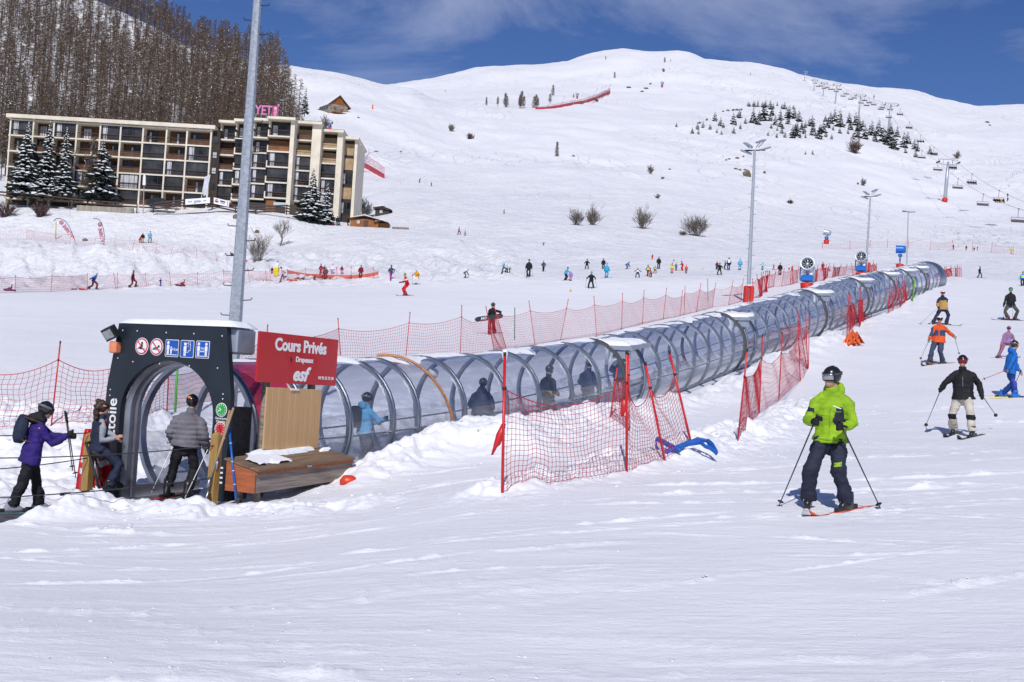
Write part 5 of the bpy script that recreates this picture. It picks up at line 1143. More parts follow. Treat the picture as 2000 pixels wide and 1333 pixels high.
# ---- woman with vest
D0=20.5; fR,fL=up_(212,963,20.35),up_(222,955,20.7); hR,hL=up_(225,855,20.25),up_(229,857,20.35)
p=person('woman with curly brown hair, navy vest and grey sleeves leaning on a stool','person',(fR,fL),up_(193,872,D0),up_(197,814,D0),(hR,hL),-75,-72,.94,
 dict(top='navy',sleeve=False,sleeves='greym',legs='navy',boots='black',legw=1.05,aw=.95,hem=.10),foot_yaw=(-75,-70),bare=True,elbow=((0,-.2,-1),(0,.2,-1)))
q=MB(); r_=np.random.RandomState(2)
q.ball(p.H(0,-.025,.035),(.092,.108,.098),12,8,R=p.HM.to_3x3())
for i in range(46):
    s=r_.uniform(-1,1); u=r_.rand(); c=p.H(s*.085,-.075-.045*r_.rand()-.05*u,.05-.30*u); q.ball(c,r_.uniform(.022,.042),7,5)
q.ball(p.H(0,-.10,.12),.045,8,6); remesh(q,'hair',[HAIRB],p.t,.014,1,.03,rseed=4)
q=MB(); q.tube([p.H(.075,.02,.025),p.H(.068,.085,.022)],.006,5)
q.tube([p.H(-.075,.02,.025),p.H(-.068,.085,.022)],.006,5)
for s in (1,-1): q.rbox(p.H(s*.035,.098,.018),(.052,.012,.036),.005,p.HM.to_3x3())
q.build('sunglasses',BLK,p.t)
# ---- grey puffer
s_=.35; fR,fL=tpt(.35,.62,tfloor(.3)+.04),tpt(.5,-.0,tfloor(.4)+.04); D0=(fR[1]+fL[1])/2
fR,fL=up_(366,962,D0),up_(326,958,D0+.1); fR[2]=fL[2]=tfloor(.4)+.04; hR,hL=up_(403,876,D0+.15),up_(342,866,D0+.15)
p=person('person in grey puffer jacket and black trousers standing in the gate, seen from behind','person',(fR,fL),up_(363,868,D0),up_(373,804,D0+.05),(hR,hL),-20,-12,KK(203,D0),
 dict(top='grey',legs='black',gloves='black',helmet='black',jw=1.12,aw=1.15,hem=.05,legw=1.0,short=1,boots='bootd',buckles=1,quilt=.085),foot_yaw=(-25,-12),skis=[(-28,'red',1.6),(-28,'red',1.6)],elbow=((.35,-.5,-.4),(-.5,-.5,-.4)))
MB().rbox(p.H(-.02,-.125,.09),(.05,.02,.04),.006,p.HM.to_3x3()).build('sticker',mat('sticker_orange',(.8,.25,.05),.4),p.t)
ski_pole(up_(340,866,D0-.1),up_(295,964,D0-.3),'white and red ski pole to one side of the grey puffer jacket person','white'); ski_pole(up_(409,872,D0-.15),up_(361,973,D0-.5),'white ski pole crossing in front of the grey puffer jacket person','white')
# ---- riders inside the tunnel
def rider(x,s,v,hpx,label,wear,yaw,hy=None,hands=None,kk=1.0):
    z=tfloor(s)+.04; b=tpt(s,v,z); az=math.atan2(b[0],b[1]); R_,F_=axes(yaw,az); b=Vector(b); Z=Vector((0,0,1))
    feet=(b+R_*.13,b-R_*.13); hd=hands or [(.22,.18,.98),(-.22,.22,1.0)]
    return person(label,'person',feet,b+Z*.93*kk,b+Z*1.48*kk,[b+R_*h[0]+F_*h[1]+Z*h[2] for h in hd],hy if hy is not None else yaw,yaw,kk,wear,'riders inside the conveyor tunnel',foot_yaw=(yaw,yaw),skis=[(yaw,'black',1.5),(yaw,'black',1.5)])
rider(700,5.75,.3,0,'rider in bright blue jacket with black backpack looking at a phone inside the tunnel',dict(top='sky',legs='dgrey',helmet='black',gloves='black',hood=1,goggles='k'),-60,-70,[(.12,.42,1.15),(-.15,.38,1.05)],.95)
a=tpt(5.75,.3,tfloor(5.75)); az=math.atan2(a[0],a[1]); R_,F_=axes(-60,az); c=Vector(a)+Vector((0,0,1.22))-F_*.24; bp=thing('backpack',c,'black backpack on the bright blue rider inside the tunnel','backpack'); q=MB(); q.loft([(c-Vector((0,0,.24)),.12,.07),(c-Vector((0,0,.1)),.15,.11),(c+Vector((0,0,.12)),.14,.10),(c+Vector((0,0,.22)),.08,.05)],12); remesh(q,'bag',[C('black')],bp,.025,3,.01)
rider(950,11.2,.15,0,'rider in dark navy jacket seen from behind inside the tunnel',dict(top='navy',legs='dgrey',helmet='black',hood=1,jw=1.1,gloves='black'),-15,-15)
rider(1062,15.6,-.1,0,'rider with orange trimmed dark jacket further up inside the tunnel',dict(top=['black','tan'],topfn=lambda q,nf,arm:((q[:,2]<.12)&(q[:,2]>0)).astype(int),legs='dgrey',helmet='black',gloves='black'),-45,-60)
rider(1175,18.0,.1,0,'rider in dark jacket beside the first tunnel door',dict(top='navy',legs='dgrey',helmet='black',gloves='tan',goggles='k'),-30,-40)
rider(1240,21.5,-.3,0,'rider in white helmet and dark jacket behind the first tunnel door',dict(top='slate',legs='dgrey',helmet='white',gloves='black'),-20,-30)
# ---- parametric small figures
def small(label,x,y,h,pose,yaw,top,legs,head='black',hat=None,skis=None,poles=0,group=None,topfn=None,boots='bootd',gloves='black',cat='person',sy=None,hair=None,D=None,topl=None):
    b=Vector(hit(x,y)) if D is None else Vector(unp(x,y,D)); k=h*b.y/F/1.80; az=math.atan2(b.x,b.y); R_,F_=axes(yaw,az); Z=Vector((0,0,1)); V=lambda r,f,z:b+(R_*r+F_*f+Z*z)*k
    st,pel,nk,hd,fy=.11,(0,0,.92),(0,.02,1.48),[(.30,.10,.86),(-.30,.10,.86)],(0,0)
    kneeb=None; ff=[(.11,0),(-.11,0)]
    if pose=='walk': ff=[(.09,.28),(-.09,-.26)]; hd=[(.26,-.16,.95),(-.27,.22,1.0)]; pel=(0,0,.90)
    elif pose=='ski': pel=(0,-.08,.84); nk=(0,.10,1.36); hd=[(.34,.34,.95),(-.34,.34,.95)]
    elif pose=='plow': ff=[(.26,0),(-.26,0)]; pel=(0,-.06,.82); nk=(0,.08,1.34); hd=[(.42,.25,.88),(-.42,.25,.88)]; fy=(14,-14)
    elif pose=='wide': ff=[(.28,.05),(-.28,-.05)]; pel=(0,0,.84); hd=[(.55,.1,1.05),(-.55,.1,1.0)]; nk=(0,.05,1.38)
    elif pose=='bend': pel=(0,-.16,.82); nk=(0,.34,1.12); hd=[(.2,.55,.55),(-.2,.55,.5)]
    elif pose=='lean': pel=(.05,-.05,.86); nk=(.12,.16,1.36); hd=[(.42,.3,1.0),(-.2,.35,.95)]
    elif pose=='sit': pel=(0,-.1,.16); nk=(0,-.22,.70); ff=[(.14,.72),(-.14,.66)]; hd=[(.22,.30,.42),(-.22,.30,.40)]; kneeb=[(0,0,1),(0,0,1)]
    elif pose=='lie': pel=(0,-.1,.13); nk=(0,-.52,.42); ff=[(.14,.72),(-.14,.66)]; hd=[(.3,.1,.2),(-.3,.15,.2)]; kneeb=[(0,0,1),(0,0,1)]
    elif pose=='kneel': pel=(0,0,.45); nk=(0,.08,1.0); ff=[(.1,-.25),(-.12,.22)]; hd=[(.25,.3,.6),(-.25,.3,.6)]
    elif pose=='pull': ff=[(.12,.35),(-.12,-.30)]; pel=(0,.05,.84); nk=(0,.28,1.34); hd=[(.28,-.25,.95),(-.2,-.2,.95)]
    elif pose=='arms': hd=[(.55,.05,1.2),(-.55,.05,1.15)]
    feet=[V(r,f,0) for r,f in ff]
    if pose not in('sit','lie'):
        for f in feet: f.z=gz(f.x,f.y) if D is None else f.z
    w=dict(top=[top]+(topl or []),legs=legs,gloves=gloves,boots=boots,collar=1,legw=1.05)
    if topfn: w['topfn']=topfn
    if hat: w['hat']=hat
    elif hair: w['hair']=hair
    elif head: w['helmet']=head
    sk=None
    if skis:
        s0=yaw if sy is None else sy; sk=[(s0+fy[0],skis,1.35),(s0+fy[1],skis,1.35)]
    p=person(label,cat,feet,V(*pel),V(*nk),[V(*h_) for h_ in hd],yaw,yaw,k,w,group,near=False,skis=sk,kneeb=kneeb,foot_yaw=(yaw+fy[0],yaw+fy[1]))
    if poles:
        for i,s in ((0,1),(1,-1)):
            a=p.hands[i]; e=a+(R_*s*.16-F_*.35)*k; e.z=gz(e.x,e.y); ski_pole(a,e,'%s ski pole of the %s'%('one' if i==0 else 'other',label) if False else 'thin ski pole held by the '+' '.join(label.split(',')[0].split()[:9]),'dgrey',k=k,group='ski poles of the '+label.split(',')[0],r=.011)
    return p
stripe=lambda q,nf,arm:((q[:,2]>.30)&(q[:,2]<.40)).astype(int)
shouldr=lambda q,nf,arm:(q[:,2]>.34).astype(int)
bib=lambda q,nf,arm:((~arm)&(q[:,2]<.42)&(q[:,2]>.08)).astype(int)
I='ski instructors in red suits'; K='children of the ski class'; SL='people on the sledding lane'
small('instructor in red suit with white chest band gliding on the piste',792,578,49,'ski',110,'red','red','green',skis='red',topfn=stripe,topl=['white'])
small('skier in mustard jacket and white trousers',813,556,33,'ski',150,'mustard','white','white',skis='greym',poles=1)
small('skier in teal jacket bending down to the boots',908,543,22,'bend',-85,'teal','black',None,hat='teal',skis='brown')
small('skier in light blue jacket towing two children',983,534,24,'walk',-60,'sky','black','white')
small('smaller child in green and white beside the light blue skier',990,533,17,'stand',-60,'green','black','white',topfn=bib,topl=['white'])
small('small child in navy on skis behind the light blue skier',995,533,13,'ski',-60,'navy','navy','navy',skis='black')
small('tall skier in black jacket and trousers standing on the piste, pole at one side',1032,541,35,'stand',170,'black','black','black',skis='greym',poles=1)
small('person in dark jacket walking with arms out on the piste',1061,531,22,'walk',10,'slate','black',None,hair='black')
small('skier in turquoise jacket helping a child in lilac',1104,548,29,'lean',-50,'cyan','black','black',skis='slate')
small('child in lilac suit with yellow helmet',1114,549,21,'stand',-10,'lilac','lilac','yellow',skis='orange')
small('skier in black with arms out, gliding down the near piste',1154,563,36,'plow',175,'black','black','cyan',skis='dgrey',poles=1)
small('skier in black standing on the far piste beside a turquoise instructor',1146,526,22,'plow',180,'black','black','black',skis='dgrey')
small('dark skier standing behind the turquoise instructor',1178,526,22,'stand',0,'black','black','brown',skis='dgrey')
small('instructor in long turquoise suit standing sideways on skis',1184,543,30,'stand',-20,'cyan','cyan',None,hat='cyan',skis='brown',sy=-80,group=None)
small('skier in blue jacket crouching on the far piste',1224,526,19,'bend',-70,'blue','dgrey','black',skis='brown')
small('child with yellow helmet and white bib over dark suit',1245,543,22,'wide',180,'black','black','yellow',skis='dgrey',topfn=bib,topl=['white'],group=K)
small('child in maroon trousers and yellow bib',1265,540,23,'walk',30,'maroon','maroon','brown',skis='red',topfn=bib,topl=['neon'],group=K)
small('child in orange suit with pale bib bending forward',1271,542,21,'bend',160,'orange','navy','black',skis='yellow',topfn=bib,topl=['beige'],group=K)
small('child with yellow helmet and yellow bib in dark suit',1279,534,17,'plow',200,'black','dgrey','yellow',skis='lilac',topfn=bib,topl=['neon'],group=K)
small('person in black standing behind the row of children',1286,525,24,'stand',190,'black','black','blue',skis='dgrey')
small('person in red jacket standing higher on the snow bank behind the children',1274,507,11,'stand',160,'red','red','black')
small('child in hot pink trousers and yellow bib',1312,534,21,'stand',190,'neon','hotpink','blue',skis='dgrey',group=K,topl=['orange'],topfn=shouldr)
small('child in grey green suit beside the bending red instructor',1320,529,16,'stand',-30,'teal','dgrey','greym',skis='red',group=K)
small('instructor in red suit bending to help a child',1333,529,21,'lean',120,'red','red','maroon',skis='red')
small('child in orange top with pink helmet',1340,534,17,'stand',180,'orange','navy','pink',skis='red',group=K,topl=['hotpink'],topfn=shouldr)
small('tiny figure in dark and white on the slope above the children',1316,511,8,'stand',180,'white','black','black')
small('person in maroon jacket beside the skier in black',1400,527,17,'stand',170,'maroon','slate','black')
small('skier in black coming with wide stance on the far piste',1405,537,26,'plow',175,'black','black','navy',skis='dgrey')
small('person in brown jacket standing close to one with a white pack',1416,527,18,'stand',100,'brown','black','black')
small('person with white backpack over black jacket',1423,528,25,'stand',20,'black','dblue','black',skis='dgrey',topl=['white'],topfn=lambda q,nf,arm:((nf<-.3)&(~arm)&(q[:,2]>.12)).astype(int))
small('person in sky blue ski suit standing alone by the grey lamp post',1445,528,24,'stand',10,'sky','sky',None,hat='sky',skis='blue')
small('child in blue trousers and green bib with arms out',1489,528,16,'arms',180,'sky','blue','cyan',skis='dblue',topfn=bib,topl=['neon'])
small('person sitting on the snow in maroon by the net',1499,531,8,'sit',90,'greym','maroon','greym')
small('person in red jacket walking behind the net',1511,528,13,'walk',120,'red','red','red')
small('person in black jacket and maroon trousers standing behind the net',1523,538,25,'stand',180,'black','maroon',None,hat='brown')
small('child in white jacket beside the dark net bundle',1541,528,11,'stand',180,'white','red','black')
small('child in orange and red near the snow cannon',1547,529,10,'stand',180,'orange','red','navy')
small('person in black and red jacket standing between the snow cannons',1607,529,17,'stand',170,'black','black',None,hat='brown',topl=['red'],topfn=lambda q,nf,arm:(q[:,0]<-.05).astype(int))
small('child in red jacket between the snow cannons',1621,530,9,'kneel',90,'red','maroon','black')
small('child in mauve jacket between the snow cannons',1631,531,10,'stand',110,'mauve','maroon','maroon')
# left sledding lane
small('person in maroon lying back on a purple sled',20,567,20,'sit',90,'maroon','maroon','maroon',group=SL)
small('person in blue and purple jacket with bobble hat pulling a sled',180,566,39,'pull',-80,'blue','maroon',None,hat='white',topl=['purple'],topfn=lambda q,nf,arm:(q[:,2]<.18).astype(int),group=SL)
small('small child lying on the snow behind the pulled sled',146,567,16,'lie',60,'mauve','slate','navy',group=SL)
small('person in maroon trousers with dark backpack walking along the lane',258,563,36,'walk',-75,'maroon','maroon',None,hair='brown',topl=['black'],topfn=lambda q,nf,arm:((nf<-.2)&(~arm)&(q[:,2]>.1)).astype(int),group=SL)
small('small child in violet suit with arms raised',313,559,16,'arms',-60,'purple','purple','brown',group=SL)
small('person in red jacket sitting on the snow with a child',357,557,20,'sit',90,'red','black','brown',group=SL)
small('baby in white sitting on the lap of the red jacket sitter',350,557,12,'sit',90,'white','white','white',group=SL)
small('person in cream jacket and slate trousers pulling a rope by the net',553,548,29,'pull',95,'cream','slate','black',group=SL)
small('person in white jacket standing by a yellow sled',541,536,27,'stand',190,'white','black',None,hat='black',group=SL)
small('child in black with red and yellow trim at the bundle of net poles',531,535,14,'stand',170,'black','black','black',topl=['red'],topfn=stripe,group=SL)
small('person in navy and red jacket standing at the lane end',626,537,22,'stand',20,'navy','maroon','black',topl=['red'],topfn=lambda q,nf,arm:(q[:,2]<.3).astype(int),group=SL)
small('person in navy jacket with white helmet beside the brown coat',633,536,19,'stand',-150,'slate','dblue','white',group=SL)
small('person in brown coat and maroon trousers, broad and standing',635,546,26,'stand',0,'brown','maroon','beige',group=SL)
small('person in pale pink jacket and lilac trousers',649,536,20,'stand',160,'white','lilac','pink',group=SL)
small('person in maroon jacket with dark hair standing with hands on hips',667,536,18,'stand',-160,'maroon','lilac',None,hair='black',group=SL)
small('person in maroon coverall standing at the orange band end',704,544,27,'stand',175,'maroon','maroon',None,hair='black',group=SL)
small('person in mauve sitting on the snow by the orange band',582,546,15,'sit',100,'mauve','maroon','mauve',group=SL)
small('person in dark red sitting beside the mauve sitter',592,547,16,'sit',90,'maroon','maroon','brown',group=SL)
small('person in wine red sitting alone in front of the orange band',615,547,16,'kneel',100,'maroon','maroon','red',group=SL)
small('child crouching in red at the feet of the brown coat',645,546,9,'kneel',60,'maroon','maroon','maroon',group=SL)
small('small child in blue near the orange band',685,546,8,'kneel',60,'dblue','blue','brown',group=SL)
small('small child in blue hat lying in the sledding lane',514,550,6,'kneel',0,'blue','blue','red',group=SL)
small('person in dark grey jacket and magenta trousers standing alone',763,548,31,'walk',20,'slate','magenta',None,hair='black')
small('person sitting in black on the bank beside the tall lamp post',452,499,15,'sit',-100,'black','black',None,hair='tan')
small('child in hot pink sledding behind the tall lamp post',481,512,11,'sit',-60,'hotpink','hotpink','pink')
small('person in blue jacket and khaki trousers on the upper terrace',292,475,24,'walk',-20,'sky','khaki',None,hat='blue')
small('person in black jacket and cream trousers on the upper terrace',278,475,21,'stand',170,'black','khaki',None,hair='brown')
small('child in red suit beside the couple on the upper terrace',273,475,13,'stand',170,'red','red','red')
for x,h,t_,l_,lab in ((650,20,'black','red','person with red trousers in the group by the apartment block corner'),(658,19,'black','black','person in black in the middle of the group by the apartment block corner'),(662,20,'navy','black','person in navy closing the group by the apartment block corner'),(680,18,'black','navy','person in black and navy next to the wooden kiosk')):
    small(lab,x,441,h,'stand',170 if x<670 else 60,t_,l_,'black')
# far slope skiers
small('snowboarder in dark clothes turning on the slope above the chalet roofline',819,357,10,'lean',-60,'slate','black','black',skis='black')
small('skier with red top descending behind another beside the snow slope tracks',842,364,9,'ski',-120,'maroon','black','black',skis='red')
small('skier in red on the open slope above the walking couple',984,418,10,'ski',-100,'red','black','black',skis='black')
small('walker in pink jacket and black trousers climbing the slope',896,459,16,'walk',-60,'pink','black','brown')
small('walker in green jacket with dark backpack climbing the slope',908,461,11,'walk',-60,'green','black','black')
small('snowboarder in black crouching alone on the slope above the piste',1061,480,9,'bend',-40,'black','black','black')
small('skier in black jacket and blue trousers pushing with poles on the upper piste',1913,543,23,'walk',-60,'black','dblue','black',skis='dgrey',poles=1)
small('skier in blue and yellow jacket cut by the picture edge',1997,559,29,'stand',170,'blue','black','black',skis='dgrey',topl=['neon'],topfn=bib)
small('person in red and black beside a tall red pole on the far slope',1862,488,11,'stand',-60,'black','maroon','black')
small('person in brown standing alone between the tall red poles',1887,489,10,'stand',0,'brown','black','black')
small('person in black crouching beside a tall red pole on the far slope',1903,490,9,'bend',120,'black','black','black')
small('person in dark clothes with arms out near the tall red pole',1909,489,8,'arms',60,'maroon','black','black')
small('person in bright yellow suit on the far slope',1975,496,14,'stand',-30,'yellow','yellow',None,hat='yellow')
small('person sitting with a yellow board on the far slope',1871,457,6,'sit',-80,'brown','black','black')
small('skier in black standing under the nearest chairs of the lift',1968,385,8,'stand',0,'black','black','black')
small('skier in red and black waiting under the nearest chairs of the lift',1968,394,9,'stand',0,'maroon','black','black')
small('skier in dark blue halfway up the slope beyond the chairlift',1971,365,5,'ski',90,'dblue','black','black')
small('climber in dark clothes on the ridge shoulder',1466,148,6,'stand',90,'black','black','black')
def sled(x,y,ln,col,yaw,label):
    b=Vector(hit(x,y)); az=math.atan2(b.x,b.y); R_,F_=axes(yaw,az); t=thing('sled',b,label,'sled'); R3=Matrix((R_,F_,Vector((0,0,1)))).transposed()
    MB().loft([(b+Vector((0,0,.0)),.22,ln*.45,R3),(b+Vector((0,0,.10)),.27,ln*.5,R3),(b+Vector((0,0,.15)),.26,ln*.49,R3),(b+Vector((0,0,.07)),.21,ln*.42,R3)],14,p=3).build('shell',mat('sled_'+col,CB[col],.4),t,True)
sled(19,569,1.0,'purple',90,'purple plastic sled under the person lying back in maroon'); sled(163,567,.9,'red',-80,'red plastic sled pulled by the person in blue and purple'); sled(352,559,1.0,'maroon',90,'dark red sled under the red jacket sitter'); sled(570,549,1.1,'orange',95,'orange sled in front of the orange band')
b=hit(540,540); t=thing('sled',b,'yellow plastic sled standing upright beside the white jacket','sled'); M=frame((b[0],b[1]-.3,b[2]),(1,0,.03),(0,1,0),(-.03,0,1)); MB(M).loft([((0,0,-.05),.22,.05),((0,0,.1),.27,.07),((0,0,.75),.27,.07),((0,0,.9),.22,.05),((0,-.02,.95),.10,.03)],12,p=3).build('shell',C('yellow'),t,True)
# ================================================================ lamp posts, snow cannons
FPAD=mat('red_foam_pad',(.55,.02,.015),.6,var=.1,scale=2)
def lamp(label,xb,yb,xt,yt,r0,r1,pegs,heads,pad=0.,D=None):
    b=np.array(hit(xb,yb)) if D is None else unp(xb,yb,D); Dd=b[1]; tp=unp(xt,yt,Dd); d=tp-b; L_=np.linalg.norm(d); u=d/L_; t=thing('lamp_post',b,label,'lamp post')
    MB().tube([b-u*.6,tp],[r0,r1],8).build('pole',GALV,t)
    side=np.array([1,0,.06])
    for i in range(pegs):
        q=.08+.9*i/pegs; c=b+d*q; s=1 if i%2 else -1; r=r0+(r1-r0)*q; m=MB(); m.tube([c+side*s*r*.8,c+side*s*(r+.16)+[0,0,.01],c+side*s*(r+.19)+[0,0,.06]],.012 if r0<.3 else .014,5); m.build('step',DARK,t)
    for (dx,dy,dz,yaw,tilt) in heads:
        c=Vector(tp)+Vector((dx,dy,dz)); R=Matrix.Rotation(yaw,3,'Z')@Matrix.Rotation(tilt,3,'X'); m=MB(); m.rbox(c,(.42,.85,.12),.04,R)
        h=m.build('floodlight',GREYP,t); MB().box(c+R@Vector((0,-.08,-.064)),(.34,.58,.01),R).build('lens',MC['lamp_glass'],h)
        m=MB()
        for s in (-.15,.15): m.tube([c+R@Vector((s,.3,-.02)),Vector(tp)+Vector((dx*.5+s*.6,0,dz*.35))],.022,5)
        m.build('bracket',DARK,t)
    if heads: MB().tube([tp-side*.75,tp+side*.75],.04,6).build('crossbar',DARK,t)
    if pad:
        m=MB(); 
        for s in (-1,1): m.rbox(Vector(b)+Vector((s*.19,-.05,pad/2-.1)),(.30,.62,pad+.2),.06)
        m.build('foam_pad',FPAD,t); q=MB(); q.ball(b+np.array([0,-.05,pad+.02]),(.30,.28,.07),10,6); q.build('snow_cap',SNOW,t,True)
    return t
HEADS=[(-.55,-.3,.30,.5,.5),(.35,-.35,.62,-.9,.4),(.75,-.1,.15,-1.1,.35),(-.6,.1,-.15,1.2,.35)]
lamp('tall grey steel lamp post with step pegs rising behind the gate','' and 0 or 452,742,509,-90,.165,.085,26,[],0,27.5)
lamp('grey floodlight post with red padded foot at the middle of the net fence',1461,590,1474,294,.16,.09,20,HEADS,1.15)
lamp('slimmer floodlight post with red padded foot behind the upper tunnel',1691,533,1700,384,.14,.08,16,HEADS,1.1)
lamp('thin street lamp beyond the mouth of the tunnel',1771,517,1774,414,.10,.06,0,[(-.4,0,.05,1.4,.1),(.5,0,.0,-1.4,.1)])
b=hit(709,337); t=thing('lamp_post',b,'dark bent street lamp leaning over the slope beside the red band net','lamp post'); D=b[1]
MB().tube([b-[0,0,.5],unp(711,320,D),unp(718,303,D),unp(723,298,D),unp(738,295.5,D)],[.22,.2,.18,.15,.12],7).build('pole',GALV,t,True); MB().rbox(unp(735,296,D),(1.0,.5,.2),.05).build('lamp_head',DARK,t)
def cannon(label,x,y,D,s,yaw,tilt,style=0):
    """snow cannon: red padded foot, blue housing, fork, fan drum"""
    b=np.array(hit(x,y)) if D is None else unp(x,y,D); t=thing('snow_cannon',b,label,'snow cannon'); az=math.atan2(b[0],b[1]); R_,F_=axes(yaw,az); Z=Vector((0,0,1)); b=Vector(b)
    P=lambda r,f,z:b+(R_*r+F_*f+Z*z)*s; R3=Matrix((R_,F_,Z)).transposed()
    m=MB(); m.loft([(P(0,0,-.3),.36*s,.36*s,R3),(P(0,0,.05),.38*s,.38*s,R3),(P(0,0,.62),.45*s,.45*s,R3),(P(0,0,.66),.40*s,.40*s,R3)],16); m.build('foam_pad',FPAD,t,True)
    BLU=mat('cannon_blue',(.01,.14,.50),.4,var=.08)
    if style<2:
        m=MB(); m.rbox(P(0,0,.95),(.86*s,.60*s,.42*s),.08*s,R3); m.rbox(P(0,.02,1.16),(.74*s,.5*s,.12*s),.03*s,R3); m.build('housing',BLU,t)
        m=MB(); m.tube([P(0,0,.5),P(0,0,1.3)],.12*s,10)
        for q in (-1,1): m.tube([P(q*.30,0,.78),P(q*.46,0,.85),P(q*.49,0,1.25),P(q*.47,0,1.75)],.05*s,8)
        m.build('fork',GREYP,t,True)
        m=MB(); m.rbox(P(.28,.15,1.28),(.16*s,.2*s,.18*s),.02*s,R3); m.rbox(P(-.25,.15,1.28),(.18*s,.2*s,.16*s),.02*s,R3); m.build('valve_box',WHITE,t)
    else:
        m=MB(); m.tube([P(0,0,.6),P(0,0,.95),P(.5,0,1.5)],.10*s,8); m.tube([P(.5,0,1.5),P(0,0,1.25),P(-.55,0,1.75)],.09*s,8); m.build('arm',GREYP,t,True)
        m=MB(); m.rbox(P(-.45,0,1.62),(.5*s,.5*s,.38*s),.1*s,R3); m.build('housing',BLU,t)
    c=P(-.35 if style==2 else 0,0,1.85 if style<2 else 2.35); ax=(F_*math.cos(tilt)+Z*math.sin(tilt)).normalized(); rr=.46*s
    q=lambda d,r:(c+ax*d*s,r*rr,r*rr,ax.to_track_quat('Z','Y').to_matrix())
    m=MB(); m.loft([q(-.62,.70),q(-.55,.92),q(-.2,1.),q(.30,1.),q(.42,1.04),q(.52,1.04)],22,cap=False); m.loft([q(.52,1.04),q(.53,.90),q(.50,.84),q(.1,.74)],22,cap=False)
    m.build('fan_drum',BLU if style==2 else mat('cannon_grey',(.42,.46,.54),.35,.3,var=.08),t,True)
    m=MB(); m.loft([q(-.3,.72),q(.12,.74)],16); m.build('fan_duct',BLK,t)
    m=MB(); A3=ax.to_track_quat('Z','Y').to_matrix(); m.ball(c+ax*.30*s,.13*s,10,7)
    for i in range(9):
        a=2*math.pi*i/9; u=A3@Vector((math.cos(a),math.sin(a),0)); v=A3@Vector((-math.sin(a),math.cos(a),0)); p0=c+ax*.28*s+u*.10*s; p1=c+ax*.34*s+u*.36*s+v*.06*s; m.tube([p0,p1],.022*s,5,ell=(1,2.5))
    m.build('vane',mat('pale_metal',(.55,.57,.6),.35,.5),t,True)
    if style==0: m=MB(); m.ball(c+Z*.47*s-ax*.05*s,(.25*s,.3*s,.07*s),10,6); m.build('snow_cap',SNOW,t,True)
    return t
cannon('large blue and grey snow cannon on a red foot facing the piste behind the tunnel',1575,572,None,1.10,176,.25)
cannon('second blue and grey snow cannon with black fan further up the tunnel',1681,548,None,1.12,172,.25)
cannon('blue snow cannon seen from the side with swivelling arm near the tunnel mouth',1757,527,None,1.0,90,.0,2)
cannon('small blue snow cannon standing alone on the slope above the red poles',1614,477,None,1.15,85,.2,1)
cannon('dark snow cannon on a red foot above the end of the apartment block',644,254,None,1.3,60,.3,1)
cannon('distant snow cannon with red foot on the mountain below the ridge',1293,171,None,1.8,60,.2,1)
cannon('tiny snow cannon on the mountain beside the curved red band net',1127,193,None,1.5,60,.2,1)
# ================================================================ chairlift
def tower(label,xb,yb,xt,yt,arm):
    b=np.array(hit(xb,yb)); D=b[1]; arm=arm*D/F; q_=arm/7.5; tp=unp(xt,yt,D); t=thing('lift_tower',b,label,'lift tower','chairlift towers'); L_=np.linalg.norm(tp-b)
    MB().tube([b-[0,0,1.5],b+(tp-b)*.55,tp],[.75*q_,.62*q_,.42*q_],10).build('mast',GALV,t,True)
    if yb>390: MB().tube([b-[0,0,.5],b+[0,0,1.3]],[.95,.95],10).build('foam_pad',FPAD,t,True)
    h=arm/2; m=MB(); m.tube([tp+[-h*.9,0,-.2],tp+[-h*.5,0,-.9],tp+[h*.5,0,-.9],tp+[h*.9,0,-.2]],.16,6); m.tube([tp+[-h,0,.9],tp+[h,0,.9]],.14,6)
    for q in (-1,-.5,.5,1): m.tube([tp+[h*q*.9,0,-.5],tp+[h*q*.95,0,.9]],.10,5)
    m.build('crossarm',GALV,t)
    for q in (-1,1):
        m=MB(); 
        for e in (-1.5,-.5,.5,1.5): m.tube([tp+[q*h-.15,e,-.15],tp+[q*h+.15,e,-.15]],.28,10)
        m.tube([tp+[q*h,-2,-.15],tp+[q*h,2,-.15]],.12,5); m.build('sheave_train',DARK,t)
    return tp,h*.98
TWS=[(1845,395,1852,317,40),(1734,262,1741,205,26),(1676,236,1681,187,19),(1631,203,1635,166,14),(1607,189,1610,163,11),(1589,178,1592,157,10),(1570,160,1574,142,9)]
LBL=['nearest and tallest lift tower with red foot on the open slope','lift tower behind the lower end of the dark spruces','lift tower rising behind the dark spruces','lift tower high on the ridge above the spruces','small lift tower third from the summit','small lift tower second from the summit','lift tower at the summit of the ridge']
tops=[tower(l,*w_) for l,w_ in zip(LBL,TWS)]
ext=unp(2080,425,255)
LIFTP=[np.array([ext[0],ext[1],ext[2]])]+[tp for tp,h in tops]; LH=[3.7]+[h for tp,h in tops]
HN=3.75
def cable_pt(side,u):   # u in tower index units from the entry
    i=min(int(u),len(LIFTP)-2); f=u-i; p=LIFTP[i]*(1-f)+LIFTP[i+1]*f; L_=np.linalg.norm(LIFTP[i+1]-LIFTP[i]); return p+np.array([side*(LH[i]*(1-f)+LH[i+1]*f),0,-.1-L_*.014*4*f*(1-f)])
for s,l in ((-1,'downhill lift cable with the empty chairs'),(1,'uphill lift cable with the loaded chairs')):
    P=[cable_pt(s,u) for u in np.linspace(0,len(LIFTP)-1.001,90)]; o=MB().tube(P,.035,5).build('lift_cable',DARK); tag(o,l,'cable')
CH=mat('chair_frame',(.30,.31,.34),.45,.5); SEATG=mat('chair_seat_grey',(.10,.10,.12),.6); SEATR=mat('chair_seat_red',(.16,.04,.04),.6)
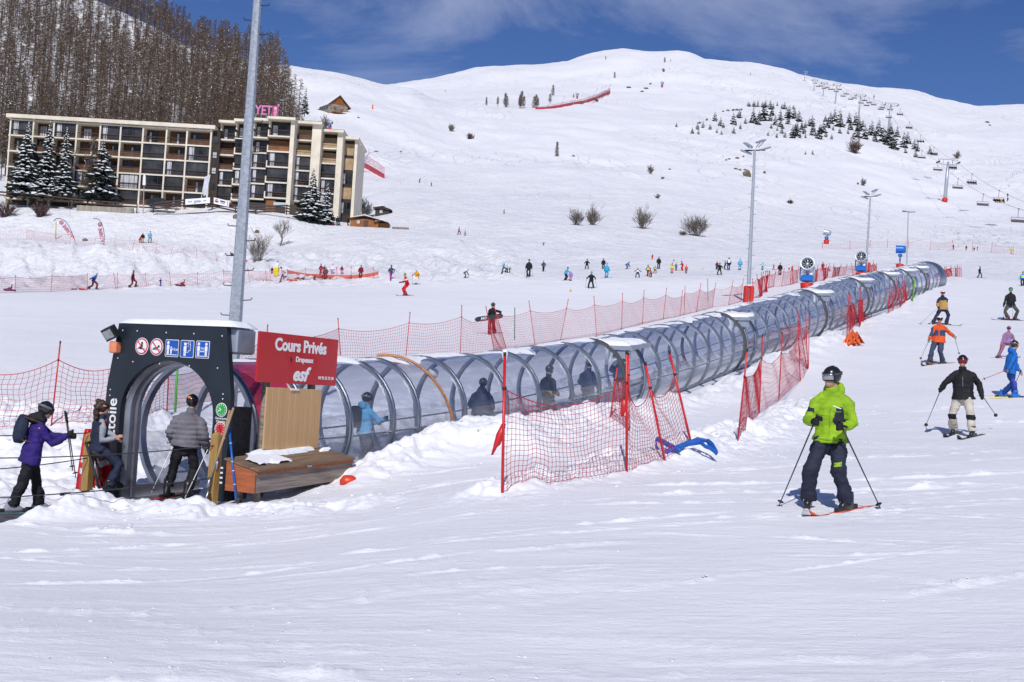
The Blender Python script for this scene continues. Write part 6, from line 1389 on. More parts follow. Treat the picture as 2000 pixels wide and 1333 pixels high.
def chair_mesh():
    out={}
    m=MB(); m.tube([(0,0,0),(0,.1,-.5),(0,.3,-1.2),(0,.25,-2.0)],.07,6); m.rbox((0,0,.05),(.25,.7,.25),.05); out['hanger']=m.mesh('hanger',CH,True)
    m=MB(); m.tube([(-1.6,.25,-2.0),(1.6,.25,-2.0)],.06,6)
    for s in (-1.6,1.6): m.tube([(s,.25,-2.0),(s,.2,-3.1),(s,-.35,-3.15)],.05,6)
    out['frame']=m.mesh('frame',CH,True)
    m=MB(); m.rbox((0,-.1,-3.12),(3.1,.5,.12),.04); out['seat']=m.mesh('seat',SEATR)
    m=MB(); m.rbox((0,.22,-2.75),(3.1,.10,.55),.04); out['backrest']=m.mesh('backrest',SEATG)
    return out
CHM=chair_mesh()
rp=MB(); rp.ball((0,0,.62),(.13,.14,.15),8,6); rp.tube([(0,.05,0),(0,.03,.3),(0,.02,.5)],[.19,.21,.13],8,rnd=True)
for s in (-.1,.1): rp.tube([(s,0,-.02),(s,-.42,0),(s,-.48,-.42)],[.10,.085,.07],7,rnd=True); rp.tube([(s*2.3,.02,.42),(s*2.2,-.15,.15),(s*1.4,-.35,.15)],[.07,.06,.05],6,rnd=True); rp.rbox((s,-.65,-.55),(.09,1.4,.03),.01)
rme={c:rp.mesh('rider',[C(c)],True) for c in ('black','slate','maroon','mustard')}
def chair(px,side,load,label,seed):
    # find the cable parameter whose picture x matches
    us=np.linspace(0,len(LIFTP)-1.01,700); xs=[proj(cable_pt(side,u))[0] for u in us]; u=us[int(np.argmin([abs(x-px) for x in xs]))]; p=cable_pt(side,u)
    t=thing('lift_chair',p,label,'lift chair','chairs of the chairlift'); fl=1 if side>0 else -1
    for n_,me in CHM.items():
        o=bpy.data.objects.new(n_,me); COL.objects.link(o); o.parent=t
        if side<0: pass
    if load:
        r=random.Random(seed)
        for q in range(load):
            o=bpy.data.objects.new('person',rme[r.choice(['black','black','slate','slate','maroon'] if seed!=1951 else ['mustard','black','black','slate'])]); COL.objects.link(o); o.location=Vector(p)+Vector((-1.25+2.5*q/max(1,load-1)+.05*r.random(),-.1,-3.05)); tag(o,'rider sitting in a dark ski outfit on a loaded lift chair','person','riders sitting on the lift chairs')
near_l={1990:'big empty lift chair at the picture edge with red seats',1951:'loaded lift chair nearest the ground with yellow clad rider',1921:'empty lift chair next to the nearest loaded one',1898:'loaded lift chair second beyond the tall tower',1871:'empty lift chair first beyond the tall tower',1860:'loaded lift chair hanging at the head of the tall tower',1833:'empty lift chair hanging before the tall tower',1825:'loaded lift chair just above the tall tower',1801:'empty lift chair over the last spruce',1799:'loaded lift chair above the last spruce',1776:'loaded lift chair beyond the dark spruces',1758:'loaded lift chair high beside the second tower'}
for x,s,l in ((1990,-1,0),(1951,1,5),(1921,-1,0),(1898,1,4),(1871,-1,0),(1860,1,5),(1833,-1,0),(1825,1,5),(1801,-1,0),(1799,1,3),(1776,1,4),(1758,1,3)): chair(x,s,l,near_l[x],x)
for x,s in ((1739,1),(1737,-1),(1724,1),(1721,-1),(1707,1),(1698,1),(1693,-1),(1689,1),(1682,-1),(1669,1),(1662,-1),(1654,1),(1647,-1),(1640,1),(1634,-1),(1627,1),(1622,-1),(1616,1),(1610,-1),(1604,1),(1598,-1),(1592,1)):
    chair(x,s,0,'small lift chair hanging in the distant row of the upper chairlift',x)
# ================================================================ trees
def vcol_bark(name,c): return mat(name,c,.85,var=.25,scale=.8)
TRUNK=vcol_bark('larch_bark',(.06,.047,.04)); TWIG=mat('larch_twigs',(.20,.135,.09),.9,var=.35,scale=.3,c2=(.11,.076,.055)); NEED=mat('spruce_needles',(.022,.038,.024),.8,var=.4,scale=.9,c2=(.012,.022,.016)); TSNOW=mat('tree_snow',(.84,.86,.91),.7,var=.04)
DNEED=mat('mountain_spruce_needles',(.028,.038,.032),.85,var=.3,scale=.4)
def larch_mesh(seed,H=14.,dens=1.,nt_=11,tw=1.):
    r=random.Random(seed); tr=MB(); bend=r.uniform(-.6,.6); wf=r.uniform(.75,1.25); cb=r.uniform(.10,.36); cx_=lambda z:bend*(z/H)**2
    tr.tube([(cx_(z),0,z) for z in (-1.5,0,H*.3,H*.65,H)],[.16,.145,.115,.07,.015],6)
    c=MB(); n=int(125*dens)
    for i in range(n):
        u=(i+r.random())/n; z=H*(cb+(.99-cb)*u); L_=(2.6*wf*(1-u)**.8+.3)*r.uniform(.6,1.15)*(.55+.45*min(1,u*4)); a=r.random()*6.283; dx,dy=math.cos(a),math.sin(a); dr=L_*r.uniform(.05,.30)
        p0=Vector((cx_(z),0,z)); p1=p0+Vector((dx*L_*.55,dy*L_*.55,-dr*.8)); p2=p0+Vector((dx*L_,dy*L_,-dr*.5+.1*L_)); w=.035
        s=Vector((-dy,dx,0))*w; c.add([p0+s,p0-s,p1-s*.8,p1+s*.8,p2],[(0,1,2,3),(3,2,4)],0); up_=Vector((0,0,w)); c.add([p0+up_,p0-up_,p1-up_*.8,p1+up_*.8,p2],[(0,1,2,3),(3,2,4)],0)
        for k in range(nt_):
            f=r.uniform(.2,1); q=p0.lerp(p1,f*2) if f<.5 else p1.lerp(p2,f*2-1); l=r.uniform(.22,.6)*tw; d=Vector((dx*.5+r.uniform(-.9,.9),dy*.5+r.uniform(-.9,.9),r.uniform(-.9,.25))).normalized()*l; s2=d.cross(Vector((r.uniform(-1,1),r.uniform(-1,1),.6))).normalized()*r.uniform(.024,.05)*tw
            c.add([q-s2,q+s2,q+d],[(0,1,2)],1 if r.random()<.045 else 0)
    return tr.mesh('trunk',TRUNK),c.mesh('crown',[TWIG,TSNOW]),tr,c
LV=[larch_mesh(40+i) for i in range(9)]; FL=[larch_mesh(140+i,14.,.75,9,3.2) for i in range(4)]
def place_tree(variant,loc,s,rot,label,group,name='larch_tree',cat='tree'):
    t=thing(name,loc,label,cat,group); t.rotation_euler=(random.uniform(-.05,.05),random.uniform(-.05,.05),rot); t.scale=(s*random.uniform(.85,1.15),s*random.uniform(.85,1.15),s)
    for nm,me in (('trunk',variant[0]),('crown',variant[1])): o=bpy.data.objects.new(nm,me); COL.objects.link(o); o.parent=t
    return t
rnd=random.Random(11); cand=[]
tries=0
while len(cand)<1300 and tries<160000:
    tries+=1; D=math.sqrt(rnd.uniform(272**2,612**2)); lim=np.interp(D,[270,300,400,520,600],[600,585,555,520,508]); x=rnd.uniform(-60,lim)
    X=(x-1000)/F*D
    if any((X-c[0])**2+(D-c[1])**2<(2.6 if D<420 else 2.9)**2 for c in cand): continue
    if x>lim-45 and rnd.random()<.5: continue
    cand.append((X,D,x))
cand.sort(key=lambda c:c[1]); n_ind=0
arrs=[]; SV=[larch_mesh(60+i,14.,.45,7,1.75) for i in range(8)]
def tri(fs,mi,off):
    T=[];M_=[]
    for f,m in zip(fs,mi):
        for q in range(1,len(f)-1): T.append((f[0]+off,f[q]+off,f[q+1]+off)); M_.append(m)
    return T,M_
for v in SV:
    vt=np.array(v[2].v); vc=np.array(v[3].v); T0,M0=tri(v[2].f,[2]*len(v[2].f),0); T1,M1=tri(v[3].f,v[3].mi,len(vt)); arrs.append((np.vstack([vt,vc]),np.array(T0+T1),np.array(M0+M1)))
fv=[];ff=[];fm=[];off=0
for X,D,x in cand:
    z=gz(X,D); s=rnd.uniform(.78,1.32)*(0.75 if x>560 else 1); k=rnd.randrange(8); rot=rnd.random()*6.28
    if n_ind<290 and -25<x: place_tree(LV[k],(X,D,z-.2),s,rot,'bare brown larch in the wood above the apartment block','larches on the wooded hillside'); n_ind+=1
    else:
        A,T_,M_=arrs[k]; c_,s_=math.cos(rot),math.sin(rot); V=A*s; fv.append(np.stack([V[:,0]*c_-V[:,1]*s_+X,V[:,0]*s_+V[:,1]*c_+D,V[:,2]+z-.2],-1)); ff.append(T_+off); fm.append(M_); off+=len(V)
V=np.vstack(fv); T_=np.vstack(ff).astype(np.int32); M_=np.concatenate(fm).astype(np.int32)
me=bpy.data.meshes.new('larch_wood'); me.vertices.add(len(V)); me.vertices.foreach_set('co',V.ravel()); me.loops.add(T_.size); me.loops.foreach_set('vertex_index',T_.ravel()); me.polygons.add(len(T_)); me.polygons.foreach_set('loop_start',np.arange(0,T_.size,3,dtype=np.int32)); me.polygons.foreach_set('material_index',M_)
for m in (TWIG,TSNOW,TRUNK): me.materials.append(m)
me.update(calc_edges=True); o=bpy.data.objects.new('larch_wood',me); COL.objects.link(o); o['kind']='stuff'; o['label']='bare larch wood higher on the hillside'
def spruce_mesh(seed,H,Wd,tiers,per,snow,nd=NEED,irr=.25):
    r=random.Random(seed); tr=MB(); tr.tube([(0,0,-.8),(0,0,H*.5),(0,0,H*.98)],[H*.017,H*.011,.01],6); c=MB(); sn=MB()
    for t in range(tiers):
        u=(t+.3)/tiers; z=H*(.04+.95*u); R_=Wd*(1-u)**.85*r.uniform(1-irr,1+irr*.5)+.03*H*(1-u)+.06; n=max(4,int(per*(1-u*.55)))
        for i in range(n):
            a=6.283*(i+r.random()*.9)/n; L_=R_*r.uniform(.65,1.12); dx,dy=math.cos(a),math.sin(a); dr=L_*r.uniform(.18,.42); z0=z+r.uniform(-.5,.5)*H/tiers
            p0=Vector((dx*.05,dy*.05,z0)); p1=Vector((dx*L_*.5,dy*L_*.5,z0-dr*.35)); p2=Vector((dx*L_,dy*L_,z0-dr+.04*L_)); s=Vector((-dy,dx,0)); w=L_*r.uniform(.16,.26)+.04*H/10
            c.add([p0,p1+s*w-Vector((0,0,w*.5)),p2,p1-s*w-Vector((0,0,w*.5)),p1],[(0,1,4),(4,1,2),(0,4,3),(4,2,3)])
            c.add([p1,p1+s*w*1.3+Vector((dx,dy,-.9))*w*.9,p1+s*w*.2+Vector((dx,dy,0))*w,p1-s*w*1.3+Vector((dx,dy,-.9))*w*.9],[(0,1,2),(0,2,3)])
            c.add([p0.lerp(p1,.3),p1.lerp(p2,.3)-Vector((0,0,w*1.1)),p2,p1.lerp(p2,.5)+Vector((0,0,w*.15))],[(0,1,2,3)])
            if r.random()<snow:
                e=Vector((0,0,.05*H/10+.03)); f0=r.uniform(.2,.45); q0=p0.lerp(p1,f0*1.6)+e; ww=w*r.uniform(.75,1.25); q2=p1.lerp(p2,r.uniform(.6,1.))+e*.8; q1=q0.lerp(q2,.5)+e*.9
                sn.add([q0,q1+s*ww-Vector((0,0,ww*.45)),q2,q1-s*ww-Vector((0,0,ww*.45)),q1+e*.4],[(0,1,4),(4,1,2),(0,4,3),(4,2,3)])
    return tr,c,sn
def spruce(label,x,yb,yt,Wpx,D,tiers,per,snow,seed,group=None,irr=.25):
    b=unp(x,yb,D); g=gz(b[0],b[1]); b[2]=min(b[2],g+3); H=np.linalg.norm(unp(x,yt,D)-b); Wd=Wpx/2/F*D; tr,c,sn=spruce_mesh(seed,H,Wd,tiers,per,snow,irr=irr); t=thing('spruce_tree',b,label,'tree',group)
    for nm,m,mm in (('trunk',tr,TRUNK),('crown',c,NEED),('snow_load',sn,TSNOW)):
        if m.v: o=m.build(nm,mm,t,world=False)
    return t
spruce('tall snow laden spruce at the outer end of the apartment block',46,384,236,74,202.5,26,13,1.,1,irr=.4); spruce('snow laden spruce with narrow top between two others',88,383,236,64,202,26,12,1.,2,irr=.4); spruce('snow laden spruce third from the outer end of the apartment block',122,384,248,56,201.5,24,12,1.,3,irr=.4)
spruce('dark spruce with snow on its sunny side in front of the middle balconies',195,386,272,84,202,24,13,.85,4,irr=.45); spruce('snowy spruce in front of the stepped balconies',607,427,327,60,200.5,22,13,1.,5,irr=.35); spruce('small snowy spruce beside the bigger one at the stepped balconies',636,433,355,34,200,20,11,1.,6,irr=.35)
spruce('dark spruce standing beside the stone chalet',596,203,165,18,405,16,9,.25,7)
for i,(x,y,h) in enumerate(((118,222,48),(385,205,40),(545,236,40),(20,210,55))): spruce(['dark spruce among the larches above the outer balconies','dark spruce among larches above the middle of the roof','dark spruce behind the rooftop letters','dark spruce at the edge of the wood above the roof end'][i],x,y,y-h,22,300,16,9,.35,20+i)
# bare reddish larch in front
b=unp(172,388,201); t=place_tree(larch_mesh(77,11.,1.1)[:2],b,.95,1.,'bare reddish larch with few cones in front of the middle balconies',None)
# mountain spruces (too small for parts): shared meshes
MS=[]
for i in range(5):
    tr,c,sn=spruce_mesh(100+i,6.,1.75,11,9,.10,DNEED); o_=len(c.v); c.v+=tr.v; c.f+=[tuple(q+o_ for q in f) for f in tr.f]; c.mi+=[0]*len(tr.f); o_=len(c.v); c.v+=sn.v; c.f+=[tuple(q+o_ for q in f) for f in sn.f]; c.mi+=[1]*len(sn.f); MS.append(c.mesh('spruce_tree',[DNEED,TSNOW]))
pts=[]
for l in ("1321 248 9,1396 237 17,1352 261 12,1362 253 13,1373 250 13,1364 263 10,1387 253 11,1407 247 17,1413 250 11,1400 260 9,1409 263 9,1432 244 22,1444 231 17,1446 252 11,1456 242 12,1433 261 13,1437 246 9,1471 241 28,1483 232 16,1490 236 28,1493 226 22,1461 208 9,1464 209 9,1471 209 11,1474 209 11,1480 209 13,1489 210 11,1495 210 14,1504 214 18,1510 213 11,1518 207 8,1527 213 10,1532 214 14,1538 232 22,1542 230 22,1549 214 9,1504 237 18,1506 251 10,1514 245 20,1518 256 9,1524 235 20,1524 248 17,1528 252 12,1539 243 18,1551 232 22,1560 238 21,1566 250 13,1566 254 12,1573 270 10,1573 250 14,1580 247 16,1588 258 16,1592 266 11,1517 269 10,1527 261 13,1533 269 12,1548 270 24,1553 266 22,1562 270 13,1585 265 17,1594 270 10,1601 262 18,1608 260 24,1613 268 12,1617 250 20,1500 265 9,1586 247 20,1612 238 13,1622 242 22,1630 238 24,1640 248 30,1627 255 10,1640 261 12,1658 241 20,1661 254 22,1656 262 10,1671 245 24,1678 256 26,1674 269 26,1666 272 14,1685 248 14,1689 272 26,1702 265 26,1716 266 30,1709 277 20,1725 278 28,1733 284 30,1740 262 20,1745 292 34,1752 268 20,1737 272 24,1765 289 28,1772 281 22,1786 292 20,1792 296 18,1768 299 12,1788 308 14,1816 302 16,1624 273 12,1573 302 8,1587 302 9,1600 272 22,1556 258 20,1570 262 18,1508 226 18,1480 244 20").split(','):
    pts.append(tuple(map(float,l.split())))
for i,(x,y,h) in enumerate(pts):
    b=hit(x,y); o=bpy.data.objects.new('spruce_tree',MS[i%5]); COL.objects.link(o); s=h*1.28*b[1]/F/6.; o.location=b-np.array([0,0,.3]); o.scale=(s*random.uniform(.9,1.25),s*random.uniform(.9,1.25),s); o.rotation_euler=(0,0,random.random()*6); tag(o,'small dark spruce of the scattered plantation on the mountain','tree','spruces planted across the mountain slope')
# golden larches on the mountain
for i,(x,y,h) in enumerate(((950,206,16),(972,208,18),(987,210,27),(990,209,20),(1017,212,32),(1014,212,24),(1022,211,22),(1043,211,22),(1047,211,25),(1050,210,18),(1074,202,18),(1079,187,20),(1087,306,28),(1183,118,8),(1200,153,12),(1298,122,10),(1310,121,5),(870,180,4),(1707,193,8),(1120,191,8))):
    b=hit(x,y); s=h*b[1]/F/14.; t=place_tree(FL[i%4],b-np.array([0,0,.3]),s*1.12,i*1.3,['thin bare larch standing alone on the open slope' if i==12 else 'small golden brown larch on the mountain'][0],None if i==12 else 'larches scattered on the mountain')
for i,(x,y,h) in enumerate(((522,205,38),(536,210,36),(548,212,30),(531,196,30))):
    b=hit(x,y); place_tree(LV[i],b,h*b[1]/F/14.,i,'spindly larch at the thin edge of the wood above the rooftop letters','larches at the thin edge of the wood')
# bare bushes
BUSH=mat('bare_branches',(.11,.09,.075),.9,var=.3,scale=2); BUSHR=mat('reddish_branches',(.10,.05,.045),.9,var=.3,scale=2); PALEB=mat('pale_branches',(.21,.18,.155),.9,var=.25,scale=2)
def bush(label,x,y,w,h,m=BUSH,n=60,seed=1,tree=False,group=None,name='bare_bush',flecks=0):
    b=np.array(hit(x,y)); k=b[1]/F; H=h*k; W=w*k/2; r=random.Random(seed*13+int(x)); mb=MB(); thin=max(.012,.00016*b[1])
    def br(p,d,l,rad,lev):
        q=p+d*l*.5+Vector((r.uniform(-.12,.12),r.uniform(-.12,.12),.06))*l; e=q+(d+Vector((r.uniform(-.25,.25),r.uniform(-.25,.25),.12))).normalized()*l*.5
        mb.tube([p,q,e],[rad,rad*.75,rad*.4],3,cap=False)
        if lev>0:
            for i in range(4+(lev>1)):
                f=r.uniform(.3,1); a=p.lerp(q,f*2) if f<.5 else q.lerp(e,f*2-1); dd=(d*.9+Vector((r.uniform(-1,1),r.uniform(-1,1),r.uniform(-.25,.7)))*.75).normalized(); br(a,dd,l*r.uniform(.38,.65),max(rad*.55,thin*.55),lev-1)
    b0=Vector(b)-Vector((0,0,.15))
    if tree:
        mb.tube([b0,b0+Vector((.05*H,0,H*.22)),b0+Vector((.03*H,0,H*.5))],[.035*H*.8,.026*H,.016*H],7); src=[(b0+Vector((.04*H,0,H*r.uniform(.2,.5)))) for i in range(n)]
    else: n=int(n*1.6); src=[b0+Vector((r.uniform(-.22,.22)*W,r.uniform(-.22,.22)*W,0)) for i in range(n)]
    for p in src:
        a=r.random()*6.283; sp=r.random()**.5; L_=(H-(p.z-b0.z))*r.uniform(.65,1.0); d=Vector((math.cos(a)*sp*W*.95,math.sin(a)*sp*W*.95,max(.22,(1-sp*.62))*L_)); l=d.length*.80; br(p,d.normalized(),l,max(thin,.006*H),2)
    if flecks:
        for i in range(flecks): c=b0+Vector((r.uniform(-.7,.7)*W,r.uniform(-.7,.7)*W,r.uniform(.3,.9)*H)); q=.05*H; mb.add([c+Vector((-q,0,0)),c+Vector((0,-q,.2*q)),c+Vector((q,0,0)),c+Vector((0,q,.4*q))],[(0,1,2,3)],1)
    o=mb.build(name,[m,TSNOW]); return tag(o,label,'bush' if not tree else 'tree',group)
BUSH=mat('grey_bare_branches',(.16,.135,.115),.9,var=.3,scale=2)
bush('round bare bush pair, one with pale twigs, on the slope above the skiers',1158,440,40,46,BUSH,22,2); bush('low spreading bare bush touching a taller one above the skiers',1126,440,38,38,BUSH,22,3)
bush('bare rounded bush in the middle of the snow slope',1255,447,40,50,BUSH,24,4); bush('largest bare bush on the slope beside the padded lamp post',1359,461,58,48,BUSH,34,5); bush('low twiggy bush at the foot of the largest bare bush',1334,460,22,14,BUSH,14,6)
bush('bare fan shaped bush below the dark spruces',1669,300,34,34,BUSHR,24,7); bush('round pale bush beyond the tall lift tower',1870,310,17,15,PALEB,18,8); bush('small bare bush on the upper middle slope',1270,340,16,20,BUSH,12,9); bush('tiny bush under the small bare bush',1294,350,10,6,BUSH,10,10); bush('small dark bush midway above the largest bare bush',1284,388,14,12,BUSH,12,11); bush('small brown bush half buried near the grey lamp head',1543,398,15,10,BUSHR,14,12); bush('small bare bush between the two lamp heads',1686,363,15,16,BUSH,12,13); bush('tiny twig bush below the fan shaped bush',1676,361,5,6,BUSH,8,14)
bush('narrow dark shrub on the slope above the walkers',881,257,11,19,BUSH,16,15); bush('low dark shrub beside the narrow one above the walkers',918,272,18,13,BUSHR,16,16); bush('bare shrub by the snow cannon behind the apartment block',634,252,26,28,BUSH,16,17); bush('red brown bush with snow flecks on the bank by the outer balconies',78,424,40,34,BUSHR,34,18,flecks=26); bush('red brown bush at the picture edge below the apartment block',10,424,46,40,BUSHR,34,19,flecks=26); bush('bush with snow flecks in front of the lower balconies',311,400,42,34,BUSHR,20,20,flecks=30)
bush('pale bare little tree standing on the snow bank',547,481,46,64,PALEB,16,21,True,name='bare_tree'); bush('many stemmed bare tree right behind the tall lamp post',502,510,52,68,PALEB,22,22,name='bare_tree'); bush('bare tree beside the end of the apartment block',709,428,42,50,PALEB,20,23,name='bare_tree')
for i,(x,y,w,h) in enumerate(((1366,242,9,6),(1380,236,7,5),(1432,217,8,5),(1448,216,6,5),(1296,141,7,8),(1165,200,8,10),(783,298,6,4),(700,231,6,4),(1710,163,8,8))): bush('tiny dark shrub dotted on the upper mountain',x,y,w,h,BUSH,9,40+i,group='tiny shrubs on the upper mountain')
ROCK=mat('rock',(.17,.14,.10),.9,var=.3,scale=1.2,bump=.5,bscale=4)
def rock(label,x,y,w,h,seed,group=None):
    b=np.array(hit(x,y)); k=b[1]/F; r=np.random.RandomState(seed); mb=MB(); mb.ball(b+np.array([0,0,h*k*.25]),(w*k/2,w*k/2.5,h*k*.7),10,7); mb.v=[tuple(np.array(v)+(r.rand(3)-.5)*w*k*.16) for v in mb.v]; o=mb.build('rock',ROCK); tag(o,label,'rock',group)
rock('brown boulder poking out of the snow left of the grey lamp post',1459,345,17,13,1); rock('small boulder next to the brown boulder',1493,339,6,5,2); rock('pale stones in the snow edge below the tall lamp post',460,427,11,9,3); rock('brown rock in the snow between the feather flags',166,471,11,5,4); rock('brown rock below the white banner',345,411,8,5,5); rock('round stone at the snow edge by the parked cars',325,410,6,5,6); rock('tan rock behind the bare trees on the bank',502,455,10,6,7)
for i,(x,y) in enumerate(((1412,219),(1422,217),(1440,216),(1418,314),(1424,312),(1440,310),(1452,307),(1445,333),(1437,331),(1308,332),(1120,306),(1928,240),(1933,246),(1455,333),(1262,174),(1270,165),(1254,180),(1228,172))): rock('small dark rock showing through the mountain snow',x,y,5+i%3*2,2.6,20+i,'rocks showing through the mountain snow')
# ================================================================ buildings
CREAM=mat('cream_concrete',(.73,.66,.54),.8,var=.08,scale=.6); BROWN=mat('brown_cladding',(.12,.055,.028),.8,var=.25,scale=1.2); DBROWN=mat('dark_brown_cladding',(.04,.024,.02),.8,var=.2,scale=.8); ORB2=mat('orange_brown_wood',(.26,.10,.025),.7,var=.2,scale=1.); BEIGE=mat('beige_blind',(.40,.28,.16),.75,var=.12,scale=1.); RAILB=mat('brown_railing',(.05,.024,.018),.6,var=.2); MULL=mat('dark_window_frame',(.025,.022,.022),.5)
GLASS=mat('window_glass',(.055,.053,.055),.12,var=.5,scale=.3,spec=.35); CURT=mat('white_curtain',(.55,.55,.58),.7,var=.3,scale=3,stretch=(3,3,.2))
bl=thing('apartment_block',unp(215,402,206),'long apartment block with cream concrete grid and glazed and open brown balconies','building')
Db=205.; XS=[unp(x,240,Db)[0] for x in (21,66,106,151,197,237,281,327,367,414)]; ztop=unp(18,223,Db)[2]; FH=2.66; ZS=[ztop-.75-FH*i for i in range(6)]; zb=ztop-17.2
x0,x1=XS[0]-.25,XS[-1]+.15
m=MB(); m.box(((x0+x1)/2,Db+8.2,(ztop+zb)/2-.3),(x1-x0,13,ztop-zb-.6)); m.build('back_wall',BROWN,bl)
m=MB()
for i,z in enumerate(ZS): m.box(((x0+x1)/2,Db+.85,z-.12+.003),(x1-x0,1.7,.24))
m.build('floor_slab',CREAM,bl)
m=MB()
for x in XS: m.box((x,Db+.82,(ztop-.6+zb)/2),(.26,1.75,ztop-zb-.6))
m.build('party_wall',CREAM,bl)
m=MB(); m.box(((x0+x1)/2+.1,Db+6.5,ztop-.34),(x1-x0+1.0,14.2,.62)); rf=m.build('roof_edge',CREAM,bl)
m=MB(); m.box(((x0+x1)/2+.1,Db+6.6,ztop+.05),(x1-x0+1.1,14.0,.14)); m.build('roof_cap',DBROWN,bl); m=MB(); m.rbox((x0+9,Db+7,ztop+.18),(14,8,.12),.05); m.build('roof_snow',SNOW,bl)
ROWS=['gbgbggbbb','bbbbbbgbg','bgbbbbggg','gbbgbcggb','bgbbggbbg']
def pane(par,xa,xb_,y,z0,z1,nm,curtain=0,nh=1):
    m=MB(); m.box(((xa+xb_)/2,y,(z0+z1)/2),(xb_-xa,.04,z1-z0),mi=0)
    for i in range(nm+1): x=xa+(xb_-xa)*i/nm; m.box((x,y-.03,(z0+z1)/2),(.07,.06,z1-z0),mi=1)
    for z in ([z0,z1]+[z0+(z1-z0)*.38]*nh): m.box(((xa+xb_)/2,y-.034,z),(xb_-xa,.06,.07),mi=1)
    if curtain: m.box((xa+(xb_-xa)*(.2 if curtain==1 else .5),y-.022,(z0+z1)/2),((xb_-xa)*(.22 if curtain==1 else .8),.012,(z1-z0)*.9),mi=2)
    return m.build('window',[GLASS,MULL,CURT],par)
def railing(par,xa,xb_,y,z,h=.95,solid=None,mm=None):
    m=MB(); m.box(((xa+xb_)/2,y,z+h),(xb_-xa,.07,.12),mi=0); m.box(((xa+xb_)/2,y,z+h*.55),(xb_-xa,.03,.06),mi=0)
    if solid: m.box(((xa+xb_)/2,y+.02,z+h*.45),(xb_-xa-.05,.03,h*.8),mi=1)
    else:
        n=max(3,int((xb_-xa)/.35))
        for i in range(n+1): m.box((xa+(xb_-xa)*i/n,y,z+h*.5),(.03,.03,h),mi=0)
    return m.build('railing',[RAILB,mm or BROWN],par)
rr=random.Random(4)
for r_,row in enumerate(ROWS):
    z1=ZS[r_]-.24; z0=ZS[r_+1]
    for c_,k in enumerate(row):
        xa,xb_=XS[c_]+.13,XS[c_+1]-.13
        if k in 'gc': pane(bl,xa,xb_,Db+.25,z0,z1,4,2 if k=='c' else (1 if rr.random()<.3 else 0)); railing(bl,xa,xb_,Db+.08,z0,.9)
        else:
            w=(xb_-xa); o=rr.choice([.1,.35,.45]); pane(bl,xa+w*o,xa+w*(o+.42),Db+1.66,z0+.05,z0+2.05,3,rr.choice([0,1,1,2]))
            railing(bl,xa,xb_,Db+.08,z0,.95,rr.random()<.35)
m=MB(); m.box(((x0+x1)/2,Db+1.1,zb+1.0),(x1-x0,.2,3.2)); m.build('ground_floor_wall',MULL,bl)
# link tower with dark cladding
lx0,lx1=x1,unp(431,240,Db)[0]; m=MB(); m.box(((lx0+lx1)/2,Db+6.6,(ztop+zb)/2-.4),(lx1-lx0-.02,12,ztop-zb-.9)); m.build('link_wall',DBROWN,bl)
for i in range(5): pane(bl,lx1-1.15,lx1-.35,Db+.56,ZS[i+1]+.7,ZS[i+1]+1.75,1,2 if i in(1,2) else 0)
# stepped wing
st_=thing('stepped_apartment_block',unp(560,412,206),'stepped apartment block with staggered cream balconies and pink letters on its roof','building')
UN=[(431,461,236,206.,0),(461,495.5,233.5,205.5,0),(495.5,525.5,231.5,205.,0),(525.5,569,228.5,204.4,577),(577,611,237,207.,629),(629,660,253.5,209.,671)]
kinds=['nbbgg','ngggb','nnggg','noggg','etggg','ttggg']
for i,(xl,xr,yt,D,xw) in enumerate(UN):
    A=unp(xl,yt,D); B=unp(xr,yt,D); xa,xb_=A[0],B[0]; zt=A[2]; n=5; fh=2.6; zlow=zt-.5-fh*6
    m=MB(); m.box(((xa+xb_)/2,D+6.6,(zt+zlow)/2-.25),(xb_-xa+.02,10,zt-zlow-.5)); m.build('core_wall',DBROWN,st_)
    xe=unp(xw,yt,D)[0] if xw else xb_
    m=MB(); m.box(((xa+xe)/2,D+5.3,zt-.22),(xe-xa+.3,12,.44)); m.build('roof_edge',CREAM,st_); m=MB(); m.box(((xa+xe)/2,D+5.5,zt+.05),(xe-xa+.3,12,.10)); m.build('roof_cap',DBROWN,st_)
    m=MB(); m.box((xa+.12,D+1.1,zt-1.0),(.22,1.6,1.2))
    if xw: m.box(((xb_+xe)/2,D+2.2,(zt-.44+zlow)/2),(xe-xb_,4.2,zt-.44-zlow))
    m.build('side_wall',CREAM,st_)
    for f in range(n):
        z1=zt-.5-fh*f; z0=z1-fh; k=kinds[i][f]
        m=MB(); m.box(((xa+xb_)/2,D+.75,z0-.1),(xb_-xa-.01,1.7,.24)); m.box((xa+.11,D-.02+.6,z0+.45),(.2,1.3,.95)); 
        m.build('balcony_slab',CREAM,st_)
        wa,wb=xa+.24,xb_-.03
        if k=='g': pane(st_,wa,wb,D+.2,z0,z1-.2,3,1 if rr.random()<.55 else 0); railing(st_,wa,wb,D+.02,z0,.85)
        elif k=='n': pane(st_,wa,wb-.1,D+1.55,z0,z1-.5,2,1); railing(st_,wa,wb,D+.02,z0,.95)
        else:
            mm={'b':BROWN,'o':ORB2,'t':BEIGE,'e':BEIGE}[k]; m=MB(); m.box(((wa+wb)/2,D+1.5,z0+1.0),(wb-wa,.06,2.0)); m.build('blind',mm,st_); railing(st_,wa,wb,D+.02,z0,.95,True,mm if k!='e' else None)
A=unp(670,271,212); B=unp(696,276,212); zt=A[2]; m=MB(); m.box(((A[0]+B[0])/2,217,zt-8.2),(B[0]-A[0],10,16.2)); m.build('end_wall',DBROWN,st_)
m=MB(); m.box((B[0]+.12,216.5,zt-8.0),(.5,10.4,16)); m.build('end_pier',CREAM,st_); m=MB(); m.box(((A[0]+B[0])/2,216.5,zt-.1),(B[0]-A[0]+1.2,12,.42)); m.build('roof_edge',CREAM,st_)
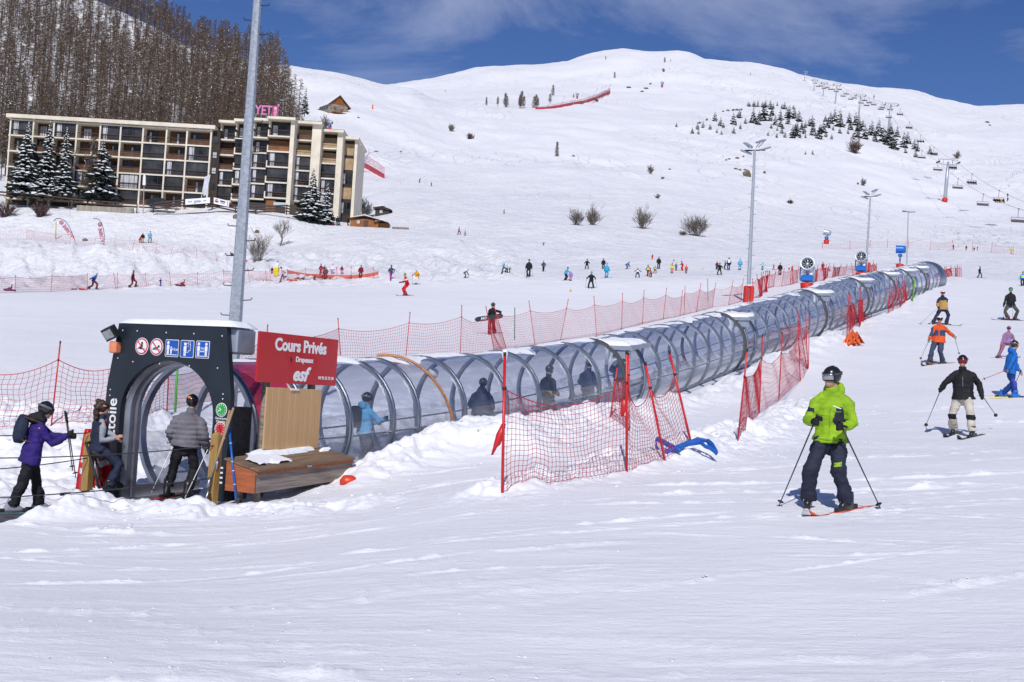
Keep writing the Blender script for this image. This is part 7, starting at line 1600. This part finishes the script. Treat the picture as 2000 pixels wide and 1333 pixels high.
for f in range(5):
    z1=zt-.9-2.55*f
    if f in (2,4): pane(st_,A[0]+.25,B[0]-.35,211.97,z1-2.0,z1,3,1)
    else: m=MB(); m.box(((A[0]+B[0])/2,211.97,z1-1.0),(B[0]-A[0]-.6,.06,2.0)); m.build('blind',BEIGE,st_)
# shop level under the stepped wing
A=unp(470,398,204.3); B=unp(577,410,204.3); m=MB(); m.box(((A[0]+B[0])/2,205.6,A[2]-1.2),(B[0]-A[0],1.6,3.2)); m.build('shop_front',MULL,st_)
m=MB(); m.box((unp(548,402,204.2)[0],204.7,unp(548,399,204.2)[2]),(2.6,.08,.7)); m.build('shop_sign',mat('pale_sign',(.45,.55,.6),.6),st_)
m=MB(); m.box((unp(527,402,204.2)[0],204.72,unp(527,404,204.2)[2]),(1.6,.08,2.4)); m.build('shop_door',ORB2,st_)
# rooftop letters
PK=mat('pink_letters',(.70,.20,.48),.5,var=.05); ly=thing('rooftop_letters',unp(520,226,208.5),'big pink rooftop letters reading YETI above the stepped apartment block','sign')
pa=unp(497,224,208.5); pb=unp(531,225,208.5); Wd=pb[0]-pa[0]; v,f=text_geo('YET',2.1,.02,0,'LEFT',.10); xm=min(p.x for p in v); xM=max(p.x for p in v); zm=min(p.y for p in v); zM=max(p.y for p in v); hh=1.65
m=MB(); m.add([(pa[0]+(p.x-xm)/(xM-xm)*Wd,208.5-p.z,pa[2]+(p.y-zm)/(zM-zm)*hh) for p in v],f); m.build('lettering',PK,ly)
xi=unp(536.5,225,208.5)[0]; m=MB(); m.box((xi+.1,208.5,pa[2]+hh/2-.1),(1.0,.2,hh+.25)); m.build('letter_bar',mat('hot_pink_bar',(.62,.03,.22),.5),ly)
ff_=Face(Matrix.Translation((xi+.1,208.4,pa[2]+hh/2-.1))); ff_.text('CLUB',0,0,.62,0,.01,.02,0,math.pi/2); ff_.mb.build('small_lettering',[WHITE],ly)
m=MB(); 
for x in (500,510,520,530,538): q=unp(x,225,208.6); m.tube([q-[0,0,1.2],q+[0,0,.3]],.05,5)
m.build('support',GALV,ly)
# chalet
b=hit(642,219); D=b[1]; k=D/F; ch_=thing('stone_chalet',b,'stone chalet with wooden gable and snow covered roof on the hillside','chalet')
th=math.radians(35); gx=Vector((math.cos(th),math.sin(th),0)); gy=Vector((-math.sin(th),math.cos(th),0)); M=frame((b[0]+1.2,b[1]+3,b[2]-.3),gx,gy)
STONE=mat('stone_wall',(.30,.26,.22),.9,var=.3,scale=1.5,bump=.4,bscale=3); GW=mat('warm_gable_wood',(.30,.10,.03),.8,var=.3,scale=1.2,stretch=(4,4,.5))
w2,ln,h1,h2=3.9,7.5,3.0,6.3
m=MB(M); m.prism([(-w2,-1.5),(w2,-1.5),(w2,h1),(-w2,h1)],-ln/2,ln/2); m.build('wall',STONE,ch_)
m=MB(M); m.prism([(-w2,h1+.003),(w2,h1+.003),(0,h2)],-ln/2+.02,ln/2); m.build('gable',GW,ch_)
for s in (-1,1):
    d=Vector((s*(w2+.9),0,h1-.75))-Vector((0,0,h2+.15)); m=MB(M); t=.28; nx=Vector((-d.z*s,0,d.x*s)).normalized()*t*(1 if True else 1)
    p0=Vector((0,0,h2+.1)); p1=p0+d; m.add([(p0.x,-ln/2-.7,p0.z),(p1.x,-ln/2-.7,p1.z),(p1.x,ln/2+.5,p1.z),(p0.x,ln/2+.5,p0.z),(p0.x,-ln/2-.7,p0.z+t),(p1.x,-ln/2-.7,p1.z+t),(p1.x,ln/2+.5,p1.z+t),(p0.x,ln/2+.5,p0.z+t)],[(0,1,2,3),(7,6,5,4),(0,4,5,1),(1,5,6,2),(2,6,7,3),(3,7,4,0)]); m.build('roof',SNOW if s<0 else BROWN,ch_)
for x,z in ((-1.2,1.6),(1.4,1.2),(.2,4.0)): m=MB(M); m.box((x,-ln/2-.02,z),(.9,.1,1.2)); m.build('shutter',ORB2,ch_)
m=MB(M); m.box((1.2,-ln/2-1.2,-.2),(8,2.2,.25)); m.box((4.5,-ln/2-1.5,-1.1),(7,.3,.3)); m.build('terrace',GW,ch_)
# hut and kiosk
b=hit(746,421); D=b[1]; t=thing('small_hut',b,'dark wooden hut with snow on its roof on the slope','hut'); M=Matrix.Translation(b)
m=MB(M); m.box((0,1.2,.6),(2.6,2.4,1.6)); m.build('wall',MULL,t); m=MB(M); m.prism([(-1.7,1.25),(1.75,1.0),(1.75,1.15),(0,1.75),(-1.7,1.42)],-.3,2.8); m.build('roof',DBROWN,t); m=MB(M); m.prism([(-1.5,1.47),(0,1.80),(.3,1.72),(.3,1.86),(-.1,1.98),(-1.5,1.62)],-.1,2.7); m.build('roof_snow',SNOW,t); m=MB(M); m.box((-.2,-.02,.7),(.5,.06,.6)); m.build('window',CURT,t)
b=hit(718,444); D=b[1]; k=D/F; t=thing('wooden_kiosk',b,'low orange wooden kiosk with two snowy gables beside the apartment block','kiosk'); M=Matrix.Translation(b)
m=MB(M); m.box((-.6,1.5,.6),(4.6,3,1.4)); m.box((2.2,1.8,.35),(2.0,2.4,1.0)); m.build('wall',ORB2,t)
for xa,xb_,z0,z1 in ((-3.1,1.9,1.2,1.75),(1.0,3.4,.8,1.15)):
    m=MB(M); xm=(xa+xb_)/2; m.prism([(xa,z0),(xm,z1),(xb_,z0),(xb_,z0+.12),(xm,z1+.12),(xa,z0+.12)],-.4,3.3); m.build('roof',BROWN,t); m=MB(M); m.prism([(xa+.1,z0+.125),(xm,z1+.125),(xb_-.3,z0+.16),(xb_-.4,z0+.3),(xm,z1+.30),(xa+.2,z0+.26)],-.2,3.2); m.build('roof_snow',SNOW,t)
m=MB(M); m.box((-.3,-.02,.55),(.7,.06,1.1)); m.build('door',BROWN,t); m=MB(M); m.box((-1.6,-.02,.75),(.5,.06,.5)); m.build('window',CURT,t)
b=hit(782,448); MBx=MB(); MBx.rbox(b+np.array([0,0,.15]),(2.7,.4,.35),.05); tag(MBx.build('timber_beam',WOODG),'weathered timber beam lying on the snow beyond the kiosk','beam')
# terrace things
gr=thing('guard_rail',unp(110,395,200),'brown guard rail along the terrace in front of the parked cars','railing'); Dg=200.
P=[unp(x,y,Dg) for x,y in ((-40,372),(60,380),(135,388),(180,393),(226,396),(268,399))]; MB().tube(P,.10,6,ell=(1.4,.6)).build('rail',RAILB,gr); MB().tube([p-np.array([0,0,.5]) for p in P],.08,6,ell=(1.4,.6)).build('rail',RAILB,gr)
for x,y in ((20,379),(75,383),(135,388),(180,393),(226,396),(268,402)): q=unp(x,y,Dg+.15); MB().tube([q-[0,0,1.6],q+[0,0,.15]],.09,6).build('post',RAILB,gr)
cw=thing('retaining_wall',unp(205,412,199.6),'concrete retaining wall below the guard rail','wall'); a,b_=unp(150,401,199.6),unp(260,407,199.6); m=MB(); m.add([(a[0],199.6,a[2]-2.5),(b_[0],199.6,b_[2]-2.5),(b_[0],199.6,b_[2]),(a[0],199.6,a[2]),(a[0],200.1,a[2]-2.5),(b_[0],200.1,b_[2]-2.5),(b_[0],200.1,b_[2]),(a[0],200.1,a[2])],[(0,1,2,3),(7,6,5,4),(3,2,6,7),(0,4,5,1),(1,5,6,2),(0,3,7,4)]); m.build('wall',mat('grey_concrete',(.32,.29,.24),.85,var=.2,scale=.8,stretch=(3,3,.3)),cw)
fe=thing('dark_fence',unp(430,405,199),'dark wooden fence along the terrace carrying the white banners','fence'); 
P=[unp(x,y,199.3) for x,y in ((300,398),(362,391),(415,392),(460,402),(500,404),(560,402),(600,412))]
for dz in (0,-.45,-.9): MB().tube([p+np.array([0,0,dz]) for p in P],.09,5,ell=(1.6,.6)).build('rail',RAILB,fe)
for p in P: MB().tube([p-np.array([0,-.15,1.5]),p+np.array([0,.15,.2])],.10,6).build('post',RAILB,fe)
def car(x,y,label,col,D=202.3):
    b=unp(x,y,D); t=thing('parked_car',b,label,'car','cars parked in front of the apartment block'); M=Matrix.Translation(b)
    cm=mat('car_'+col,CB[col],.3,.2,var=.05,coat=.5); m=MB(M); m.prism([(-2.1,.3),(2.1,.3),(2.15,.75),(1.4,.92),(-1.9,.98),(-2.1,.8)],-.85,.85); m.build('body',cm,t)
    m=MB(M); m.prism([(-1.75,.97),(1.1,.93),(.5,1.45),(-1.3,1.48)],-.74,.74); m.build('cabin',GLASS,t); m=MB(M); m.prism([(-1.35,1.483),(.52,1.455),(.4,1.60),(-1.2,1.63)],-.7,.7); m.build('roof',SNOW if col!='black' else cm,t)
    for sx in (-1.3,1.3):
        m=MB(M); m.tube([(sx,-.9,.32),(sx,-.65,.32)],.33,12); m.build('wheel',DARK,t)
car(124,387,'silver parked car with snowy roof nearest the snowy spruces','greym'); car(204,392,'grey parked car with snowy roof behind the retaining wall','slate'); car(313,407,'black parked car at the end of the guard rail','black',201.5)
t=thing('street_lamp',unp(281,411,200.5),'grey street lamp with white light head in front of the balconies','lamp post'); MB().tube([unp(280,412,200.5)-[0,0,.5],unp(281,372,200.5),unp(282,346,200.5)],[.09,.08,.06],6).build('pole',GALV,t); MB().loft([(unp(281.5,362,200.3),.28,.2),(unp(282,346,200.3),.24,.2),(unp(282,341,200.3),.1,.1)],8).build('lamp_head',WHITE,t)
def flat(name,label,pts,D,m,cat,th=.05,extra=None):
    n=len(pts); a=[unp(x,y,D) for x,y in pts]; t=thing(name,a[0],label,cat); mb=MB(); mb.add([tuple(p) for p in a]+[tuple(p+np.array([0,th,0])) for p in a],[tuple(range(n))]+[tuple(range(2*n-1,n-1,-1))]+[((i+1)%n,i,n+i,n+(i+1)%n) for i in range(n)]); mb.build('panel',m,t)
    if extra: extra(t)
    return t
def bars(D,L_):
    def fn(t):
        for pts,mm in L_:
            a=[unp(x,y,D-.03) for x,y in pts]; n=len(a); mb=MB(); mb.add([tuple(p) for p in a]+[tuple(p+np.array([0,.02,0])) for p in a],[tuple(range(n))]+[((i+1)%n,i,n+i,n+(i+1)%n) for i in range(n)]); mb.build('print',mm,t)
    return fn
GP=mat('grey_print',(.32,.34,.4),.6); OP=mat('orange_print',(.7,.22,.05),.6); TP_=mat('teal_print',(.2,.5,.55),.6)
flat('banner','white banner with pale print tied to the dark fence',[(362,389.5),(410,386),(410,397),(362,400.5)],198.9,WHITE,'banner',extra=bars(198.9,[([(367,393.5),(375,393),(375,395),(367,395.5)],GP),([(379,392.5),(392,391.5),(392,395),(379,396)],GP),([(378,397),(382,396.7),(382,398),(378,398.3)],TP_),([(397,391.5),(403,391),(403,393),(397,393.5)],GP)]))
flat('banner','white banner with round emblem and orange arrow tied to the dark fence',[(417.5,386),(448,393),(447,404.5),(417.5,398)],198.9,WHITE,'banner',extra=bars(198.9,[([(420+3.2*math.cos(a)+3,392+3.2*math.sin(a)) for a in np.linspace(math.pi,2*math.pi,9)],OP),([(419.5,392.3),(427,393.8),(426,396),(420.5,395)],MULL),([(430,391.5),(440,394),(440,396.5),(430,394.2)],MULL),([(430,395.5),(439,397.6),(439,399.3),(430,397.3)],GP),([(443.5,393.5),(445.5,394),(445,402.5),(443.5,402)],OP)]))
fl_=flat('white_flag','white flag hanging limp from a pole before the dark cladding',[(398,384),(396,372),(399,355),(403,344),(411,342),(409,352),(406,366),(404,380)],200,mat('white_flag_cloth',(.6,.6,.66),.7,var=.12,scale=1.5),'flag'); MB().tube([unp(393,388,200.1),unp(396,372,200.1),unp(401,345,200.1)],.05,5).build('pole',WHITE,fl_)
# feather flags
FW=mat('flag_white',(.62,.64,.74),.7,var=.06); FRED=mat('flag_red',(.55,.04,.06),.6)
def feather(label,outline,txt,top,bot,pole):
    b=hit(*bot); D=b[1]+.2; t=thing('feather_flag',b,label,'flag'); n=len(outline); a=[unp(x,y,D) for x,y in outline]; mb=MB(); mb.add([tuple(p) for p in a]+[tuple(p+np.array([0,.03,0])) for p in a],[tuple(range(n)),tuple(range(2*n-1,n-1,-1))]+[((i+1)%n,i,n+i,n+(i+1)%n) for i in range(n)]); mb.build('cloth',FW,t)
    MB().tube([unp(x,y,D-.02) for x,y in pole],.035,6).build('pole',MULL,t)
    A,B=Vector(unp(*txt[0],D-.03)),Vector(unp(*txt[1],D-.03)); u=(B-A).normalized(); L_=(B-A).length; v=Vector((0,-1,0)).cross(u)*-1; v,f=v,None
    vv,f=text_geo('LA CABINE',1.,.01,0,'LEFT',.004); xm=min(p.x for p in vv); xM=max(p.x for p in vv); ym=min(p.y for p in vv); yM=max(p.y for p in vv); nrm=u.cross(Vector((0,1,0)))
    if True: nrm=Vector((0,-1,0)).cross(u); 
    mb=MB(); mb.add([A+u*((p.x-xm)/(xM-xm)*L_)+nrm*((p.y-ym)/(yM-ym)-.5)*txt[2]*D/F+Vector((0,-p.z,0)) for p in vv],f); mb.build('lettering',FRED,t)
    c=unp(*top,D-.03); m=MB(); r=3.4*D/F; m.tube([c+np.array([r*math.cos(a),0,r*math.sin(a)]) for a in np.linspace(0,6.283,13)],.05,4); m.tube([c+np.array([-r*.4,0,-r*.2]),c+np.array([r*.5,0,-r*.1])],.06,4); m.build('emblem',FRED,t)
feather('white feather flag bent over with red LA CABINE letters',[(147,472),(144,466),(126,449),(113,434),(106,432),(107,428),(112,427),(118,428),(127,432),(135,443),(141,458),(146,468)],((143,466),(124,440),7.5),(120,435),(147,473),[(147,473),(142,459),(136,444),(127,431.5),(118,427),(110,427),(104,433)])
feather('white feather flag standing upright with red LA CABINE letters',[(203,478),(198,478),(192,455),(186,436),(183,428),(188,427),(194,430),(199,438),(202,450),(203.5,462)],((200.5,476),(195,446),7.5),(195,439),(202,479),[(203,479),(204,462),(202.5,449),(199,437),(194,429.5),(188,427),(182,427.5)])
# a dark bird, far shapes

b=hit(727.5,213); t=thing('piste_marker',b,'thick orange marker post on the slope beyond the chalet','marker'); MB().tube([b-np.array([0,0,.3]),b+np.array([0,0,1.6])],.28,10).build('post',mat('orange_marker',(.75,.15,.02),.5),t,True)
bpy.data.scenes.remove(TS)
